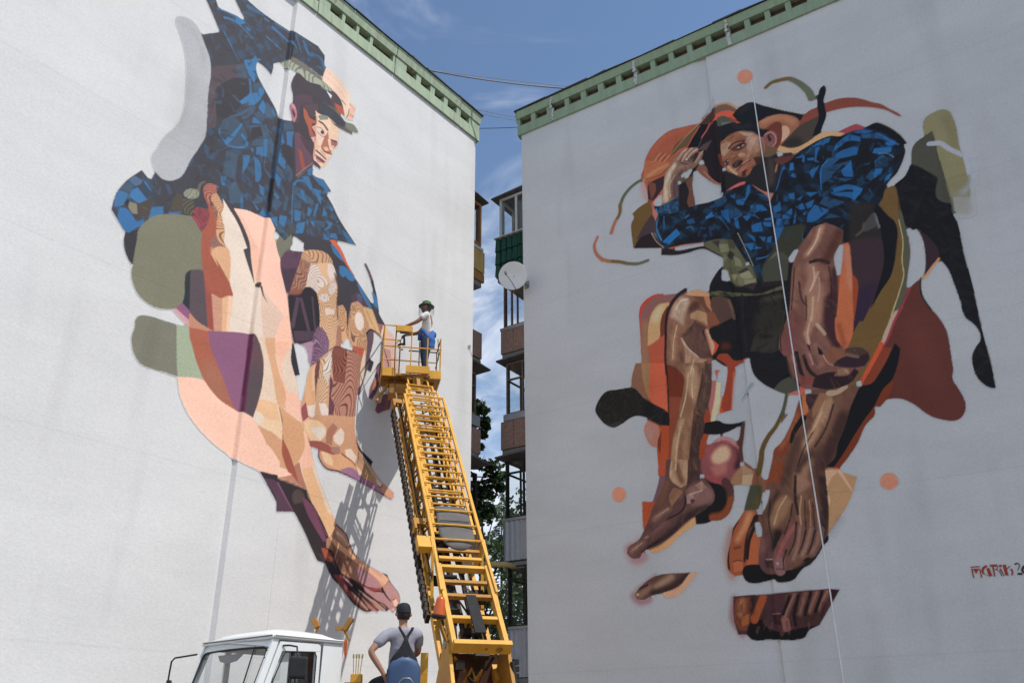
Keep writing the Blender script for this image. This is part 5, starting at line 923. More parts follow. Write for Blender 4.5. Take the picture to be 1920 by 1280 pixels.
F('6c4939', 'W:780,345 962,350 1010,450 1062,520 1000,562 960,480 890,400'); F('b38866', 'W:730,338 800,290 900,273 1022,310 1027,352 850,347'); F('a27352', 'W:960,350 1022,350 1062,500 1060,532 1000,470'); F('5a453c', 'W:1060,360 1160,350 1280,400 1325,600 1160,682 1080,560 1040,450', a=.92); F('7f523d', 'W:1000,540 1085,540 1155,672 1010,722'); S('7a6152', 'W:1260,400 1310,520 1330,620', 30, soft=12, a=.5)
F('7e5d4d', 'W:538,560 620,410 700,338 800,343 890,400 960,500 1002,600 1012,722 960,762 1002,900 1052,1080 1062,1290 518,1290 512,1000 518,700', m='kn')
F('ab9180', 'W:560,610 600,460 680,360 760,370 790,430 740,560 720,710 640,640', soft=16, c='kn'); F('ab8968', 'W:800,560 880,520 992,555 1010,702 900,645 800,612', soft=3, c='kn'); F('5a3e35', 'W:770,490 840,410 905,405 925,480 860,522 790,562', soft=14, c='kn'); F('5f4540', 'W:700,800 860,660 1005,740 1012,900 1062,1085 880,1085 760,950', soft=8, c='kn'); S('8f6a54', 'W:600,660 690,760', 60, soft=25, c='kn', a=.8); S('98765c', 'W:610,760 590,1100', 60, soft=20, c='kn'); F('9d7f69', 'W:683,838 720,880 800,990 900,1080 995,1112 965,1290 730,1290 732,1000', c='kn'); S('c0a896', 'W:690,850 760,960 900,1080', 10, soft=4, c='kn'); S('5b4038', 'W:690,1000 700,1290', 40, soft=14, c='kn'); S('5f4540', 'W:990,1150 1000,1290', 50, soft=12, c='kn'); F('6d3927', 'W:518,1160 642,1290 510,1290'); S('2f2327', 'W:960,770 1020,920 1055,1080', 30, 20, soft=6, c='kn')
S('33262a', 'W:740,275 660,330 580,430 525,560 508,700 505,900 500,1080 512,1290', 48, 22, keep=False)
on('painted_shin')
F('7e5e4b', 'Z:960,60 1180,0 1502,0 1490,500 1420,682 1412,832 1362,1000 1362,1290 1000,1290 1040,900 1100,650 1150,420 1160,150', m='sn'); F('6c341f', 'Z:955,30 1000,20 1172,165 1150,405 1000,402'); F('7f4630', 'Z:988,400 1132,410 1100,682 1040,902 1000,1290 978,1290 995,742'); S('33241f', 'Z:958,0 980,300 990,742', 16); S('a28468', 'Z:1150,690 1070,950 1050,1290', 60, soft=20, c='sn'); F('9f8369', 'Z:1190,50 1290,0 1345,100 1300,520 1220,330', soft=14, c='sn'); S('8f7058', 'Z:1280,600 1200,850 1180,1290', 50, soft=22, c='sn'); F('52403b', 'Z:1430,0 1505,0 1495,500 1420,682 1300,552 1385,200', soft=12, c='sn'); F('453433', 'Z:1310,590 1425,690 1415,840 1362,1000 1355,1290 1210,1290 1260,1000', soft=12, c='sn')
F('8c4327', 'Z:1450,540 1492,620 1482,722 1418,714 1408,660'); F('8d4420', 'Z:1408,840 1472,850 1432,1000 1422,1165 1358,1122 1370,950'); F('9d6563', 'Z:1510,208 1562,208 1540,400 1500,602 1465,520 1490,400'); S('c3ac8d', 'Z:1592,225 1572,430 1520,700', 50, keep=False, round_=False); F('a35c57', 'Z:1538,80 1602,80 1577,140 1570,212'); S('7a8694', 'a:450,0 400,70 330,190', 40, 4, soft=3)
on('spray_circle'); F('a8674f', 'Z:695,760 740,690 870,750 880,900 860,1015 780,990 710,880', soft=8, a=.85); F('8f8a90', 'Z:720,780 780,760 800,900 760,920', soft=25, a=.6)
on('orange_bar'); F('9c4b23', 'Z:895,740 992,750 987,1000 977,1290 868,1290 858,920 905,800'); F('6f3a1f', 'Z:860,930 903,800 890,1080 870,1050'); F('9c4b29', 'b:675,0 792,0 762,197 667,190'); F('9b4b27', 'b:478,503 648,515 600,600 560,720 497,855 488,800'); F('6d515a', 'b:690,200 762,200 722,400 650,512 603,512 660,330')
on('black_bird')
F('25231f', 'Z:108,570 130,480 230,345 380,315 570,298 640,360 700,430 830,500 987,602 997,747 900,742 720,652 600,632 520,662 420,732 330,772 240,742 150,652', m='bd'); F('1f1e23', 'Z:700,430 987,602 997,747 700,640', c='bd', soft=30); p.scuff('bd', '3a3430', 140, 3, 8, .6, 31); F('343a37', 'Z:240,742 420,690 420,732 330,772', c='bd', soft=6, a=.8); F('1e1c20', 'Z:1425,717 1590,688 1650,717 1780,722 1918,688 1800,772 1640,842 1520,857 1408,842')
on('pink_ball')
F('553733', 'a:330,490 375,445 362,600 342,780 352,880 320,902 300,812 255,742 300,640')
S('9d6969', 'Z:1500,985 1560,930 1640,900 1740,920 1815,1015', 34, soft=10, a=.8); F('7f4c50', 'Z:1430,1010 1540,950 1640,935 1740,970 1830,1040 1852,1150 1832,1280 b:1630,100 1530,232 1430,295 1290,252 1220,182 1190,0 Z:1418,1100', m='bl'); F('bc9880', 'Z:1490,1115 1600,1000 1680,988 1725,1050 1705,1150 1600,1222 1520,1192', soft=16, c='bl'); F('8f5456', 'Z:1430,1010 1540,960 1500,1100 1450,1250', soft=20, c='bl', a=.7); F('9a6461', 'b:1290,80 1500,40 1490,170 1350,202', soft=14, c='bl'); F('452830', 'Z:1740,970 1860,1100 1840,1290 1760,1260 1810,1100', soft=14, c='bl'); F('8d494e', 'b:1235,175 1330,200 1465,240 1432,302 1280,255', c='bl', soft=3)
on('tan_facets')
F('8d6d56', 'a:185,1185 330,980 380,978 492,1040 460,1202 200,1207'); F('a98f75', 'a:340,1090 465,1068 452,1202 330,1202'); F('9a7c64', 'a:330,980 380,978 440,1010 460,1070 340,1090'); F('7c5341', 'a:340,905 500,1030 612,1172 612,1290 470,1290 450,1200 490,1040 380,978'); F('4b4d3d', 'b:1782,308 1920,308 1920,430 1870,602 1698,617 1740,450', m='ob'); F('5f5526', 'b:1860,400 1920,430 1880,590 1800,560', c='ob', soft=20, a=.7); F('6a5836', 'b:1800,300 1920,240 1920,320', soft=3, a=.8)
on('olive_branch'); S('505345', 'a:868,130 830,300 790,400', 34, 36, keep=False); S('5e4c28', 'a:795,390 740,500 650,620 575,780 562,900 530,1060', 36, 60, keep=False); S('5c4e2a', 'a:870,360 800,450', 16, keep=False)
# --- tucked foot
on('painted_left_foot')
S('93646c', 'b:330,1080 400,1190 480,1170', 130, soft=30, a=.7); S('93646c', 'b:330,1080 440,960', 60, soft=25, a=.5)
F('bb8c64', 'b:690,1040 900,870 1112,690 1122,782 950,900 760,1072 610,1122 560,1090', soft=3)
F('5e4441', 'b:820,0 1172,0 1172,230 1290,300 1345,400 1340,502 1260,592 1120,672 1000,760 850,900 680,1022 500,1102 450,1182 360,1187 298,1130 310,1060 440,960 500,850 560,720 600,590 680,440 740,300 765,0', m='lf')
F('9f836b', 'b:808,110 830,0 1025,0 1022,300 940,342 820,242', soft=10, c='lf'); S('6b4c3c', 'b:900,60 920,180 960,270', 60, soft=22, c='lf'); F('483533', 'b:1030,0 1172,0 1172,232 1080,280 1000,380 1020,250', soft=10, c='lf'); F('896850', 'b:800,450 850,340 950,370 965,400 832,562', soft=8, c='lf'); S('6e4f38', 'b:770,280 720,450 680,530', 70, soft=20, c='lf', a=.8); E('7f615e', 'b:1170,430', 165, 130, soft=24, c='lf'); F('927775', 'b:1000,430 1090,400 1112,520 1020,532', soft=9, c='lf'); F('927469', 'b:1110,310 1190,255 1260,340 1180,372', soft=9, c='lf'); E('4d3540', 'b:1085,500', 30, 30, soft=9, c='lf'); S('33252a', 'b:985,400 1000,500 960,610 760,730 560,880', 22, 14, soft=4, c='lf'); S('372a2e', 'b:1270,590 1000,700 800,900 560,1060', 90, 50, soft=20, c='lf'); S('806657', 'b:620,720 800,590', 54, 40, soft=14, c='lf'); S('6f5351', 'b:560,900 760,760', 56, soft=20, c='lf'); S('806255', 'b:350,1100 500,990', 62, 44, soft=14, c='lf'); S('8a7466', 'b:520,940 548,925', 26, soft=6, c='lf')
F('1e1b1d', 'b:1180,205 1290,270 1420,310 1482,400 1487,520 1430,602 1280,642 1272,690 1312,742 1220,772 1128,777 1113,680 1250,592 1342,502 1345,400 1290,300'); S('573839', 'b:1475,265 1530,340 1548,480', 80, 60, keep=False); S('7b4627', 'b:1548,470 1500,620 1420,690 1315,700', 60, 60, keep=False)
# --- standing leg and foot
on('black_stripe')
F('70391f', 'Y:1740,960 1772,1000 1700,1180 1610,1290 1530,1290 1640,1080'); F('70391f', 'a:1925,245 1925,365 1820,482 1720,702 1600,882 1500,1007 1438,980 1540,840 1660,640 1800,420'); F('1b1c21', 'Y:1780,523 1842,590 1837,680 1750,962 1640,1080 1530,1290 a:1800,420 1660,640 1540,840 1440,982 1338,987 1400,850 1500,600 1600,250 Y:1390,1045 1500,1012 1600,882 1750,602')
on('painted_leg')
F('674b3f', 'a:1050,130 1280,70 1560,20 1745,20 1640,260 1560,520 1480,720 1445,882 1332,982 c:1110,0 1147,400 1142,640 1080,702 1030,832 900,902 780,992 620,1032 520,1042 450,932 450,800 480,600 440,480 510,380 580,100 a:610,1280 700,880 718,780 800,700 880,560 950,400 1030,160', m='lg', sharp=40)
F('987a63', 'a:1380,105 1425,200 1280,560 1080,830 1055,720 1180,500 1290,250', soft=20, c='lg'); F('8d6f5b', 'a:955,1085 1060,900 1165,830 1150,1000 1000,1290 960,1200', soft=14, c='lg'); F('764027', 'a:1040,175 1135,330 1000,560 905,722 880,832 720,900 716,780 800,698 900,540', c='lg', soft=3); F('7e4528', 'a:700,900 852,910 800,1172 618,1182', c='lg', soft=3); S('9a5f3e', 'a:1000,350 900,600 780,780', 30, soft=14, c='lg', a=.7); F('a2673e', 'a:1055,130 1092,108 1135,330 1060,385', c='lg'); S('1e1a1c', 'a:1070,400 960,560 920,690', 60, 30, soft=5, c='lg'); S('48332f', 'a:1000,640 930,880 830,1200', 60, soft=25, c='lg', a=.8); S('46312f', 'a:1540,420 1420,700 1310,980', 170, 110, soft=30, c='lg'); S('7d5f4e', 'a:1500,150 1400,450 1280,700', 50, soft=25, c='lg', a=.7); F('3f2c34', 'a:1105,110 1245,120 1150,312 1100,200', c='lg', soft=3); F('8c6c4e', 'a:1180,300 1270,100 1380,110 1240,330 1180,402', soft=10, a=.7, c='lg'); S('432f2e', 'a:1160,840 1060,930 1000,1040', 60, soft=20, c='lg', a=.9); S('9d8974', 'Y:990,1130 1100,1110 1195,1050', 56, 40, soft=5); S('4a3433', 'a:1250,820 1230,1100', 50, soft=24, c='lg', a=.7)
on('painted_right_foot')
S('8f6450', 'c:180,600 130,850 180,1060', 70, soft=26, a=.7)
F('8c5134', 'c:298,408 427,403 442,480 350,600 330,760 312,900 282,1052 200,1052 138,990 128,900 168,700 190,580 240,500', m='gt'); S('ad7956', 'c:360,440 300,580 230,700', 50, 40, soft=14, c='gt'); S('3a221c', 'c:240,500 180,620 140,850 150,990', 16, soft=5, c='gt'); F('9f5f40', 'c:188,910 282,908 287,1000 200,1022', c='gt'); S('5d3020', 'c:188,915 235,902 285,910', 8, c='gt'); F('9c5835', 'c:330,905 370,700 400,608 452,700 442,942 308,952'); S('35211e', 'c:325,900 345,700 430,480', 54, 60, soft=10, c='gt'); S('5b3524', 'c:200,780 260,770', 20, soft=8, c='gt', a=.7); S('2a1f1e', 'c:330,880 350,700 400,580', 24, soft=6)
F('191719', 'c:283,1000 310,958 400,943 470,950 600,1000 740,1000 900,950 1000,880 1080,740 1142,640 1142,702 1082,762 1050,832 960,942 890,982 840,1042 800,1092 700,1122 630,1117 600,1092 520,1112 420,1132 330,1117 288,1060')
F('2a2122', 'c:880,900 1010,820 1090,700 1142,640 1085,770 960,945'); F('86694f', 'c:590,330 720,250 785,320 700,480 580,600 555,430', soft=20, c='lg'); F('8a6c5c', 'c:800,100 900,50 970,140 850,250 808,200', soft=14, c='lg'); S('7a5b48', 'c:900,260 860,420 850,560', 50, soft=20, c='lg', a=.8); S('3a2b2c', 'c:1080,100 1110,400 1090,640', 80, 60, soft=18, c='lg'); S('33282a', 'c:810,60 812,300 840,440', 22, soft=8, c='lg'); S('3a2a28', 'c:640,220 580,330 540,450', 30, soft=12, c='lg')
F('5c4142', 'c:450,800 480,690 545,580 602,850 612,1042 520,1032 458,960', soft=3); S('7a5b56', 'c:490,800 500,690', 40, soft=14, a=.8); F('423030', 'c:500,890 592,888 602,990 520,975', soft=2); S('9a8884', 'c:520,893 590,893', 7, soft=2); S('27201f', 'c:640,640 600,780', 80, 50, soft=12)
for q, w, cc, hl in (('800,560 700,720 640,880 650,980', 90, '6f4b49', '8c5853'), ('862,560 832,760 790,890', 64, '6d524a', '86695d'), ('965,590 920,760 880,850', 70, '6d5149', '866a5e'), ('1052,600 1022,740 970,830', 76, '684c47', '7f6259')):
    S(cc, 'c:' + q, w, w * .9, soft=4); S(hl, 'c:' + q, w * .35, soft=10, a=.8)
S('795c5d', 'c:655,920 660,1000', 84, soft=4); F('a08a8a', 'c:615,925 645,920 640,955', soft=2); S('4b3638', 'c:620,985 690,990', 8, soft=3)
for q in ('822,520 800,720 745,840', '918,600 882,740 840,840', '1010,600 960,780 930,840', '720,800 690,900 700,1000'): S('221a1c', 'c:' + q, 15, 9, soft=7, a=.85)
S('2a2022', 'c:560,300 545,500 600,780', 10, soft=3, a=.8)
on('peach_facets')
F('9f7f5f', 'c:1150,110 1245,8 1427,68 1385,220 1320,370 1142,642 1147,400 1140,250'); F('c79177', 'c:1110,0 1228,3 1155,110 1135,222 1162,290 1147,372'); S('cb957d', 'c:1250,10 1310,100 1385,212', 26, 8); S('5a6470', 'c:1260,470 1160,640', 40, soft=20, a=.35)
# --- forearm and hand hanging down
on('painted_forearm')
F('42333a', 'X:1360,340 1500,250 1700,150 1760,350 1782,560 1740,800 1640,1060 1530,1290 1420,1290 1460,900 1400,700 1380,450', m='pl'); F('3a2c42', 'X:1460,900 1740,800 1640,1060 1530,1290 1420,1290', c='pl', soft=40); F('34302d', 'U:-40,0 250,0 330,300 350,420 100,420 -50,480', soft=20, a=.9); S('5a574f', 'X:1540,120 1520,200 1450,260', 26, soft=10, a=.7); F('1d1e25', 'U:250,80 300,20 420,150 500,222 537,350 520,500 490,750 440,900 350,1032 215,1260 300,1000 372,700 362,500 300,200')
F('3a2c42', 'Y:1290,0 1500,0 1300,370 1260,440 1290,200')
F('ab6440', 'X:1298,358 1352,350 1382,560 1402,900 1425,1280 Y:1285,200 1280,400 1222,562 1190,602 1090,480 1065,230 1100,60 X:1200,1280 1240,900 1280,560', m='or'); F('8c4527', 'X:1400,720 1462,800 1452,1080 1420,1290 1405,1000'); S('ad7868', 'X:1330,400 1370,780 1400,900', 46, soft=14, c='or', a=.8); S('7a4430', 'Y:1110,300 1180,560', 40, soft=18, c='or', a=.8)
F('725249', 'X:830,310 930,160 1080,108 1190,148 1292,200 1282,300 1180,520 1200,650 1232,900 1207,1240 Y:1060,230 1080,480 1190,612 1230,563 1440,588 1482,660 1462,762 1352,852 1342,932 1250,1012 1060,1072 960,1087 760,1082 640,1042 560,902 470,702 398,600 398,480 450,330 X:640,1180 660,900 690,600', m='ar', sharp=40)
S('9f7e69', 'X:1030,160 960,350 850,500', 60, 50, soft=18, c='ar'); S('937263', 'X:900,620 930,760 870,960', 100, soft=28, c='ar'); S('916f60', 'X:980,900 960,1250', 150, soft=34, c='ar'); S('856455', 'X:760,640 740,800 700,1100', 70, soft=28, c='ar', a=.8); S('56382f', 'X:1240,230 1150,430 1080,570', 110, 80, soft=26, c='ar'); S('a88a78', 'X:990,700 910,900', 26, soft=9, c='ar', a=.8); S('3d2a2a', 'X:900,580 1000,555 1110,590', 40, soft=11, c='ar'); S('54393a', 'X:760,820 800,1040 850,1100', 22, soft=8, c='ar'); S('492f34', 'X:1190,680 1180,1250', 76, soft=18, c='ar'); S('8a6656', 'X:1050,630 1100,760', 60, soft=24, c='ar', a=.7); S('8a6558', 'X:860,200 900,280', 40, soft=18, c='ar', a=.7)
S('452d33', 'Y:1020,0 1000,300 1080,540', 130, 110, soft=24, c='ar'); S('977863', 'Y:800,30 780,250 730,420', 110, 60, soft=22, c='ar'); S('a58c79', 'Y:850,300 940,420', 34, soft=10, c='ar'); S('704646', 'Y:560,250 520,600', 150, soft=38, c='ar', a=.8); S('967668', 'Y:715,400 745,520', 44, soft=9, c='ar'); S('7d5a50', 'Y:880,420 1000,580', 60, soft=22, c='ar', a=.8)
for q, w in (('600,640 640,820 700,1000', 40), ('690,680 760,860 830,920', 36), ('470,690 560,930 640,1035', 20), ('740,540 800,700 860,790', 16)): S('30212a', 'Y:' + q, w, soft=7, c='ar')
S('805b55', 'Y:550,680 590,800', 40, soft=12, c='ar'); S('835f5c', 'Y:750,640 800,780', 48, soft=13, c='ar'); S('836156', 'Y:830,560 900,720 890,820', 66, soft=15, c='ar'); F('20242c', 'Y:850,560 922,640 922,672 870,662', soft=2); F('7a5341', 'Y:930,670 1050,560 1182,640 1152,692 1062,752 1040,802 980,772', soft=6, c='ar'); F('392932', 'Y:1060,762 1180,690 1460,640 1482,702 1420,802 1280,822 1045,802', soft=4, c='ar'); F('4c3c37', 'Y:1195,590 1360,570 1475,642 1300,682 1180,642', soft=4, c='ar'); S('71584f', 'Y:1200,662 1340,692', 30, soft=8, c='ar'); F('33252c', 'Y:820,922 960,880 1080,868 1050,922 1220,912 1300,822 1352,870 1250,1002 980,1082 790,1052', soft=3, c='ar'); F('806756', 'Y:1090,840 1180,828 1232,840 1226,892 1100,912', soft=3); S('9a8272', 'Y:1190,850 1220,880', 14, soft=5); S('ab8d83', 'Y:920,670 980,762 1050,800', 8, 5); F('80433f', 'Y:630,890 740,960 830,930 770,1032 680,1012', soft=8, c='ar', a=.9); S('6b4a44', 'Y:840,870 960,830', 40, soft=14, c='ar', a=.8)
# --- cut-off toes below
on('painted_toes')
S('7e4a50', 'd:868,320 860,480 930,590', 40, soft=14, a=.7); F('4a3232', 'd:863,310 1590,250 1602,360 1510,520 1430,560 1380,620 1000,630 960,592 900,592 868,480', m='tt', sharp=30); F('161315', 'd:962,582 990,500 1080,478 1120,540 1220,570 1380,540 1510,518 1430,562 1400,612 1330,632 1140,630 1010,632'); F('351f27', 'd:1588,249 1662,254 1605,357'); F('6f402e', 'd:880,320 990,312 1002,400 962,562 910,562 872,480', soft=3, c='tt'); S('9a6a48', 'd:930,340 920,440', 30, soft=8, c='tt'); F('8d5731', 'd:918,452 982,440 982,512 930,532'); S('8c4b27', 'd:1090,312 1020,480', 40, 46, c='tt'); F('4b3138', 'd:1110,320 1230,290 1242,420 1232,562 1140,522', soft=2, c='tt'); F('39212a', 'd:1160,442 1222,440 1222,522 1170,512'); S('7a5a5a', 'd:1160,438 1215,434', 6, soft=1); S('251a1d', 'd:1010,312 1000,420', 26, soft=8, c='tt')
for q in ('1322,290 1270,400 1240,480', '1400,282 1362,440', '1490,272 1432,420', '1570,262 1500,400'): S('69473f', 'd:' + q, 40, 34, soft=3, c='tt'); S('84635a', 'd:' + q, 12, soft=5, c='tt', a=.8)
for q in ('1350,300 1320,440 1330,520', '1445,280 1400,440', '1530,270 1480,420', '1290,300 1235,440'): S('261a1e', 'd:' + q, 18, soft=5, c='tt')
S('7d5754', 'd:1255,490 1262,540', 44, soft=3, c='tt'); S('5a2a38', 'd:863,310 1590,250', 5)
on('painted_toe_fragment')
S('86575e', 'd:115,300 160,345 230,330', 50, soft=14, a=.7); S('86575e', 'd:130,260 280,150', 24, soft=9, a=.6); F('5b433e', 'd:123,290 160,240 280,153 545,128 460,222 330,282 250,302 190,332 140,327', m='tf'); S('8d7562', 'd:280,240 400,160', 40, soft=10, c='tf'); S('806556', 'd:160,300 240,240', 34, soft=8, c='tf'); S('3d2c2c', 'd:260,280 420,230 520,140', 40, soft=12, c='tf'); S('3d2c2c', 'd:160,250 220,220', 12, soft=4, c='tf'); E('a08a78', 'd:145,292', 14, 9, soft=3); F('c38c74', 'd:328,282 460,232 545,128 597,127 510,242 440,302 360,323')
on('painted_leg')
for col_, t_, w_, sf_, m_ in (('a3846c', 'a:1330,200 1200,480 1110,760', 16, 7, 'lg'), ('35241f', 'a:1430,240 1340,520 1210,740', 18, 9, 'lg'), ('35241f', 'a:1190,560 1080,760 1000,980', 14, 8, 'lg'), ('b3967d', 'a:1290,330 1180,560', 12, 6, 'lg'), ('a58670', 'c:720,260 640,400 600,540', 14, 7, 'lg'), ('9f806a', 'c:870,260 855,420 870,540', 12, 6, 'lg'), ('97785f', 'c:950,300 960,420 965,560', 10, 5, 'lg'), ('8c6e5a', 'c:1020,320 1030,440 1045,580', 10, 5, 'lg'), ('2e2120', 'c:905,300 905,430 920,580', 10, 6, 'lg'), ('2e2120', 'c:985,320 995,440 1005,580', 10, 6, 'lg'), ('2e2120', 'c:780,340 760,480 700,640', 12, 7, 'lg')): S(col_, t_, w_, soft=sf_, c=m_, a=.85)
on('painted_shin')
for col_, t_, w_, sf_, m_ in (('b59a7d', 'Z:1230,100 1190,420 1130,640', 16, 6, 'sn'), ('b89c80', 'Z:1130,760 1090,1000 1070,1280', 16, 6, 'sn'), ('3c2a24', 'Z:1300,560 1265,900 1230,1280', 18, 8, 'sn'), ('3c2a24', 'Z:1400,60 1370,300 1330,520', 14, 7, 'sn'), ('c0a68c', 'Z:1290,60 1270,250 1275,420', 10, 5, 'sn')): S(col_, t_, w_, soft=sf_, c=m_, a=.85)
on('painted_knee')
for col_, t_, w_, sf_, m_ in (('cbb49f', 'W:630,500 690,405 770,385', 18, 7, 'kn'), ('c8ae98', 'W:840,1110 800,1290', 16, 6, 'kn'), ('3b2924', 'W:860,640 760,800 700,830', 14, 7, 'kn'), ('c0a48c', 'W:640,700 600,900 590,1100', 12, 6, 'kn')): S(col_, t_, w_, soft=sf_, c=m_, a=.85)
on('painted_forearm')
for col_, t_, w_, sf_, m_ in (('bd9f8b', 'X:1010,180 960,340 870,480', 18, 6, 'ar'), ('b8988a', 'X:930,640 945,780 890,930', 16, 6, 'ar'), ('b39383', 'X:930,1000 915,1280', 16, 6, 'ar'), ('a88876', 'X:1000,760 1010,900 990,1050', 12, 6, 'ar'), ('36241f', 'X:705,640 690,900 668,1150', 12, 6, 'ar'), ('36241f', 'X:840,980 850,1120 845,1280', 12, 6, 'ar'), ('36241f', 'X:1120,640 1150,850 1140,1100', 14, 8, 'ar'), ('b3948a', 'Y:780,200 735,420 755,540', 16, 6, 'ar'), ('a5857c', 'Y:555,690 595,840', 12, 5, 'ar'), ('a5857c', 'Y:760,660 800,780', 12, 5, 'ar'), ('2c1e22', 'Y:450,340 410,480 420,620', 12, 6, 'ar')): S(col_, t_, w_, soft=sf_, c=m_, a=.85)
on('painted_left_foot')
for col_, t_, w_, sf_, m_ in (('a58f80', 'b:1050,420 1200,370', 16, 6, 'lf'), ('95796a', 'b:640,690 790,595', 14, 5, 'lf'), ('9a8474', 'b:370,1085 480,1000', 14, 5, 'lf'), ('b59a80', 'b:830,30 820,220', 12, 5, 'lf'), ('251a1c', 'b:700,960 560,1050 470,1110', 14, 6, 'lf')): S(col_, t_, w_, soft=sf_, c=m_, a=.85)
for k_, (c_, d_, l_) in dict(lg=('3f2a26', '86664f', 1.9), ar=('4a302c', '8d6a58', 1.9), kn=('543a32', '94745f', 1.8), sn=('4d352c', '94775d', 1.7), lf=('3c2a2a', '7c6154', .9), fa=('5a4540', 'a88e7c', 1.3), fc=('5a3d32', '9c7b66', .9)).items():
    p.scuff(k_, c_, 80, 5, 26, .15, 61, l_); p.scuff(k_, d_, 60, 4, 22, .13, 62, l_)
p.scuff('tt', '2a1c1e', 40, 4, 14, .4, 63, 1.2); p.scuff('tt', '7d5a50', 22, 4, 12, .35, 64, 1.2)
MUR_R = empty('mural', WR.P(6, 0))
tag(MUR_R, 'painted mural of a crouching man shading his eyes on the shaded grey wall', 'mural')
p.close_gaps(2)
p.mesh_parts(MUR_R, 0.004, {'signature': 'small red hand-lettered signature of the painter', 'black_tail': 'long black tail ending in a spoon shape', 'brown_blob': 'large brown blob beside the figure', 'painted_shirt': 'black shirt with blue plaid patches'})
p = Paint(WR, 8.3, 9.9, 3.2, 4.6, GAIN_R, CR, 0.006, 0.0088)
F, S, E, on = p.F, p.S, p.E, p.on
# --- painter's signature
on('signature'); K = '7c3729'
S(K, 'e:515,542 735,527', 28, round_=False, keep=False); S(K, 'e:545,580 590,800', 36, 30, round_=False, keep=False); F(K, 'e:560,580 730,572 650,702', sharp=0); S(K, 'e:735,580 778,790', 32, round_=False, keep=False); S(K, 'e:905,510 830,560 800,640 835,705', 56, 50, round_=False, keep=False); S(K, 'e:925,560 1000,760', 66, 76, round_=False, keep=False); S('4a2a24', 'e:850,712 940,746', 12); S(K, 'e:975,508 1140,500', 52, round_=False, keep=False); S(K, 'e:1050,520 1095,765', 44, 32, round_=False, keep=False); S(K, 'e:1140,490 1160,560 1120,600 1060,596', 34, 12, keep=False); S('4d2b25', 'e:1110,592 1200,640 1275,757', 16, 26, round_=False); E(K, 'e:1230,512', 42, 32); S(K, 'e:1225,575 1245,630', 50, 40, round_=False, keep=False); S('4d2b25', 'e:1240,620 1330,752', 34, 20, round_=False); S(K, 'e:1318,480 1390,742', 72, 66, round_=False, keep=False); S(K, 'e:1372,600 1450,522', 24, keep=False); S(K, 'e:1480,585 1522,650 1502,735', 46, 34, round_=False, keep=False)
S('2b2724', 'e:1585,470 1640,448 1685,490 1648,612', 36, 16, keep=False); S('2b2724', 'e:1638,702 1760,700', 48, round_=False, keep=False); S('3a2420', 'e:1830,500 1770,560 1765,640 1830,690', 50, keep=False); S('3a2420', 'e:1820,510 1890,560 1890,640 1820,690', 40, keep=False)
p.mesh_parts(MUR_R, 0.005, {'signature': 'small red hand-lettered signature of the painter'})
for o in list(MUR_R.children): o.matrix_parent_inverse = MUR_R.matrix_basis.inverted()
# ------------------------------------------------------------------ satellite dish
M_WHITEP = mat('white enamel', (0.74, 0.74, 0.73), 0.35, var=0.06, spec=.5)
M_GREYM = mat('grey steel', (0.25, 0.25, 0.25), 0.45, metal=.7, var=0.15)
M_BLACK = mat('black plastic', (0.018, 0.018, 0.02), 0.5, var=0.3)
dc = at(962, 517, 20.75); dn = (Vector((0, 0, 1.6)) - dc).normalized(); dn = (dn + Vector((-.18, 0, .30))).normalized()
dish = empty('satellite_dish', dc); tag(dish, 'round white satellite dish hanging at the corner of the shaded wall', 'satellite dish')
m = MB(); m.lathe(dc, dn, [(0, -.05), (.09, -.046), (.18, -.035), (.27, -.014), (.345, .012), (.352, .012), (.352, .002), (.27, -.024), (.18, -.045), (0, -.06)], 36); o = under(dish, m.build('reflector', M_WHITEP, smooth=True))
dx = Vector((0, 0, 1)).cross(dn).normalized(); dy = dn.cross(dx)
lnb = dc + dn * .30 - dy * .02 - dx * .12
m = MB(); m.tube([dc - dy * .34 + dx * .05 + dn * .01, dc - dy * .22 + dn * .2, lnb], .011, 6); under(dish, m.build('arm', M_GREYM))
m = MB(); m.tube([lnb + dn * .04 + dy * .02, lnb - dn * .06 - dy * .01], [.03, .022], 10); under(dish, m.build('receiver', M_GREYM))
m = MB(); m.tube([dc - dn * .05, WR.P(.10, dc.z - .05, .0)], .02, 6); m.box(WR.P(.10, dc.z - .05, .012), Vector(WR.d) * .06, Vector(WR.n) * .01, (0, 0, .09)); under(dish, m.build('wall_bracket', M_GREYM))
# foam-wrapped pipe lying on the lowest balcony
pp = MB(); pp.tube([at(900, 1056, 19.4), at(950, 1058, 19.6), at(986, 1066, 19.75)], [.055, .06, .06], 10); o = pp.build('pipe', mat('yellowed foam wrap', (.55, .42, .2), .9, var=.3, scale=12), smooth=True)
tag(o, 'yellowish wrapped pipe jutting out above the lowest corrugated balcony', 'pipe')

# ------------------------------------------------------------------ wires between the roofs
M_WIRE = mat('grey cable', (.32, .32, .33), .7, var=.1); M_WIREB = mat('black cable', (.02, .02, .022), .6, var=.1)
def wire(a, b, sag, r, mt, label, n=24):
    a, b = Vector(a), Vector(b); m = MB()
    m.tube([a.lerp(b, k / n) - Vector((0, 0, sag * 4 * (k / n) * (1 - k / n))) for k in range(n + 1)], r, 6)
    o = m.build('overhead_cable', mt, smooth=True); tag(o, label, 'cable', 'cables strung between the two roofs')
wire(at(800, 131, 23.9), at(1096, 168, 24.3), .10, .022, M_WIRE, 'thick pale cable bundle, highest of the cables between the roofs')
wire(at(800, 131, 23.9), at(1096, 166, 24.3), .02, .008, M_WIRE, 'thin pale cable running just above the thick cable bundle')
wire(at(884, 203, 24.6), at(984, 223, 24.6), .02, .008, M_WIRE, 'thin pale cable meeting the green cornice corners, upper of a pair')
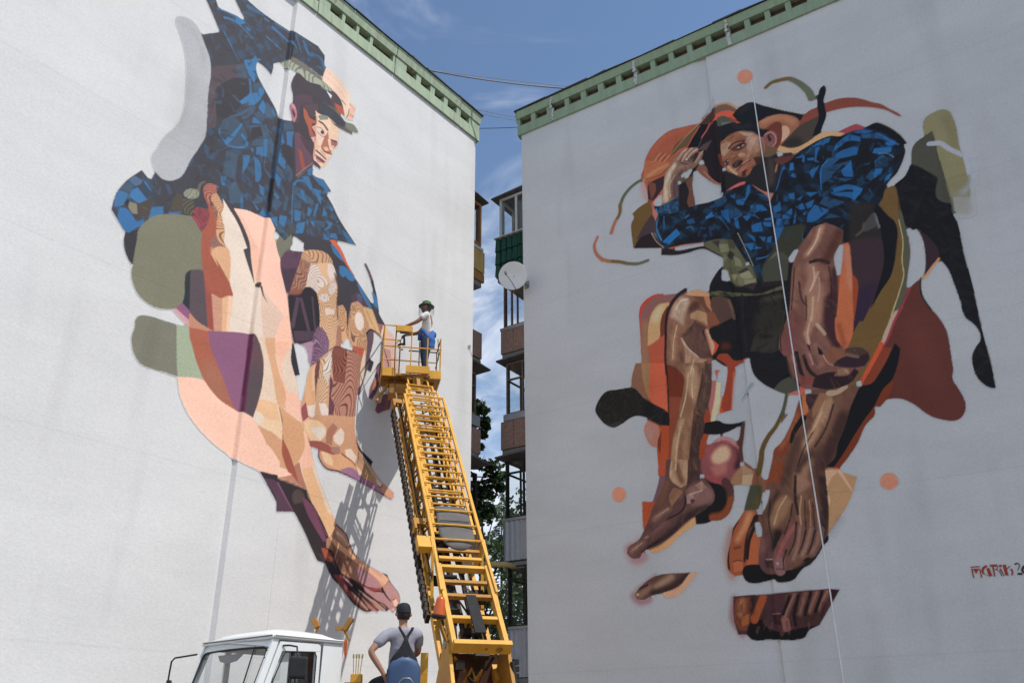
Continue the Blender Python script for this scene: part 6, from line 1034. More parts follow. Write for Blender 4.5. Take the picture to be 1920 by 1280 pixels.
wire(at(884, 209, 24.6), at(984, 228, 24.6), .03, .008, M_WIRE, 'thin pale cable meeting the green cornice corners, lower of a pair')
wire(at(882, 241, 24.4), at(986, 238, 24.4), .015, .009, M_WIREB, 'thin black cable at the bottom edge of the green cornices')

# ------------------------------------------------------------------ boom lift truck
M_YEL = mat('yellow machine paint', (0.68, 0.355, 0.05), 0.5, var=0.2, scale=4, spec=.35, bump=.15, bscale=30, dirt=(0.20, 0.085, 0.025), dirt_amt=0.36, dirt_scale=7)
M_YELD = mat('dirty yellow machine paint', (0.40, 0.19, 0.03), 0.6, var=0.25, scale=6, dirt=(0.06, 0.035, 0.02), dirt_amt=0.42, dirt_scale=6)
M_CAB = mat('white cab paint', (0.78, 0.80, 0.79), 0.28, var=0.03, spec=.5, coat=.3)
M_RUBBER = mat('black rubber', (0.02, 0.02, 0.02), 0.8, var=0.3, scale=14, bump=.3)
M_CHAIN = mat('greasy chain', (0.035, 0.026, 0.02), 0.6, metal=.4, var=0.5, scale=25)
M_ORANGE = mat('orange beacon plastic', (0.62, 0.11, 0.02), 0.25, var=0.1, spec=.6)
M_BLUESEAT = mat('blue plastic seat', (0.055, 0.10, 0.2), 0.5, var=0.1, spec=.5)
M_MAT = mat('grey rubber mat', (0.13, 0.122, 0.115), 0.9, var=0.2, scale=5, bump=.3)
truck = empty('aerial_lift_truck', (-1.2, 12.3, 0)); tag(truck, 'white cabbed truck with a raised yellow lattice boom and work basket', 'truck')
TP = lambda name, m, mt, **k: under(truck, m.build(name, mt, **k))
P0 = at(899, 1200, 11.5)
PC = Vector(WL.P(0, 0)); PC = Vector(CAM + ray(768, 712) * ((WL.o + WL.n * .66 - CAM) @ WL.n / (ray(768, 712) @ WL.n)))   # centre of the basket floor
bw = Vector((.98, .20, 0)).normalized(); bd = Vector((-bw.y, bw.x, 0))
PT = PC - bd * .34 - Vector((0, 0, .02)) + bw * .13
ax = (PT - P0); BL = ax.length; ax.normalize()
cx = ax.cross(Vector((0, 0, 1))).normalized(); cn = cx.cross(ax).normalized()     # cx to the right, cn out of the boom towards the viewer
def bp(t, x, n=0.0): return P0 + ax * (t * BL) + cx * x + cn * n
def section(t0, t1, w, h, off, tb, pitch, n_rung=True, low=True):
    """lattice section: four chords, rungs and side braces"""
    m = MB()
    for sx in (-1, 1):
        for k, nn in ((0, off), (1, off - h)):
            m.bar(bp(t0, sx * w / 2, nn), bp(t1, sx * w / 2, nn), tb, tb, cn)
    sec = TP('boom_section', m, M_YEL)
    L = (t1 - t0) * BL; nr = max(2, int(L / pitch))
    ru = None
    for k in range(nr + 1):
        t = t0 + (t1 - t0) * (k + .02) / (nr + .04)
        m = MB(); m.tube([bp(t, -w / 2 + tb * .4, off + .001), bp(t, w / 2 - tb * .4, off + .001)], .016, 6); r = m.build('rung', M_YEL); r.parent = sec
    m = MB()
    for k in range(nr):
        ta, tb_ = t0 + (t1 - t0) * k / nr, t0 + (t1 - t0) * (k + 1) / nr
        for sx in (-1, 1):
            a, b = (off, off - h) if k % 2 else (off - h, off)
            m.bar(bp(ta, sx * w / 2, a), bp(tb_, sx * w / 2, b), .022)
        if low and k % 3 == 1: m.bar(bp(ta, -w / 2, off - h), bp(tb_, w / 2, off - h), .022)
        elif low and k % 3 == 2: m.bar(bp(ta, w / 2, off - h - .002), bp(ta, -w / 2, off - h - .002), .03)
    r = m.build('lattice_brace', M_YELD); r.parent = sec
    return sec
section(.27, .865, .73, .56, .06, .044, .33)
section(.30, .905, .60, .44, .01, .036, .34)
section(.34, .95, .49, .34, -.04, .032, .36)
section(.46, .995, .39, .24, -.08, .030, .36)
# base ladder of the boom: two deep side beams and wide cross members
m = MB()
for sx in (-1, 1):
    m.bar(bp(-.02, sx * .345, -.02), bp(.20, sx * .345, -.02), .06, .12, cn)
    m.bar(bp(.12, sx * .385, .05), bp(.285, sx * .365, .06), .035, .035, cn)
    m.bar(bp(-.02, sx * .345, -.56), bp(.42, sx * .345, -.56), .07, .10, cn)
base = TP('boom_base', m, M_YEL)
for t, hh, mt in ((-.02, .17, M_YEL), (.055, .09, M_YEL), (.115, .07, M_YELD), (.155, .05, M_YELD), (.195, .10, M_YEL), (.225, .05, M_YEL), (.25, .04, M_YELD)):
    m = MB(); m.bar(bp(t, -.38 if t < 0 else -.315, .035 if t < 0 else -.02), bp(t, .38 if t < 0 else .315, .035 if t < 0 else -.02), .07 if t < 0 else .055, hh, cn); r = m.build('cross_member', mt, bevel=.006); r.parent = base
m = MB(); m.lathe(bp(-.02, .22, .035) - ax * .038, -ax, [(0, .0), (.035, .0), (.04, .012), (.04, .0)], 16); m.lathe(bp(-.02, .05, .035) - ax * .038, -ax, [(0, .004), (.02, .004), (.022, 0)], 12); r = m.build('bolt_head', M_YELD); r.parent = base
for sx in (-1, 1):                                    # end posts and struts at the foot of the outer section
    m = MB(); m.bar(bp(.27, sx * .375, .07), bp(.27, sx * .375, -.5), .05, .05, ax); m.bar(bp(.275, sx * .385, .06), bp(.02, sx * .375, -.05), .04, .04, cn); m.bar(bp(.26, sx * .37, -.02), bp(.16, sx * .365, -.5), .04); r = m.build('strut', M_YEL); r.parent = base
# cross bracket with rollers on the left of the boom
for t in (.36, .87):
    m = MB(); m.box(bp(t, -.46, -.16), cx * .09, cn * .05, ax * .07); m.box(bp(t - .012, -.53, -.20), cx * .02, cn * .10, ax * .10); TP('guide_bracket', m, M_YELD, bevel=.006)
m = MB(); m.box(bp(.262, -.50, .0), cx * .10, cn * .06, ax * .12); TP('guide_bracket', m, M_YEL, bevel=.006)
# energy chain hanging along the left flank: separate links
m = MB(); nl = 62
for k in range(nl):
    t = .10 + .76 * k / nl
    m.box(bp(t, -.52 - .01 * (k % 2), -.30), cx * .028, cn * .075, ax * (.76 * BL / nl * .42))
TP('cable_chain', m, M_CHAIN)
for q in range(4):
    m = MB(); m.tube([bp(.20 + .72 * k / 14, -.46 + .022 * q, -.14 - .03 * q + .012 * math.sin(k * 1.3 + q)) for k in range(15)], .014, 5); TP('hose', m, (M_YELD, M_CHAIN, M_RUBBER, M_RUBBER)[q])
m = MB()
for k in range(16):
    m.box(bp(.015 + .105 * k / 15, .02, .05 - .05 * k / 15), cx * .075, cn * .012, ax * .026)
TP('drag_chain', m, M_RUBBER, bevel=.004)
m = MB()
for k in range(30): m.box(bp(.30 + .42 * k / 29, -.06, -.56), cx * .10, cn * .02, ax * .04)
TP('drag_chain', m, M_RUBBER)
for q, (x, n_, r_, t1) in enumerate(((-.08, -.30, .045, .80), (.10, -.34, .035, .72), (.20, -.28, .018, .86), (-.20, -.26, .018, .84), (.02, -.22, .014, .9))):
    m = MB(); m.tube([bp(.02 + (t1 - .02) * k / 20, x + .012 * math.sin(k * 1.1 + q), n_ + .015 * math.sin(k * .8)) for k in range(21)], r_, 8); TP('hydraulic_cylinder' if r_ > .03 else 'hose', m, M_CHAIN if q % 2 == 0 else M_RUBBER, smooth=True)
# grey rubber apron hanging over the lower rungs
m = MB(); rows = []
for i in range(12):
    v = i / 11; t = .395 - .145 * v; hw = .235 + .03 * math.sin(v * 2.2) if v < .7 else .262 * math.sqrt(max(0.02, 1 - ((v - .7) / .31) ** 2))
    rows.append([bp(t, .02 + hw * (j / 5 - 1), -.0 + .045 * math.sin(v * 3.1) - .02 * abs(j / 5 - 1) ** 2 + .012 * math.sin(v * 9), ) for j in range(11)])
m.grid(rows); o = TP('rubber_apron', m, M_MAT, smooth=True); sm = o.modifiers.new('thick', 'SOLIDIFY'); sm.thickness = .012
m = MB()
for v, s_ in ((.42, .23), (.52, .22)):
    m.tube([bp(.395 - .145 * v, .02 + s_ * (j / 6 - 1), .075 - .02 * abs(j / 6 - 1) ** 2 - .012 * math.sin(pi * j / 12)) for j in range(13)], .006, 5)
r = m.build('seam', M_RUBBER); r.parent = o
# turntable: cheeks, ram, machinery
bh = Vector((ax.x, ax.y, 0)).normalized()
def tt(x, f, z): return Vector((P0.x, P0.y, 0)) + cx * x + bh * f + Vector((0, 0, z))
for sx in (-1, 1):
    x = sx * .36
    m = MB(); m.prism([tt(x, -.55, 1.25), tt(x, -.35, 1.9), tt(x, .02, P0.z - .05), tt(x, .22, P0.z + .06), tt(x, .40, P0.z - .25), tt(x, 1.3, 1.25)], cx * (.05 * sx)); TP('turntable_cheek', m, M_YEL if sx < 0 else M_YELD, bevel=.008)
m = MB(); m.tube([tt(-.42, .12, P0.z - .04), tt(.42, .12, P0.z - .04)], .055, 14); TP('pivot_pin', m, M_GREYM)
m = MB(); m.prism([tt(-.38, .55, 1.25), tt(.38, .55, 1.25), tt(.38, .45, 2.58), tt(-.38, .45, 2.58)], bh * .05); TP('machinery_plate', m, mat('rusty brown plate', (.075, .03, .016), .8, var=.4, scale=4))
rs = random.Random(8)
for k in range(16):
    m = MB(); x, z = rs.uniform(-.4, .4), rs.uniform(1.9, 2.42)
    if k % 2: m.box(tt(x, .25 + rs.uniform(-.1, .15), z), cx * rs.uniform(.03, .08), bh * .05, (0, 0, rs.uniform(.03, .09)))
    else: m.tube([tt(x, .2, z), tt(x + rs.uniform(-.1, .1), .15, z + .12), tt(x + rs.uniform(-.25, .25), .25, z + rs.uniform(-.05, .1))], .02, 6)
    TP('hydraulic_fitting', m, M_CHAIN if k % 3 else M_YELD, bevel=.004 if k % 2 else 0)
m = MB(); m.tube([tt(.40, -.1, 2.45), tt(.44, -.16, 2.1), tt(.43, -.2, 1.7), tt(.40, -.2, 1.3)], .028, 8); TP('hose', m, M_RUBBER)
m = MB()
for k in range(14): m.box(tt(.47, -.02 + .012 * (k % 2), 1.35 + .085 * k), cx * .035, bh * .05, (0, 0, .032))
TP('drag_chain', m, M_RUBBER, bevel=.004)
m = MB(); m.tube([tt(0, .7, 1.5), tt(0, 1.0, 2.2)], .09, 14); m.tube([tt(0, 1.0, 2.2), bp(.26, 0, -.55)], .05, 12); TP('lift_ram', m, M_GREYM, smooth=True)
m = MB(); m.lathe(tt(0, .5, .98), (0, 0, 1), [(0, 0), (.8, 0), (.8, .22), (.7, .26), (0, .26)], 32); TP('turntable', m, M_YEL, smooth=False)
for k in range(22):                                   # winch, valves and pipework inside the foot of the boom
    t, x, n_ = rs.uniform(.0, .24), rs.uniform(-.27, .27), rs.uniform(-.5, -.16); m = MB()
    if k % 3 == 0: m.tube([bp(t, x - .12, n_), bp(t, x + .12, n_)], rs.uniform(.03, .07), 10)
    elif k % 3 == 1: m.box(bp(t, x, n_), cx * rs.uniform(.04, .11), cn * .04, ax * rs.uniform(.04, .12))
    else: m.tube([bp(t, x, n_), bp(t + .03, x + rs.uniform(-.1, .1), n_ + .05), bp(t + .09, x + rs.uniform(-.1, .1), n_)], .014, 6)
    TP('hydraulic_fitting', m, (M_CHAIN, M_YELD, M_RUBBER, M_CHAIN)[k % 4], bevel=.004 if k % 3 == 1 else 0)
# amber beacon
bc = at(822, 1158, 11.25); bup = Vector((.10, 0, 1)).normalized()
m = MB(); m.lathe(bc, bup, [(0, 0), (.085, 0), (.095, .012), (.09, .035), (.0, .036)], 20); bo = TP('beacon', m, M_RUBBER, smooth=False)
m = MB(); m.lathe(bc + bup * .03, bup, [(.078, 0), (.078, .02), (.066, .10), (.056, .19), (.04, .225), (0, .235)], 20); r = m.build('beacon_lens', M_ORANGE, smooth=True); r.parent = bo
m = MB(); m.bar(bc - bup * .01, bp(.0, -.43, -.02), .035); r = m.build('beacon_stalk', M_YELD); r.parent = bo
# basket
def bk(x, y, z): return PC + bw * x + bd * y + Vector((0, 0, z))
HW, HD = .56, .34
m = MB()
m.box(bk(0, 0, -.03), bw * HW, bd * HD, (0, 0, .02))
flo = TP('basket_floor', m, M_YELD)
for nm, c, x, y, z in (('toe_plate', bk(-.43, -HD - .012, .0), bw * .13, bd * .012, (0, 0, .085)), ('toe_plate', bk(.46, -HD - .012, .0), bw * .10, bd * .012, (0, 0, .085)), ('toe_plate', bk(HW + .012, 0, .0), bw * .012, bd * HD, (0, 0, .085)), ('toe_plate', bk(-HW - .012, 0, .0), bw * .012, bd * HD, (0, 0, .085)), ('head_plate', bk(.12, -HD - .06, .06), bw * .23, bd * .03, (0, 0, .075))):
    m = MB(); m.box(c, x, y, z); r = m.build(nm, M_YEL, bevel=.004); r.parent = flo
for x, y in ((-HW, -HD), (-.33, -HD), (-.02, -HD), (.30, -HD), (HW, -HD), (-HW, HD), (-.2, HD), (.2, HD), (HW, HD)):
    m = MB(); m.tube([bk(x, y, -.02), bk(x, y, 1.0 if x < .25 else .78)], .014, 6); r = m.build('railing_post', M_YEL if y < 0 else M_OLDWOOD); r.parent = flo
for z, pts in ((1.0, [(-.33, -HD), (-HW, -HD), (-HW, HD), (-.2, HD)]), (.55, [(.58, -HD), (-HW, -HD), (-HW, HD), (HW, HD), (HW, -HD)]), (.78, [(-.02, HD), (HW, HD), (HW, -HD)]), (.08, [(-HW, -HD - .001), (-HW, HD + .001), (HW, HD + .001)])):
    m = MB(); m.tube([bk(x, y, z) for x, y in pts], .014, 6); r = m.build('railing', M_YEL if z in (1.0, .55) else M_CHAIN); r.parent = flo
m = MB(); m.box(bk(-.175, -HD - .02, .93), bw * .16, bd * .035, (0, 0, .065)); r = m.build('control_box', M_YEL, bevel=.006); r.parent = flo
m = MB(); m.box(bk(-.17, -HD - .03, .845), bw * .09, bd * .02, (0, 0, .013)); m.tube([bk(-.13, -HD - .03, .84), bk(-.22, -HD - .04, .70), bk(-.33, -HD - .03, .60)], .007, 5); r = m.build('switch_panel', M_BLACK); r.parent = flo
for pts in ([(-.33, -.03, 1.0), (-.34, -.05, .5), (-.33, -.05, .1), (-.30, -.08, -.4)], [(.50, .0, .78), (.52, -.02, .35), (.46, -.03, .12)]):
    m = MB(); m.tube([bk(x, -HD + y, z) for x, y, z in pts], .008, 5); r = m.build('cable', M_BLACK); r.parent = flo
# hanger frame below the basket
m = MB(); m.bar(bk(-.5, .0, -.08), bk(.48, .0, -.08), .08, .08); m.bar(bk(-.45, .0, -.1), bk(-.22, -.2, -.42), .06); m.bar(bk(-.2, .2, -.1), bk(-.1, -.1, -.5), .05); m.box(bk(-.24, -.05, -.30), bw * .16, bd * .2, (0, 0, .10)); m.box(bk(.14, -.2, -.14), bw * .10, bd * .14, (0, 0, .09)); m.bar(bk(.30, -.1, -.1), bk(.12, -.38, -.4), .05); r = m.build('hanger', M_YELD, bevel=.006); r.parent = flo
m = MB(); m.tube([bk(-.42, -.1, -.16), bk(-.50, -.14, -.32), bk(-.60, -.16, -.46), bk(-.62, -.18, -.56)], [.03, .03, .035, .045], 8); r = m.build('foot_lever', M_YELD); r.parent = flo
m = MB(); m.bar(bp(.88, -.22, -.1), bk(-.24, -.1, -.38), .05); m.bar(bp(.93, 0, -.12), PT - V(0, 0, .06), .07, .06, cn); r = m.build('neck', M_YELD); r.parent = flo
# ---- cab
HA = radians(40); th = Vector((-sin(HA), -cos(HA), 0)); ts = Vector((cos(HA), -sin(HA), 0))
A0 = at(517, 1189, 11.0); CW = 1.45; CZ = A0.z
def cb(f, s_, z): return Vector((A0.x, A0.y, 0)) + th * f - ts * s_ + Vector((0, 0, CZ + z))    # f forwards of the A-pillar head, s_ across to the far side, z from the roof edge
LC = -1.0; SL_ = .24      # rear of the roof; forward run of the windscreen foot
glass_top, glass_bot = -.07, -.80
m = MB()
# roof: crowned sheet with rolled edge
nx, ny = 9, 9; rows = []
for i in range(nx + 1):
    f = .03 + (LC - .03) * i / nx; ef = min(1, min(i, nx - i) / 2.2); row = []
    for j in range(ny + 1):
        s_ = -.02 + (CW + .04) * j / ny; es = min(1, min(j, ny - j) / 2.2)
        row.append(cb(f, s_, .005 + .10 * (1 - (1 - ef) ** 2) * (1 - (1 - es) ** 2) * (.85 + .15 * math.sin(i / nx * pi))))
    rows.append(row)
m.grid(rows)
m.grid([[cb(.03, -.02 + (CW + .04) * j / ny, z) for j in range(ny + 1)] for z in (.005, -.045)])
m.grid([[cb(.03 + (LC - .03) * i / nx, -.021, z) for i in range(nx + 1)] for z in (.005, -.04)])
m.grid([[cb(.03 + (LC - .03) * i / nx, CW + .021, z) for i in range(nx + 1)] for z in (.005, -.04)])
cab = TP('cab', m, M_CAB, smooth=True)
so = cab.modifiers.new('t', 'SOLIDIFY'); so.thickness = .012
m = MB(); m.tube([cb(LC, -.025, -.012), cb(.02, -.027, -.010), cb(.04, .01, -.008), cb(.04, CW - .01, -.008), cb(.02, CW + .027, -.01), cb(LC, CW + .025, -.012)], .011, 6); r = m.build('rain_gutter', mat('grey sealing strip', (.2, .2, .19), .7)); r.parent = cab
def scr(u, v, o=0.0):   # windscreen plane: u across 0..1, v down 0..1
    return cb(.0 + SL_ * v + o * .8 + .05 * math.sin(pi * u), CW * u, glass_top * 0 - .03 + (glass_bot + .03) * v + o * .55)
def strip_uv(uv, thick=.03, name='', mt=M_CAB, par=None):
    m = MB(); m.prism([scr(u, v) for u, v in uv], -th * thick); r = m.build(name, mt); r.parent = par or cab; return r
# windscreen frame (header, pillars) and rubber seal, glass
m = MB()
for uv in ([(0, 0), (1, 0), (.965, .13), (.035, .13)], [(0, 0), (.035, .13), (.045, 1), (0, 1.02)], [(1, 0), (.965, .13), (.955, 1), (1, 1.02)]):
    pts = []
    for (a, b) in zip(uv, uv[1:] + uv[:1]):
        for t in np.linspace(0, 1, 8, endpoint=False): pts.append(scr(a[0] + (b[0] - a[0]) * t, a[1] + (b[1] - a[1]) * t))
    m.prism(pts, -th * .05)
r = m.build('windscreen_frame', M_CAB); r.parent = cab
pts = [scr(u, v, .006) for u, v in [(.05, .98), (.045, .5), (.04, .22), (.055, .155), (.09, .14)] + [(.09 + .82 * k / 8, .137 - .006 * math.sin(pi * k / 8)) for k in range(1, 8)] + [(.91, .14), (.945, .155), (.96, .22), (.955, .5), (.95, .98)]]
m = MB(); m.tube(pts, .012, 6); r = m.build('windscreen_seal', M_RUBBER); r.parent = cab
m = MB(); m.grid([[scr(.05 + .9 * i / 10, .145 + .85 * v, -.004) for i in range(11)] for v in (0, .5, 1)]); r = m.build('windscreen', M_GLASS); r.parent = cab
m = MB(); m.prism([scr(.38, .15, -.05), scr(.46, .25, -.06), scr(.58, .28, -.06), scr(.70, .24, -.06), scr(.76, .15, -.05)], -th * .02); r = m.build('sun_visor', mat('dim visor', (.25, .25, .24), .8)); r.parent = cab
m = MB(); m.bar(scr(.20, .12, .012), scr(.16, .99, .012), .012); r = m.build('wiper_arm', M_RUBBER); r.parent = cab
# near side: pillar, door with window, rear corner
def sd(f, z, o=0.0): return cb(f, -.012 - o, z)
DF0 = lambda z: .02 + SL_ * (-z / .80)                  # door front edge follows the windscreen pillar
m = MB(); m.prism([sd(.03, -.04), sd(DF0(-1.3) + .03, -1.3), sd(DF0(-1.3) - .05, -1.3), sd(-.055, -.04)], ts * -.05); m.prism([sd(-.70, -.04), sd(-.66, -1.5), sd(LC, -1.5), sd(LC, -.04)], ts * -.05); r = m.build('side_panel', M_CAB, bevel=.004); r.parent = cab
m = MB()
wz0, wz1 = -.185, -.82; wf0 = lambda z: DF0(z) - .15; wf1 = -.60
fr = [(-.06, -.065), (-.665, -.055), (-.665, -1.5), (DF0(-1.5) - .07, -1.5)]
m.prism([sd(f, z, .006) for f, z in [(-.065, -.065), (-.66, -.06), (-.66, -.15), (-.10, wz0 + .012)]], ts * -.04)                      # header
m.prism([sd(f, z, .006) for f, z in [(-.065, -.066), (-.1, wz0 + .01), (wf0(wz1), wz1), (DF0(wz1) - .07, wz1)]], ts * -.04)         # front frame
m.prism([sd(f, z, .006) for f, z in [(-.66, -.151), (-.66, wz1), (wf1, wz1), (wf1 + .01, -.155)]], ts * -.04)                        # rear frame
m.prism([sd(f, z, .006) for f, z in [(DF0(wz1) - .07, wz1 - .001), (DF0(-1.5) - .07, -1.5), (-.66, -1.5), (-.66, wz1 - .001)]], ts * -.04)   # panel
door = m.build('door', M_CAB, bevel=.004); door.parent = cab
m = MB(); m.poly([sd(-.10, wz0 + .01, -.012), sd(wf1, -.157, -.012), sd(wf1, wz1, -.012), sd(wf0(wz1), wz1, -.012)]); r = m.build('pane', M_GLASS); r.parent = cab
m = MB(); m.tube([sd(wf0(wz1), wz1, .01), sd(-.115, wz0 - .05, .01), sd(-.15, wz0 + .005, .01), sd(-.56, -.162, .01), sd(-.597, -.20, .01), sd(-.6, wz1, .01)], .008, 6); m.tube([sd(-.27, wz0 + .005, .008), sd(-.245, wz1, .008)], .011, 6); r = m.build('window_seal', M_RUBBER); r.parent = cab
m = MB(); m.tube([sd(-.055, -.06, .008), sd(-.62, -.052, .008), sd(-.672, -.09, .008), sd(-.668, -1.5, .008)], .004, 5); r = m.build('door_gap', M_RUBBER); r.parent = cab
for k, z in enumerate((-.15, -.18, -.26)):
    m = MB(); m.lathe(cb(.055 + SL_ * (-z / .8), -.016, z), ts, [(0, .004), (.008, .004), (.009, 0)], 8); r = m.build('rivet', M_BLACK); r.parent = cab
# far side and back of the cab
m = MB()
m.prism([cb(LC, 0, -.04), cb(LC, CW, -.04), cb(LC, CW, -.19), cb(LC, 0, -.19)], th * .04)
for a, b in ((0.0, .98), (CW - .10, CW)): m.prism([cb(LC, a, -.191), cb(LC, b, -.191), cb(LC, b, -.80), cb(LC, a, -.80)], th * .04)
m.prism([cb(LC, 0, -.801), cb(LC, CW, -.801), cb(LC, CW, -1.6), cb(LC, 0, -1.6)], th * .04)
m.prism([cb(.03, CW, -.04), cb(DF0(-.9), CW, -.9), cb(DF0(-.9) - .08, CW, -.9), cb(-.06, CW, -.1), cb(LC, CW, -.1), cb(LC, CW, -.04)], ts * .03)
m.prism([cb(-.28, CW - .001, -.101), cb(-.36, CW - .001, -.101), cb(-.36, CW - .001, -.9), cb(-.28, CW - .001, -.9)], ts * .03)
m.prism([cb(LC, CW, -.9), cb(DF0(-.9), CW, -.9), cb(DF0(-1.6), CW, -1.6), cb(LC, CW, -1.6)], ts * .03)
r = m.build('cab_back', M_CAB); r.parent = cab
m = MB(); m.prism([cb(LC + .065, .03, -.06), cb(LC + .065, .97, -.06), cb(LC + .065, .97, -1.5), cb(LC + .065, .03, -1.5)], th * .01); r = m.build('cab_liner', mat('brown cab lining', (.075, .045, .03), .9, var=.5, scale=9, stretch=(6, 6, .4))); r.parent = cab
m = MB(); m.poly([cb(LC + .02, .98, -.191), cb(LC + .02, CW - .10, -.191), cb(LC + .02, CW - .10, -.80), cb(LC + .02, .98, -.80)]); r = m.build('rear_window', M_GLASS); r.parent = cab
m = MB(); m.prism([cb(SL_ + .02, .02, -.83), cb(SL_ + .02, CW - .02, -.83), cb(.95, CW - .1, -1.0), cb(1.05, CW - .1, -1.65), cb(.3, CW - .02, -1.65), cb(.3, .02, -1.65)][:4] if False else [cb(SL_, .0, -.83), cb(SL_, CW, -.83), cb(SL_ + .35, CW - .08, -.98), cb(SL_ + .35, .08, -.98)], (0, 0, -.75)); r = m.build('bonnet', M_CAB, bevel=.03); r.parent = cab
m = MB(); m.hull([cb(-.1, .1, -1.25), cb(-.8, .1, -1.25), cb(-.8, CW - .1, -1.25), cb(-.1, CW - .1, -1.25), cb(-.1, .1, -1.0), cb(-.8, .1, -1.0), cb(-.8, CW - .1, -1.0), cb(-.1, CW - .1, -1.0)])
for q in (.2, .75): m.box(cb(-.80, q + .15, -.86), th * .07, ts * .22, (0, 0, .26))
r = m.build('seat_bench', mat('dark upholstery', (.03, .028, .027), .9, var=.3), bevel=.03); r.parent = cab
# mirrors
m = MB(); m.tube([sd(-.10, -.115, .01), sd(-.16, -.11, .05), sd(-.19, -.13, .16), sd(-.185, -.22, .19), sd(-.18, -.75, .19)], .011, 6); r = m.build('mirror_arm', M_BLACK); r.parent = cab
for z0, z1, w in ((-.24, -.48, .105), (-.52, -.86, .095)):
    m = MB(); c = sd(-.20, (z0 + z1) / 2, .20); m.box(c, (th * -.77 + ts * .64).normalized() * w, (ts * .77 + th * .64).normalized() * .04, (0, 0, (z0 - z1) / 2)); r = m.build('mirror', M_BLACK, bevel=.028); r.parent = cab
m = MB(); m.tube([cb(.10, CW + .02, -.14), cb(.14, CW + .46, -.16), cb(.14, CW + .53, -.20), cb(.14, CW + .54, -.32), cb(.15, CW + .55, -1.0)], .011, 6); r = m.build('mirror_arm', M_RUBBER); r.parent = cab
m = MB(); m.box(cb(.15, CW + .50, -.66), (th * .75 + ts * .66).normalized() * .06, (th * -.6 + ts * .75).normalized() * .02, (0, 0, .24)); r = m.build('mirror', M_BLACK, bevel=.018); r.parent = cab
# chassis, wheels (below the picture)
def ch(f, s_, z): return Vector((A0.x, A0.y, 0)) + th * f - ts * s_ + Vector((0, 0, z))
m = MB()
for s_ in (.25, 1.2): m.box((ch(-2.2, s_, .85)), th * 3.2, ts * .05, (0, 0, .11))
for f in (.6, -1.0, -2.4, -3.8, -5.3): m.box(ch(f, .72, .85), th * .06, ts * .42, (0, 0, .07))
TP('chassis', m, M_BLACK)
m = MB(); m.box(ch(-3.2, .72, 1.04), th * 2.2, ts * .9, (0, 0, .04)); TP('deck', m, M_YELD)
for f, s_ in ((.35, .05), (.35, 1.4), (-3.9, .05), (-3.9, 1.4)):
    m = MB(); m.lathe(ch(f, s_, .45) - ts * .13, ts, [(.24, 0), (.42, 0), (.45, .04), (.45, .22), (.42, .26), (.24, .26)], 28); w = TP('wheel', m, M_RUBBER, smooth=True)
    m = MB(); m.lathe(ch(f, s_, .45) - ts * .12, ts, [(0, .04), (.1, .04), (.12, .08), (.22, .08), (.245, .02), (.245, .24), (.2, .2), (0, .2)], 20); r = m.build('rim', M_YEL); r.parent = w
# outrigger lamps and reflector behind the cab
for px, py, w, h, tl in ((592, 1168, 9, 16, .5), (653, 1169, 8, 24, -.55)):
    c = at(px, py, 12.6); s1 = 12.6 / FPX; e = Vector((cos(tl), 0, sin(tl))); n_ = Vector((-sin(tl), 0, cos(tl)))
    m = MB(); m.box(c, e * (w * s1 / 2), n_ * (h * s1 / 2), (0, .05, 0)); m.bar(c - n_ * (h * s1 / 2), c - n_ * (h * s1 / 2) - Vector((-.08 if px > 620 else .02, 0, .14)), .03); TP('work_lamp', m, M_YELD, bevel=.004)
m = MB(); m.bar(at(628, 1178, 12.6), at(648, 1177, 12.6), .05); TP('lamp_bracket', m, M_YELD)
m = MB(); m.prism([at(645, 1198, 11.7), at(651, 1199, 11.7), at(650, 1225, 11.7), at(647, 1235, 11.7), at(645, 1225, 11.7)], (.0, .03, 0)); TP('marker_panel', m, M_ORANGE)
# lever console
lc = at(669, 1263, 11.4)
m = MB(); m.box(lc - V(0, 0, .05), (.065, 0, 0), (0, .06, 0), (0, 0, .05)); con = TP('control_console', m, M_YEL, bevel=.006)
for k, dx_ in enumerate((-.042, -.014, .012, .036)):
    a = lc + V(dx_, 0, -.01); b = a + V((-.012, -.002, .004, .022)[k], .0, .24)
    m = MB(); m.tube([a, a.lerp(b, .8)], .0055, 6); m.tube([a.lerp(b, .8), a.lerp(b, .86), b], [.008, .012, .011], 8); r = m.build('lever', mat('worn brass lever', (.42, .30, .12), .5, var=.2)); r.parent = con
m = MB(); m.box(lc + V(-.05, .1, -.18), (.10, 0, 0), (0, .08, 0), (0, 0, .09)); TP('valve_block', m, M_CHAIN, bevel=.01)
m = MB(); m.box(lc + V(-.05, .1, -.55), (.12, 0, 0), (0, .12, 0), (0, 0, .28)); TP('console_stand', m, M_YELD, bevel=.01)
# operator's bucket seat
sf = Vector((-.30, .954, 0)); sr_ = Vector((sf.y, -sf.x, 0)); sc0 = at(759, 1262, 11.05); sc0 = sc0 - V(0, 0, .035)
def st(x, f, z): return sc0 + sr_ * x + sf * f + V(0, 0, z)
rows = []
for i in range(11):
    v = i / 10; z = .215 - .50 * v; hw = .185 * math.sqrt(max(.04, 1 - (max(0, .28 - v) / .285) ** 2.2)) + .02 * v
    rows.append([st(hw * (j / 5 - 1), .05 * abs(j / 5 - 1) ** 2 + .06 * v, z) for j in range(11)])
m = MB(); m.grid(rows); so_ = TP('operator_seat', m, M_BLUESEAT, smooth=True); q = so_.modifiers.new('t', 'SOLIDIFY'); q.thickness = .02
m = MB(); m.box(st(0, .27, -.27), sr_ * .2, sf * .22, (0, 0, .025)); r = m.build('seat_cushion', M_BLUESEAT, bevel=.02); r.parent = so_
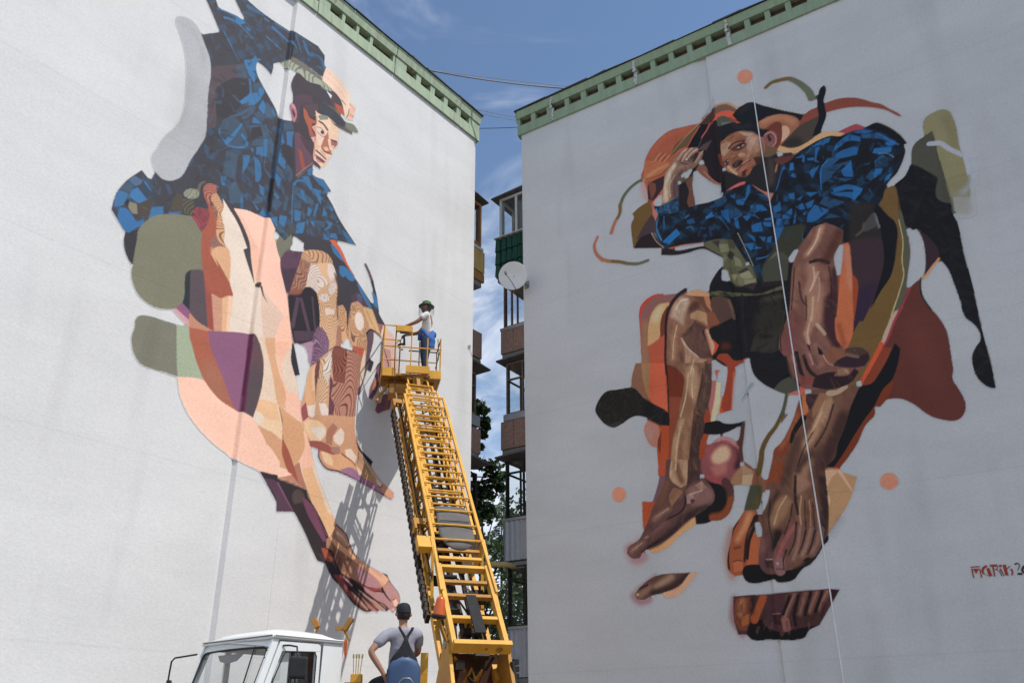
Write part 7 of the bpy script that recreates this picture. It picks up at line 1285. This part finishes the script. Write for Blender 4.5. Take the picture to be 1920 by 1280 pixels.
m = MB(); m.tube([st(-.10 + .03, -.045, -.20), st(-.07, -.05, -.06), st(-.03, -.05, -.02), st(.05, -.05, -.02), st(.09, -.05, -.06), st(.10, -.045, -.20)], .010, 8); r = m.build('seat_handle', M_GREYM, smooth=True); r.parent = so_
m = MB(); m.bar(st(0, .2, -.3), st(0, .25, -1.2), .12); m.box(st(0, .3, -.33), sr_ * .3, sf * .3, (0, 0, .025)); r = m.build('seat_post', M_YELD); r.parent = so_
m = MB(); m.bar(st(.30, .35, -.3), st(.30, .32, .30), .05, .09); m.bar(st(.24, .35, -.3), st(.22, .33, .16), .12, .03); TP('guard_post', m, M_YEL)
# ------------------------------------------------------------------ people
M_SKIN = mat('tanned skin', (0.36, 0.19, 0.13), 0.55, var=0.1, scale=20, spec=.35)
M_SKINP = mat('suntanned forearm skin', (0.33, 0.17, 0.115), 0.55, var=0.1, scale=20, spec=.35)
M_TEE = mat('lilac white cotton', (0.32, 0.315, 0.365), 0.9, var=0.06, scale=9, bump=.35, bscale=16)
M_TEEW = mat('white cotton shirt', (0.74, 0.72, 0.70), 0.9, var=0.06, scale=9, bump=.35, bscale=16)
M_BLK = mat('black work cloth', (0.022, 0.022, 0.026), 0.85, var=0.2, scale=8, bump=.3, bscale=18)
M_JEAN = mat('dark blue denim', (0.022, 0.04, 0.085), 0.85, var=0.25, scale=12, bump=.3, bscale=22)
M_JACKET = mat('bright blue jacket cloth', (0.035, 0.125, 0.38), 0.75, var=0.12, scale=8, bump=.4, bscale=12)
M_HATG = mat('green bucket hat cloth', (0.065, 0.12, 0.055), 0.85, var=0.5, scale=14)
M_CAPN = mat('dark navy cap cloth', (0.018, 0.02, 0.028), 0.8, var=0.2)
M_HAIR = mat('dark hair', (0.02, 0.014, 0.01), 0.7, var=.3)
M_EYE = mat('eye white', (.6, .58, .55), .4, var=.02)
def skin_mesh(name, chains, mt, parent, root, sub=2):
    """one continuous body surface grown round a skeleton: chains of (point, radius) that share joints"""
    vs, rad, ed = [], [], []
    def vid(p_, r):
        for i, q in enumerate(vs):
            if (q - p_).length < 1e-4: return i
        vs.append(Vector(p_)); rad.append(r); return len(vs) - 1
    for chn in chains:
        ids = [vid(Vector(p_), r) for p_, r in chn]
        ed += [(a, b) for a, b in zip(ids, ids[1:]) if a != b]
    me = bpy.data.meshes.new(name); me.from_pydata([tuple(v) for v in vs], ed, [])
    o = link(name, me, parent, mt)
    md = o.modifiers.new('skin', 'SKIN'); md.use_smooth_shade = True; md.branch_smoothing = .3
    ri = min(range(len(vs)), key=lambda i: (vs[i] - Vector(root)).length)
    for i, v in enumerate(me.skin_vertices[0].data):
        r = rad[i]; v.radius = (r, r) if not isinstance(r, tuple) else r; v.use_root = (i == ri)
    s = o.modifiers.new('sub', 'SUBSURF'); s.levels = sub; s.render_levels = sub
    return o
def hand_chains(wrist, d, side, curl, up):
    """palm and five bent fingers from the wrist along d; side = thumb direction; curl = bending direction"""
    wrist, d, side, curl = Vector(wrist), Vector(d).normalized(), Vector(side).normalized(), Vector(curl).normalized(); out = []
    palm = wrist + d * .05; out.append([(wrist, .024), (palm, .028)])
    for k, (off, L) in enumerate(((.03, .075), (.011, .083), (-.009, .077), (-.028, .06))):
        b = palm + d * .035 + side * off; a = b + (d * .8 + curl * .5).normalized() * L * .5; c = a + (d * .2 + curl).normalized() * L * .5
        out.append([(palm, .028), (b, .0095), (a, .0085), (c, .0075)])
    t0 = wrist + d * .035 + side * .035; out.append([(wrist + d * .05, .028), (t0, .0115), (t0 + (d * .7 + side * .5).normalized() * .035, .0105), (t0 + (d + curl * .5).normalized() * .06, .009)])
    return out

# --- operator, seen from behind
of = Vector((-.36, .933, 0)).normalized(); ol = Vector((-of.y, of.x, 0))       # facing, left
HC = at(757, 1148, 11.3)
def op(l, f, z): return HC + ol * l + of * f + V(0, 0, z)
person = empty('person', op(0, .1, -.95)); tag(person, 'person in dark cap and black overalls seated with back turned, left hand on hip', 'person')
PP = lambda o: under(person, o)
shL, shR = op(.19, .0, -.245), op(-.19, .0, -.245); elL = op(.405, -.05, -.47); wrL = op(.235, -.06, -.70); elR = op(-.25, .18, -.45); wrR = op(-.12, .40, -.52)
chest, belly, pel, neck = op(0, .0, -.33), op(0, .02, -.55), op(0, .05, -.76), op(0, .0, -.17); upper = op(0, 0, -.245)
kneeL, kneeR = op(.27, .38, -.82), op(-.16, .45, -.80); ftL, ftR = op(.24, .42, -1.28), op(-.16, .50, -1.27)
body = [[(pel, (.15, .12)), (belly, (.135, .10)), (chest, (.14, .095)), (upper, (.10, .075)), (neck, .052), (op(0, .01, -.10), .058), (op(0, .012, -.045), (.072, .082)), (op(0, .012, .03), (.078, .092)), (op(0, .012, .085), (.055, .065))],
        [(upper, (.10, .075)), (shL, .052), (elL, .047), (wrL, .03)], [(upper, (.10, .075)), (shR, .052), (elR, .047), (wrR, .03)],
        [(pel, (.15, .12)), (op(.10, .1, -.79), .095), (kneeL, .062), (ftL, .045), (ftL + of * .18 - V(0, 0, .04), .04)], [(pel, (.15, .12)), (op(-.10, .1, -.79), .095), (kneeR, .062), (ftR, .045), (ftR + of * .18 - V(0, 0, .04), .04)]]
body += hand_chains(wrL, op(.0, .0, 0) - op(.35, -.05, .62), of, -ol + of * .3, 0) + hand_chains(wrR, of, ol, V(0, 0, -1), 0)
PP(skin_mesh('body', body, M_SKIN, None, pel))
shirt = [[(op(0, .05, -.70), (.155, .125)), (belly, (.165, .125)), (chest, (.185, .128)), (upper, (.14, .105)), (op(0, 0, -.185), .078)], [(upper, (.14, .105)), (shL, .088), (shL.lerp(elL, .72), .070)], [(upper, (.14, .105)), (shR, .088), (shR.lerp(elR, .72), .070)]]
sh_o = PP(skin_mesh('shirt', shirt, M_TEE, None, belly)); sh_o.modifiers['sub'].levels = 2
tex = bpy.data.textures.new('cloth_folds', 'CLOUDS'); tex.noise_scale = .11; tex.noise_depth = 2
for o_ in (sh_o,):
    dm = o_.modifiers.new('folds', 'DISPLACE'); dm.texture = tex; dm.strength = .03; dm.mid_level = .5; dm.texture_coords = 'GLOBAL'
tro = [[(op(0, .03, -.60), (.16, .13)), (pel, (.175, .145)), (op(.10, .12, -.79), .115), (kneeL, .085), (ftL + V(0, 0, .06), .065)], [(pel, (.175, .145)), (op(-.10, .12, -.79), .115), (kneeR, .085), (ftR + V(0, 0, .06), .065)]]
PP(skin_mesh('trousers', tro, M_BLK, None, pel))
# back panel of the overalls with crossing straps, lying on the back
def back(l, z): 
    k = max(0, 1 - (abs(l) / .21) ** 2); zz = z
    return op(l, -.128 * math.sqrt(k) - .036 + .02 * max(0, -.3 - z) * 0, z)
def straps(pts, w, name):
    m = MB(); rows = []
    for (l, z, ww) in pts: rows.append([back(l + ww * (j / 3 - 1), z) for j in range(7)])
    m.grid(rows); o = m.build(name, M_BLK, smooth=True); q = o.modifiers.new('t', 'SOLIDIFY'); q.thickness = .016; q.offset = 0; PP(o)
straps([(.0, -.30, .022), (.0, -.35, .03), (.0, -.41, .06), (.0, -.47, .10), (.0, -.52, .14), (.0, -.57, .165), (.0, -.66, .175), (.0, -.70, .175)], 0, 'overall_back')
straps([(.085, -.185, .016), (.07, -.22, .017), (.045, -.255, .018), (.015, -.30, .02), (.0, -.33, .02)], 0, 'strap'); straps([(-.085, -.185, .016), (-.07, -.22, .017), (-.045, -.255, .018), (-.015, -.30, .02), (.0, -.329, .02)], 0, 'strap')
# cap, hair, ears, face
m = MB(); rows = []
for i in range(9):
    ph = pi / 2 * i / 8 ; z = -.005 + .125 * math.sin(ph) ** .9; r = math.cos(ph) ** .6 if i < 8 else .02
    rows.append([op(.093 * r * math.cos(2 * pi * k / 24), .012 + .108 * r * math.sin(2 * pi * k / 24), z) for k in range(25)])
m.grid(rows); cap = PP(m.build('cap', M_CAPN, smooth=True))
m = MB(); m.grid([[op(.075 * (j / 4 - 1), .10 + .085 * v * math.sqrt(max(0, 1 - (j / 4 - 1) ** 2)), .0 - .02 * v) for j in range(9)] for v in (0, .5, 1)]); r = m.build('cap_brim', M_CAPN, smooth=True); r.parent = cap
m = MB(); rows = []
for z, rr in ((.0, 1.0), (-.03, 1.0), (-.06, .95), (-.085, .8)): rows.append([op(.085 * rr * math.cos(a), .012 + .1 * rr * math.sin(a), z) for a in np.linspace(pi * 1.02, pi * 1.98, 13)])
m.grid(rows); PP(m.build('hair', M_HAIR, smooth=True))
for s_ in (1, -1):
    m = MB(); m.lathe(op(.083 * s_, .0, -.02), ol * s_ - of * .5, [(0, .018), (.014, .02), (.024, .012), (.026, 0), (.0, -.005)], 12); PP(m.build('ear', M_SKIN, smooth=True))
m = MB(); m.hull([op(-.014, .10, -.045), op(.014, .10, -.045), op(.012, .125, -.045), op(-.012, .125, -.045), op(-.006, .10, .0), op(.006, .10, .0), op(.004, .112, .0), op(-.004, .112, .0)]); m.box(op(0, .096, -.072), ol * .022, of * .004, (0, 0, .005)); PP(m.build('nose_and_mouth', M_SKIN, bevel=.003))
for s_ in (1, -1):
    m = MB(); m.lathe(op(.032 * s_, .088, -.002), of, [(0, .012), (.009, .009), (.012, 0)], 10); PP(m.build('eye', M_EYE, smooth=True))

# --- painter in the basket, in profile facing left
pf = (-bw * .96 + bd * .25).normalized(); plft = Vector((-pf.y, pf.x, 0)); FT = bk(.30, -.02, .0)
def pt(f, l, z): return FT + pf * f + plft * l + V(0, 0, z)
per2 = empty('person', FT); tag(per2, 'person in green brimmed hat and white shirt standing in the yellow basket', 'person')
PQ = lambda o: under(per2, o)
pel, belly, chest, neck = pt(0, 0, .93), pt(.0, 0, 1.10), pt(-.02, 0, 1.32), pt(.0, 0, 1.475)
sL, sR = pt(-.015, .18, 1.38), pt(-.015, -.18, 1.38); eL, eR = pt(.17, .23, 1.19), pt(.20, -.20, 1.14); wL, wR = pt(.42, .17, 1.12), pt(.40, -.06, 1.04)
kL, kR = pt(.03, .10, .50), pt(.04, -.10, .50); fL, fR = pt(-.03, .11, .07), pt(.0, -.11, .07)
hd = pt(.035, 0, 1.60)
body = [[(pel, (.13, .11)), (belly, (.13, .10)), (chest, (.15, .105)), (neck, .052), (pt(.015, 0, 1.53), .055), (hd, (.078, .09)), (pt(.03, 0, 1.665), (.072, .085)), (pt(.02, 0, 1.715), (.05, .06))],
        [(chest, (.15, .105)), (sL, .06), (eL, .043), (wL, .028)], [(chest, (.15, .105)), (sR, .06), (eR, .043), (wR, .028)],
        [(pel, (.13, .11)), (pt(.0, .09, .86), .09), (kL, .058), (fL, .042), (fL + pf * .17 - V(0, 0, .03), .038)], [(pel, (.13, .11)), (pt(.0, -.09, .86), .09), (kR, .058), (fR, .042), (fR + pf * .17 - V(0, 0, .03), .038)]]
body += hand_chains(wL, pf, plft * -1 + V(0, 0, .5), V(0, 0, -1), 0) + hand_chains(wR, pf + V(0, 0, -.2), plft, V(0, 0, -1), 0)
PQ(skin_mesh('body', body, M_SKINP, None, pel))
tee = [[(pt(0, 0, .98), (.14, .12)), (belly, (.145, .115)), (chest, (.168, .12)), (pt(-.01, 0, 1.43), .07)], [(chest, (.168, .12)), (sL, .078), (sL.lerp(eL, .62), .066)], [(chest, (.168, .12)), (sR, .078), (sR.lerp(eR, .62), .066)]]
o_ = PQ(skin_mesh('shirt', tee, M_TEEW, None, belly)); dm = o_.modifiers.new('folds', 'DISPLACE'); dm.texture = tex; dm.strength = .028; dm.mid_level = .5; dm.texture_coords = 'GLOBAL'
tr = [[(pt(0, 0, 1.02), (.145, .125)), (pel, (.155, .13)), (pt(.0, .09, .84), .11), (kL, .078), (fL + V(0, 0, .04), .06)], [(pel, (.155, .13)), (pt(0, -.09, .84), .11), (kR, .078), (fR + V(0, 0, .04), .06)]]
PQ(skin_mesh('trousers', tr, M_JEAN, None, pel))
jk = [[(pt(.06, .09, 1.04), (.06, .09)), (pt(-.06, .10, 1.02), (.09, .08)), (pt(-.12, .06, .88), (.08, .10)), (pt(-.11, .07, .70), (.05, .08)), (pt(-.10, .10, .62), (.03, .05))], [(pt(-.06, .10, 1.02), (.09, .08)), (pt(-.14, -.06, 1.0), (.08, .08)), (pt(.0, -.16, 1.03), (.04, .05)), (pt(.10, -.08, 1.04), .04)], [(pt(.06, .09, 1.04), (.06, .09)), (pt(.13, .06, .98), .04), (pt(.14, .05, .86), .035)]]
o_ = PQ(skin_mesh('jacket_tied_at_waist', jk, M_JACKET, None, pt(-.06, .10, 1.02))); dm = o_.modifiers.new('folds', 'DISPLACE'); dm.texture = tex; dm.strength = .05; dm.mid_level = .5; dm.texture_coords = 'GLOBAL'
m = MB(); m.lathe(pt(.025, 0, 1.655), V(.04, 0, 1), [(.165, -.012), (.16, -.004), (.105, .018), (.10, .05), (.092, .085), (.065, .105), (0, .11)], 24); hat = PQ(m.build('bucket_hat', M_HATG, smooth=True)); q = hat.modifiers.new('t', 'SOLIDIFY'); q.thickness = .006
# insect net hanging from the brim: open mesh of threads
m = MB()
for k in range(40):
    a = 2 * pi * k / 40; top = pt(.025 + .158 * math.cos(a), .158 * math.sin(a), 1.645); bot = pt(.02 + .15 * math.cos(a), .15 * math.sin(a), 1.43 + (.0 if math.cos(a) > -.2 else .03))
    m.bar(top, bot, .0016)
for j in range(10):
    z = 1.645 - .022 * j; m.tube([pt(.025 + .155 * math.cos(a), .155 * math.sin(a), z) for a in np.linspace(0, 2 * pi, 25)], .0009, 3, cap=False)
r = m.build('insect_net', mat('grey net thread', (.2, .21, .2), .9)); r.parent = hat
m = MB(); rows = []
for z, rr in ((1.665, 1.0), (1.62, 1.02), (1.57, .98), (1.535, .8)): rows.append([pt(.02 + .094 * rr * math.cos(a), .083 * rr * math.sin(a), z) for a in np.linspace(pi * .55, pi * 1.45, 11)])
m.grid(rows); PQ(m.build('hair', M_HAIR, smooth=True))
m = MB(); rows = []
for z, rr in ((1.585, .97), (1.555, 1.0), (1.525, .85)): rows.append([pt(.038 + .088 * rr * math.cos(a), .078 * rr * math.sin(a), z) for a in np.linspace(-pi * .5, pi * .5, 11)])
m.grid(rows); PQ(m.build('beard', mat('brown stubble', (.09, .055, .035), .8, var=.3), smooth=True))
m = MB(); m.hull([pt(.115, -.013, 1.585), pt(.115, .013, 1.585), pt(.142, .011, 1.588), pt(.142, -.011, 1.588), pt(.115, -.006, 1.63), pt(.115, .006, 1.63), pt(.122, .004, 1.63), pt(.122, -.004, 1.63)]); PQ(m.build('nose', M_SKINP, bevel=.003))
m = MB(); m.box(pt(.124, 0, 1.563), pf * .003, plft * .022, (0, 0, .006)); PQ(m.build('mouth', mat('lips', (.22, .08, .07), .5), bevel=.002))
for s_ in (1, -1):
    m = MB(); m.lathe(pt(.108, .032 * s_, 1.625), pf, [(0, .01), (.009, .008), (.012, 0)], 10); PQ(m.build('eye', M_EYE, smooth=True))
    m = MB(); m.lathe(pt(.02, .078 * s_, 1.60), plft * s_, [(0, .018), (.014, .02), (.024, .012), (.026, 0)], 12); PQ(m.build('ear', M_SKINP, smooth=True))
# spray gun held low in the far hand
gun = empty('spray_gun', wR + pf * .08 - V(0, 0, .12)); tag(gun, 'black spray gun with a pale bottle held by the person in the basket', 'spray gun')
g0 = wR + pf * .075 + V(0, 0, -.03)
m = MB(); m.bar(g0 + V(0, 0, .02), g0 + pf * -.02 - V(0, 0, .20), .03, .04, pf); m.bar(g0 - V(0, 0, .17) - pf * .02, g0 - V(0, 0, .20) + pf * .12, .04, .05); m.tube([g0 - V(0, 0, .20) + pf * .12, g0 - V(0, 0, .28) + pf * .07, g0 - V(0, 0, .30)], .014, 6); under(gun, m.build('gun_body', M_BLACK, bevel=.005))
m = MB(); m.lathe(g0 - V(0, 0, .30) + pf * .04, V(0, 0, 1), [(0, 0), (.032, 0), (.035, .01), (.035, .07), (.02, .09), (.015, .1)], 14); under(gun, m.build('bottle', M_WHITEP, smooth=True))

# ------------------------------------------------------------------ trees beyond the gap
M_BARK = mat('grey brown bark', (0.09, 0.065, 0.045), .95, var=.4, scale=9, bump=.6, bscale=20, stretch=(2, 2, .5))
def leaf_mat(name, c, tr=.25):
    m = bpy.data.materials.new(name); m.use_nodes = True; N, L = m.node_tree.nodes, m.node_tree.links; b = N['Principled BSDF']; b.inputs['Roughness'].default_value = .55
    oi = N.new('ShaderNodeNewGeometry'); n = N.new('ShaderNodeTexNoise'); n.inputs['Scale'].default_value = 1.7; n.inputs['Detail'].default_value = 3; L.new(oi.outputs['Position'], n.inputs['Vector'])
    mr = N.new('ShaderNodeMapRange'); mr.inputs['From Min'].default_value = .3; mr.inputs['From Max'].default_value = .7; mr.inputs['To Min'].default_value = .6; mr.inputs['To Max'].default_value = 1.5; L.new(n.outputs['Fac'], mr.inputs['Value'])
    mx = N.new('ShaderNodeMix'); mx.data_type = 'RGBA'; mx.blend_type = 'MULTIPLY'; mx.inputs['Factor'].default_value = 1; mx.inputs['A'].default_value = (*c, 1); L.new(mr.outputs[0], mx.inputs['B']); L.new(mx.outputs['Result'], b.inputs['Base Color'])
    t = N.new('ShaderNodeBsdfTranslucent'); L.new(mx.outputs['Result'], t.inputs['Color']); ms = N.new('ShaderNodeMixShader'); ms.inputs[0].default_value = tr
    L.new(b.outputs[0], ms.inputs[1]); L.new(t.outputs[0], ms.inputs[2]); L.new(ms.outputs[0], N['Material Output'].inputs['Surface']); MATS[name] = m; return m
def leaves(cent, n, size, rs, flat=.6):
    """leaf faces around clump centres (x, y, z, r): pointed ovals of six corners"""
    V_, F_ = [], []
    for (x, y, z, r) in cent:
        for _ in range(n):
            d = rs.normal(size=3); d /= np.linalg.norm(d) + 1e-9; q = np.array((x, y, z)) + d * r * rs.uniform(.25, 1) ** .6 * np.array((1, 1, flat))
            a = rs.normal(size=3); a[2] -= .5; a /= np.linalg.norm(a); b = np.cross(a, rs.normal(size=3)); b /= np.linalg.norm(b) + 1e-9; s = size * rs.uniform(.6, 1.25); k = len(V_)
            V_ += [q - a * s * .5, q - a * s * .2 + b * s * .33, q + a * s * .2 + b * s * .3, q + a * s * .6, q + a * s * .2 - b * s * .3, q - a * s * .2 - b * s * .33]; F_.append(tuple(range(k, k + 6)))
    return V_, F_
def broad_tree(name, label, base, h, spread, clumps, nleaf, lsize, mt, seed, group=None, low=.35, extra=()):
    rs = np.random.RandomState(seed); root = empty(name, base); tag(root, label, 'tree', group); base = Vector(base); m = MB(); cent = []
    m.tube([base + V(rs.uniform(-.1, .1) * k, rs.uniform(-.1, .1) * k, h * .85 * k / 6) for k in range(7)], [.17 * h / 10 * (1 - .8 * k / 6) + .02 for k in range(7)], 9)
    for k in range(clumps):
        t = low + (1 - low) * (k + rs.uniform(0, 1)) / clumps; a = rs.uniform(0, 2 * pi); R = spread * (1 - .75 * ((t - .5) / .55) ** 2 if t > .5 else 1) * rs.uniform(.45, 1)
        c = base + V(R * cos(a), R * sin(a), h * t); s0 = base + V(0, 0, h * max(.15, t - .22))
        m.tube([s0, s0.lerp(c, .5) + V(0, 0, .25), c], [.05 * h / 10, .03 * h / 10, .012], 5); cent.append((*c, spread * rs.uniform(.22, .42)))
    for e, r in extra:
        c = Vector(e); s0 = base + V(0, 0, max(1.5, c.z - 1.2)); m.tube([s0, s0.lerp(c, .6) + V(0, 0, .6), c], [.06, .035, .01], 5); cent.append((*c, r))
    under(root, m.build('trunk', M_BARK, smooth=True))
    V_, F_ = leaves(cent, nleaf, lsize, rs); me = bpy.data.meshes.new('crown'); me.from_pydata(V_, [], F_); under(root, link('crown', me, None, mt))
    return root
LF1 = leaf_mat('dark green leaf', (.034, .066, .018)); LF2 = leaf_mat('mid green leaf', (.06, .10, .035)); LF3 = leaf_mat('blue green needle', (.045, .075, .045), .1)
ex = [(at(893, 760, 30), .34), (at(903, 770, 30), .30), (at(908, 790, 30), .26), (at(902, 815, 30), .26), (at(897, 838, 30), .22), (at(912, 800, 30), .14), (at(910, 872, 29), .42), (at(925, 880, 29), .40), (at(936, 895, 29), .34), (at(922, 905, 29), .42), (at(910, 925, 29), .40), (at(938, 915, 29), .20), (at(905, 950, 29), .4), (at(915, 965, 29), .4)]
broad_tree('broadleaf_tree', 'dark broadleaf tree drooping into the gap beside the left balconies', at(868, 1500, 30.0) * 1.0 - V(0, 0, 0) if False else V(-3.4, 28.5, 0), 13.5, 2.2, 56, 90, .18, LF1, 4, 'trees behind the buildings', .35, [(e - V(0, 0, 0), r) for e, r in ex])
broad_tree('broadleaf_tree', 'dense mid green tree low in the gap behind the boom', V(-1.3, 37, 0), 11.2, 2.6, 70, 80, .22, LF2, 6, 'trees behind the buildings', .25)
broad_tree('broadleaf_tree', 'dense mid green tree seen through the lower right balcony frames', V(1.2, 44, 0), 12.6, 3.0, 70, 80, .25, LF2, 9, 'trees behind the buildings', .25)
def conifer(label, base, h, r, seed):
    rs = np.random.RandomState(seed); root = empty('conifer_tree', base); tag(root, label, 'tree', 'far conifers between the buildings'); base = Vector(base)
    m = MB(); m.tube([base, base + V(0, 0, h * .5), base + V(0, 0, h)], [.22, .13, .02], 8); V_, F_ = [], []
    for k in range(260):
        t = .18 + .82 * (k / 260) ** .9; a = rs.uniform(0, 2 * pi); L = r * (1 - t) ** .8 * rs.uniform(.6, 1.15) + .15; z = h * t; d = np.array((cos(a), sin(a), -.12 + .3 * t)); p0 = np.array(base) + (0, 0, z)
        for j in range(7):
            q = p0 + d * L * (j + 1) / 7 - np.array((0, 0, .25 * ((j + 1) / 7) ** 2)); n_ = np.cross(d, (0, 0, 1)); n_ = n_ / (np.linalg.norm(n_) + 1e-9)
            for sg in (-1, 1):
                s = L * .16 + .12; b0 = len(V_); e = (d * .6 + n_ * sg * rs.uniform(.5, 1) + np.array((0, 0, rs.uniform(-.3, .2)))); e = e / np.linalg.norm(e)
                V_ += [q, q + e * s * .5 + np.array((0, 0, .05)), q + e * s, q + e * s * .5 - np.array((0, 0, .07))]; F_.append((b0, b0 + 1, b0 + 2, b0 + 3))
    under(root, m.build('trunk', M_BARK)); me = bpy.data.meshes.new('crown'); me.from_pydata(V_, [], F_); under(root, link('crown', me, None, LF3))
conifer('tall pointed far conifer left of the lower balcony frame', V(-1.0, 74, 0), 21.0, 2.8, 3)
conifer('far conifer seen through the left panes of the dark balcony frame', V(1.2, 78, 0), 19.6, 2.6, 5)
conifer('far conifer beside the shaded wall seen through dark balcony panes', V(3.2, 76, 0), 20.8, 2.7, 8)
# ------------------------------------------------------------------ parked van between the buildings
M_VAN = mat('blue grey van paint', (.10, .16, .22), .3, var=.05, coat=.4)
van = empty('parked_van', (.35, 23.5, 0), radians(8)); tag(van, 'dark blue van parked low between the buildings, mostly hidden', 'van')
def vp(m, name, mt, par=None, **k):
    o = m.build(name, mt, **k); o.parent = par or van; return o
m = MB(); prof = [(-2.3, .45), (-2.3, 1.35), (-2.05, 2.5), (-1.7, 2.66), (1.0, 2.68), (1.35, 2.55), (1.95, 1.5), (2.5, 1.25), (2.55, .45)]
m.prism([(-.92, y, z) for y, z in prof], (1.84, 0, 0)); bd_ = vp(m, 'body', M_VAN, bevel=.06)
m = MB(); m.prism([(-.78, -2.315, 1.45), (.78, -2.315, 1.45), (.70, -2.12, 2.3), (-.70, -2.12, 2.3)], (0, -.02, .0)); vp(m, 'rear_window', MATS['black plastic'])
m = MB(); m.prism([(-.78, 2.0, 1.55), (.78, 2.0, 1.55), (.72, 1.45, 2.5), (-.72, 1.45, 2.5)], (0, .03, .02)); vp(m, 'windscreen', MATS['black plastic'])
for x in (-.7, .7):
    m = MB(); m.abox(x - .1, x + .1, -2.34, -2.30, .9, 1.3); vp(m, 'tail_light', mat('red lens', (.4, .02, .02), .3), bevel=.01)
for x in (-.93, .93):
    for y in (-1.5, 1.6):
        m = MB(); m.lathe((x - .1, y, .34), (1, 0, 0), [(.18, 0), (.3, 0), (.34, .04), (.34, .16), (.3, .2), (.18, .2)], 24); w = vp(m, 'wheel', M_RUBBER)
        m = MB(); m.lathe((x - .09, y, .34), (1, 0, 0), [(0, .02), (.18, .02), (.18, .16), (0, .16)], 16); vp(m, 'rim', M_GREYM, w)
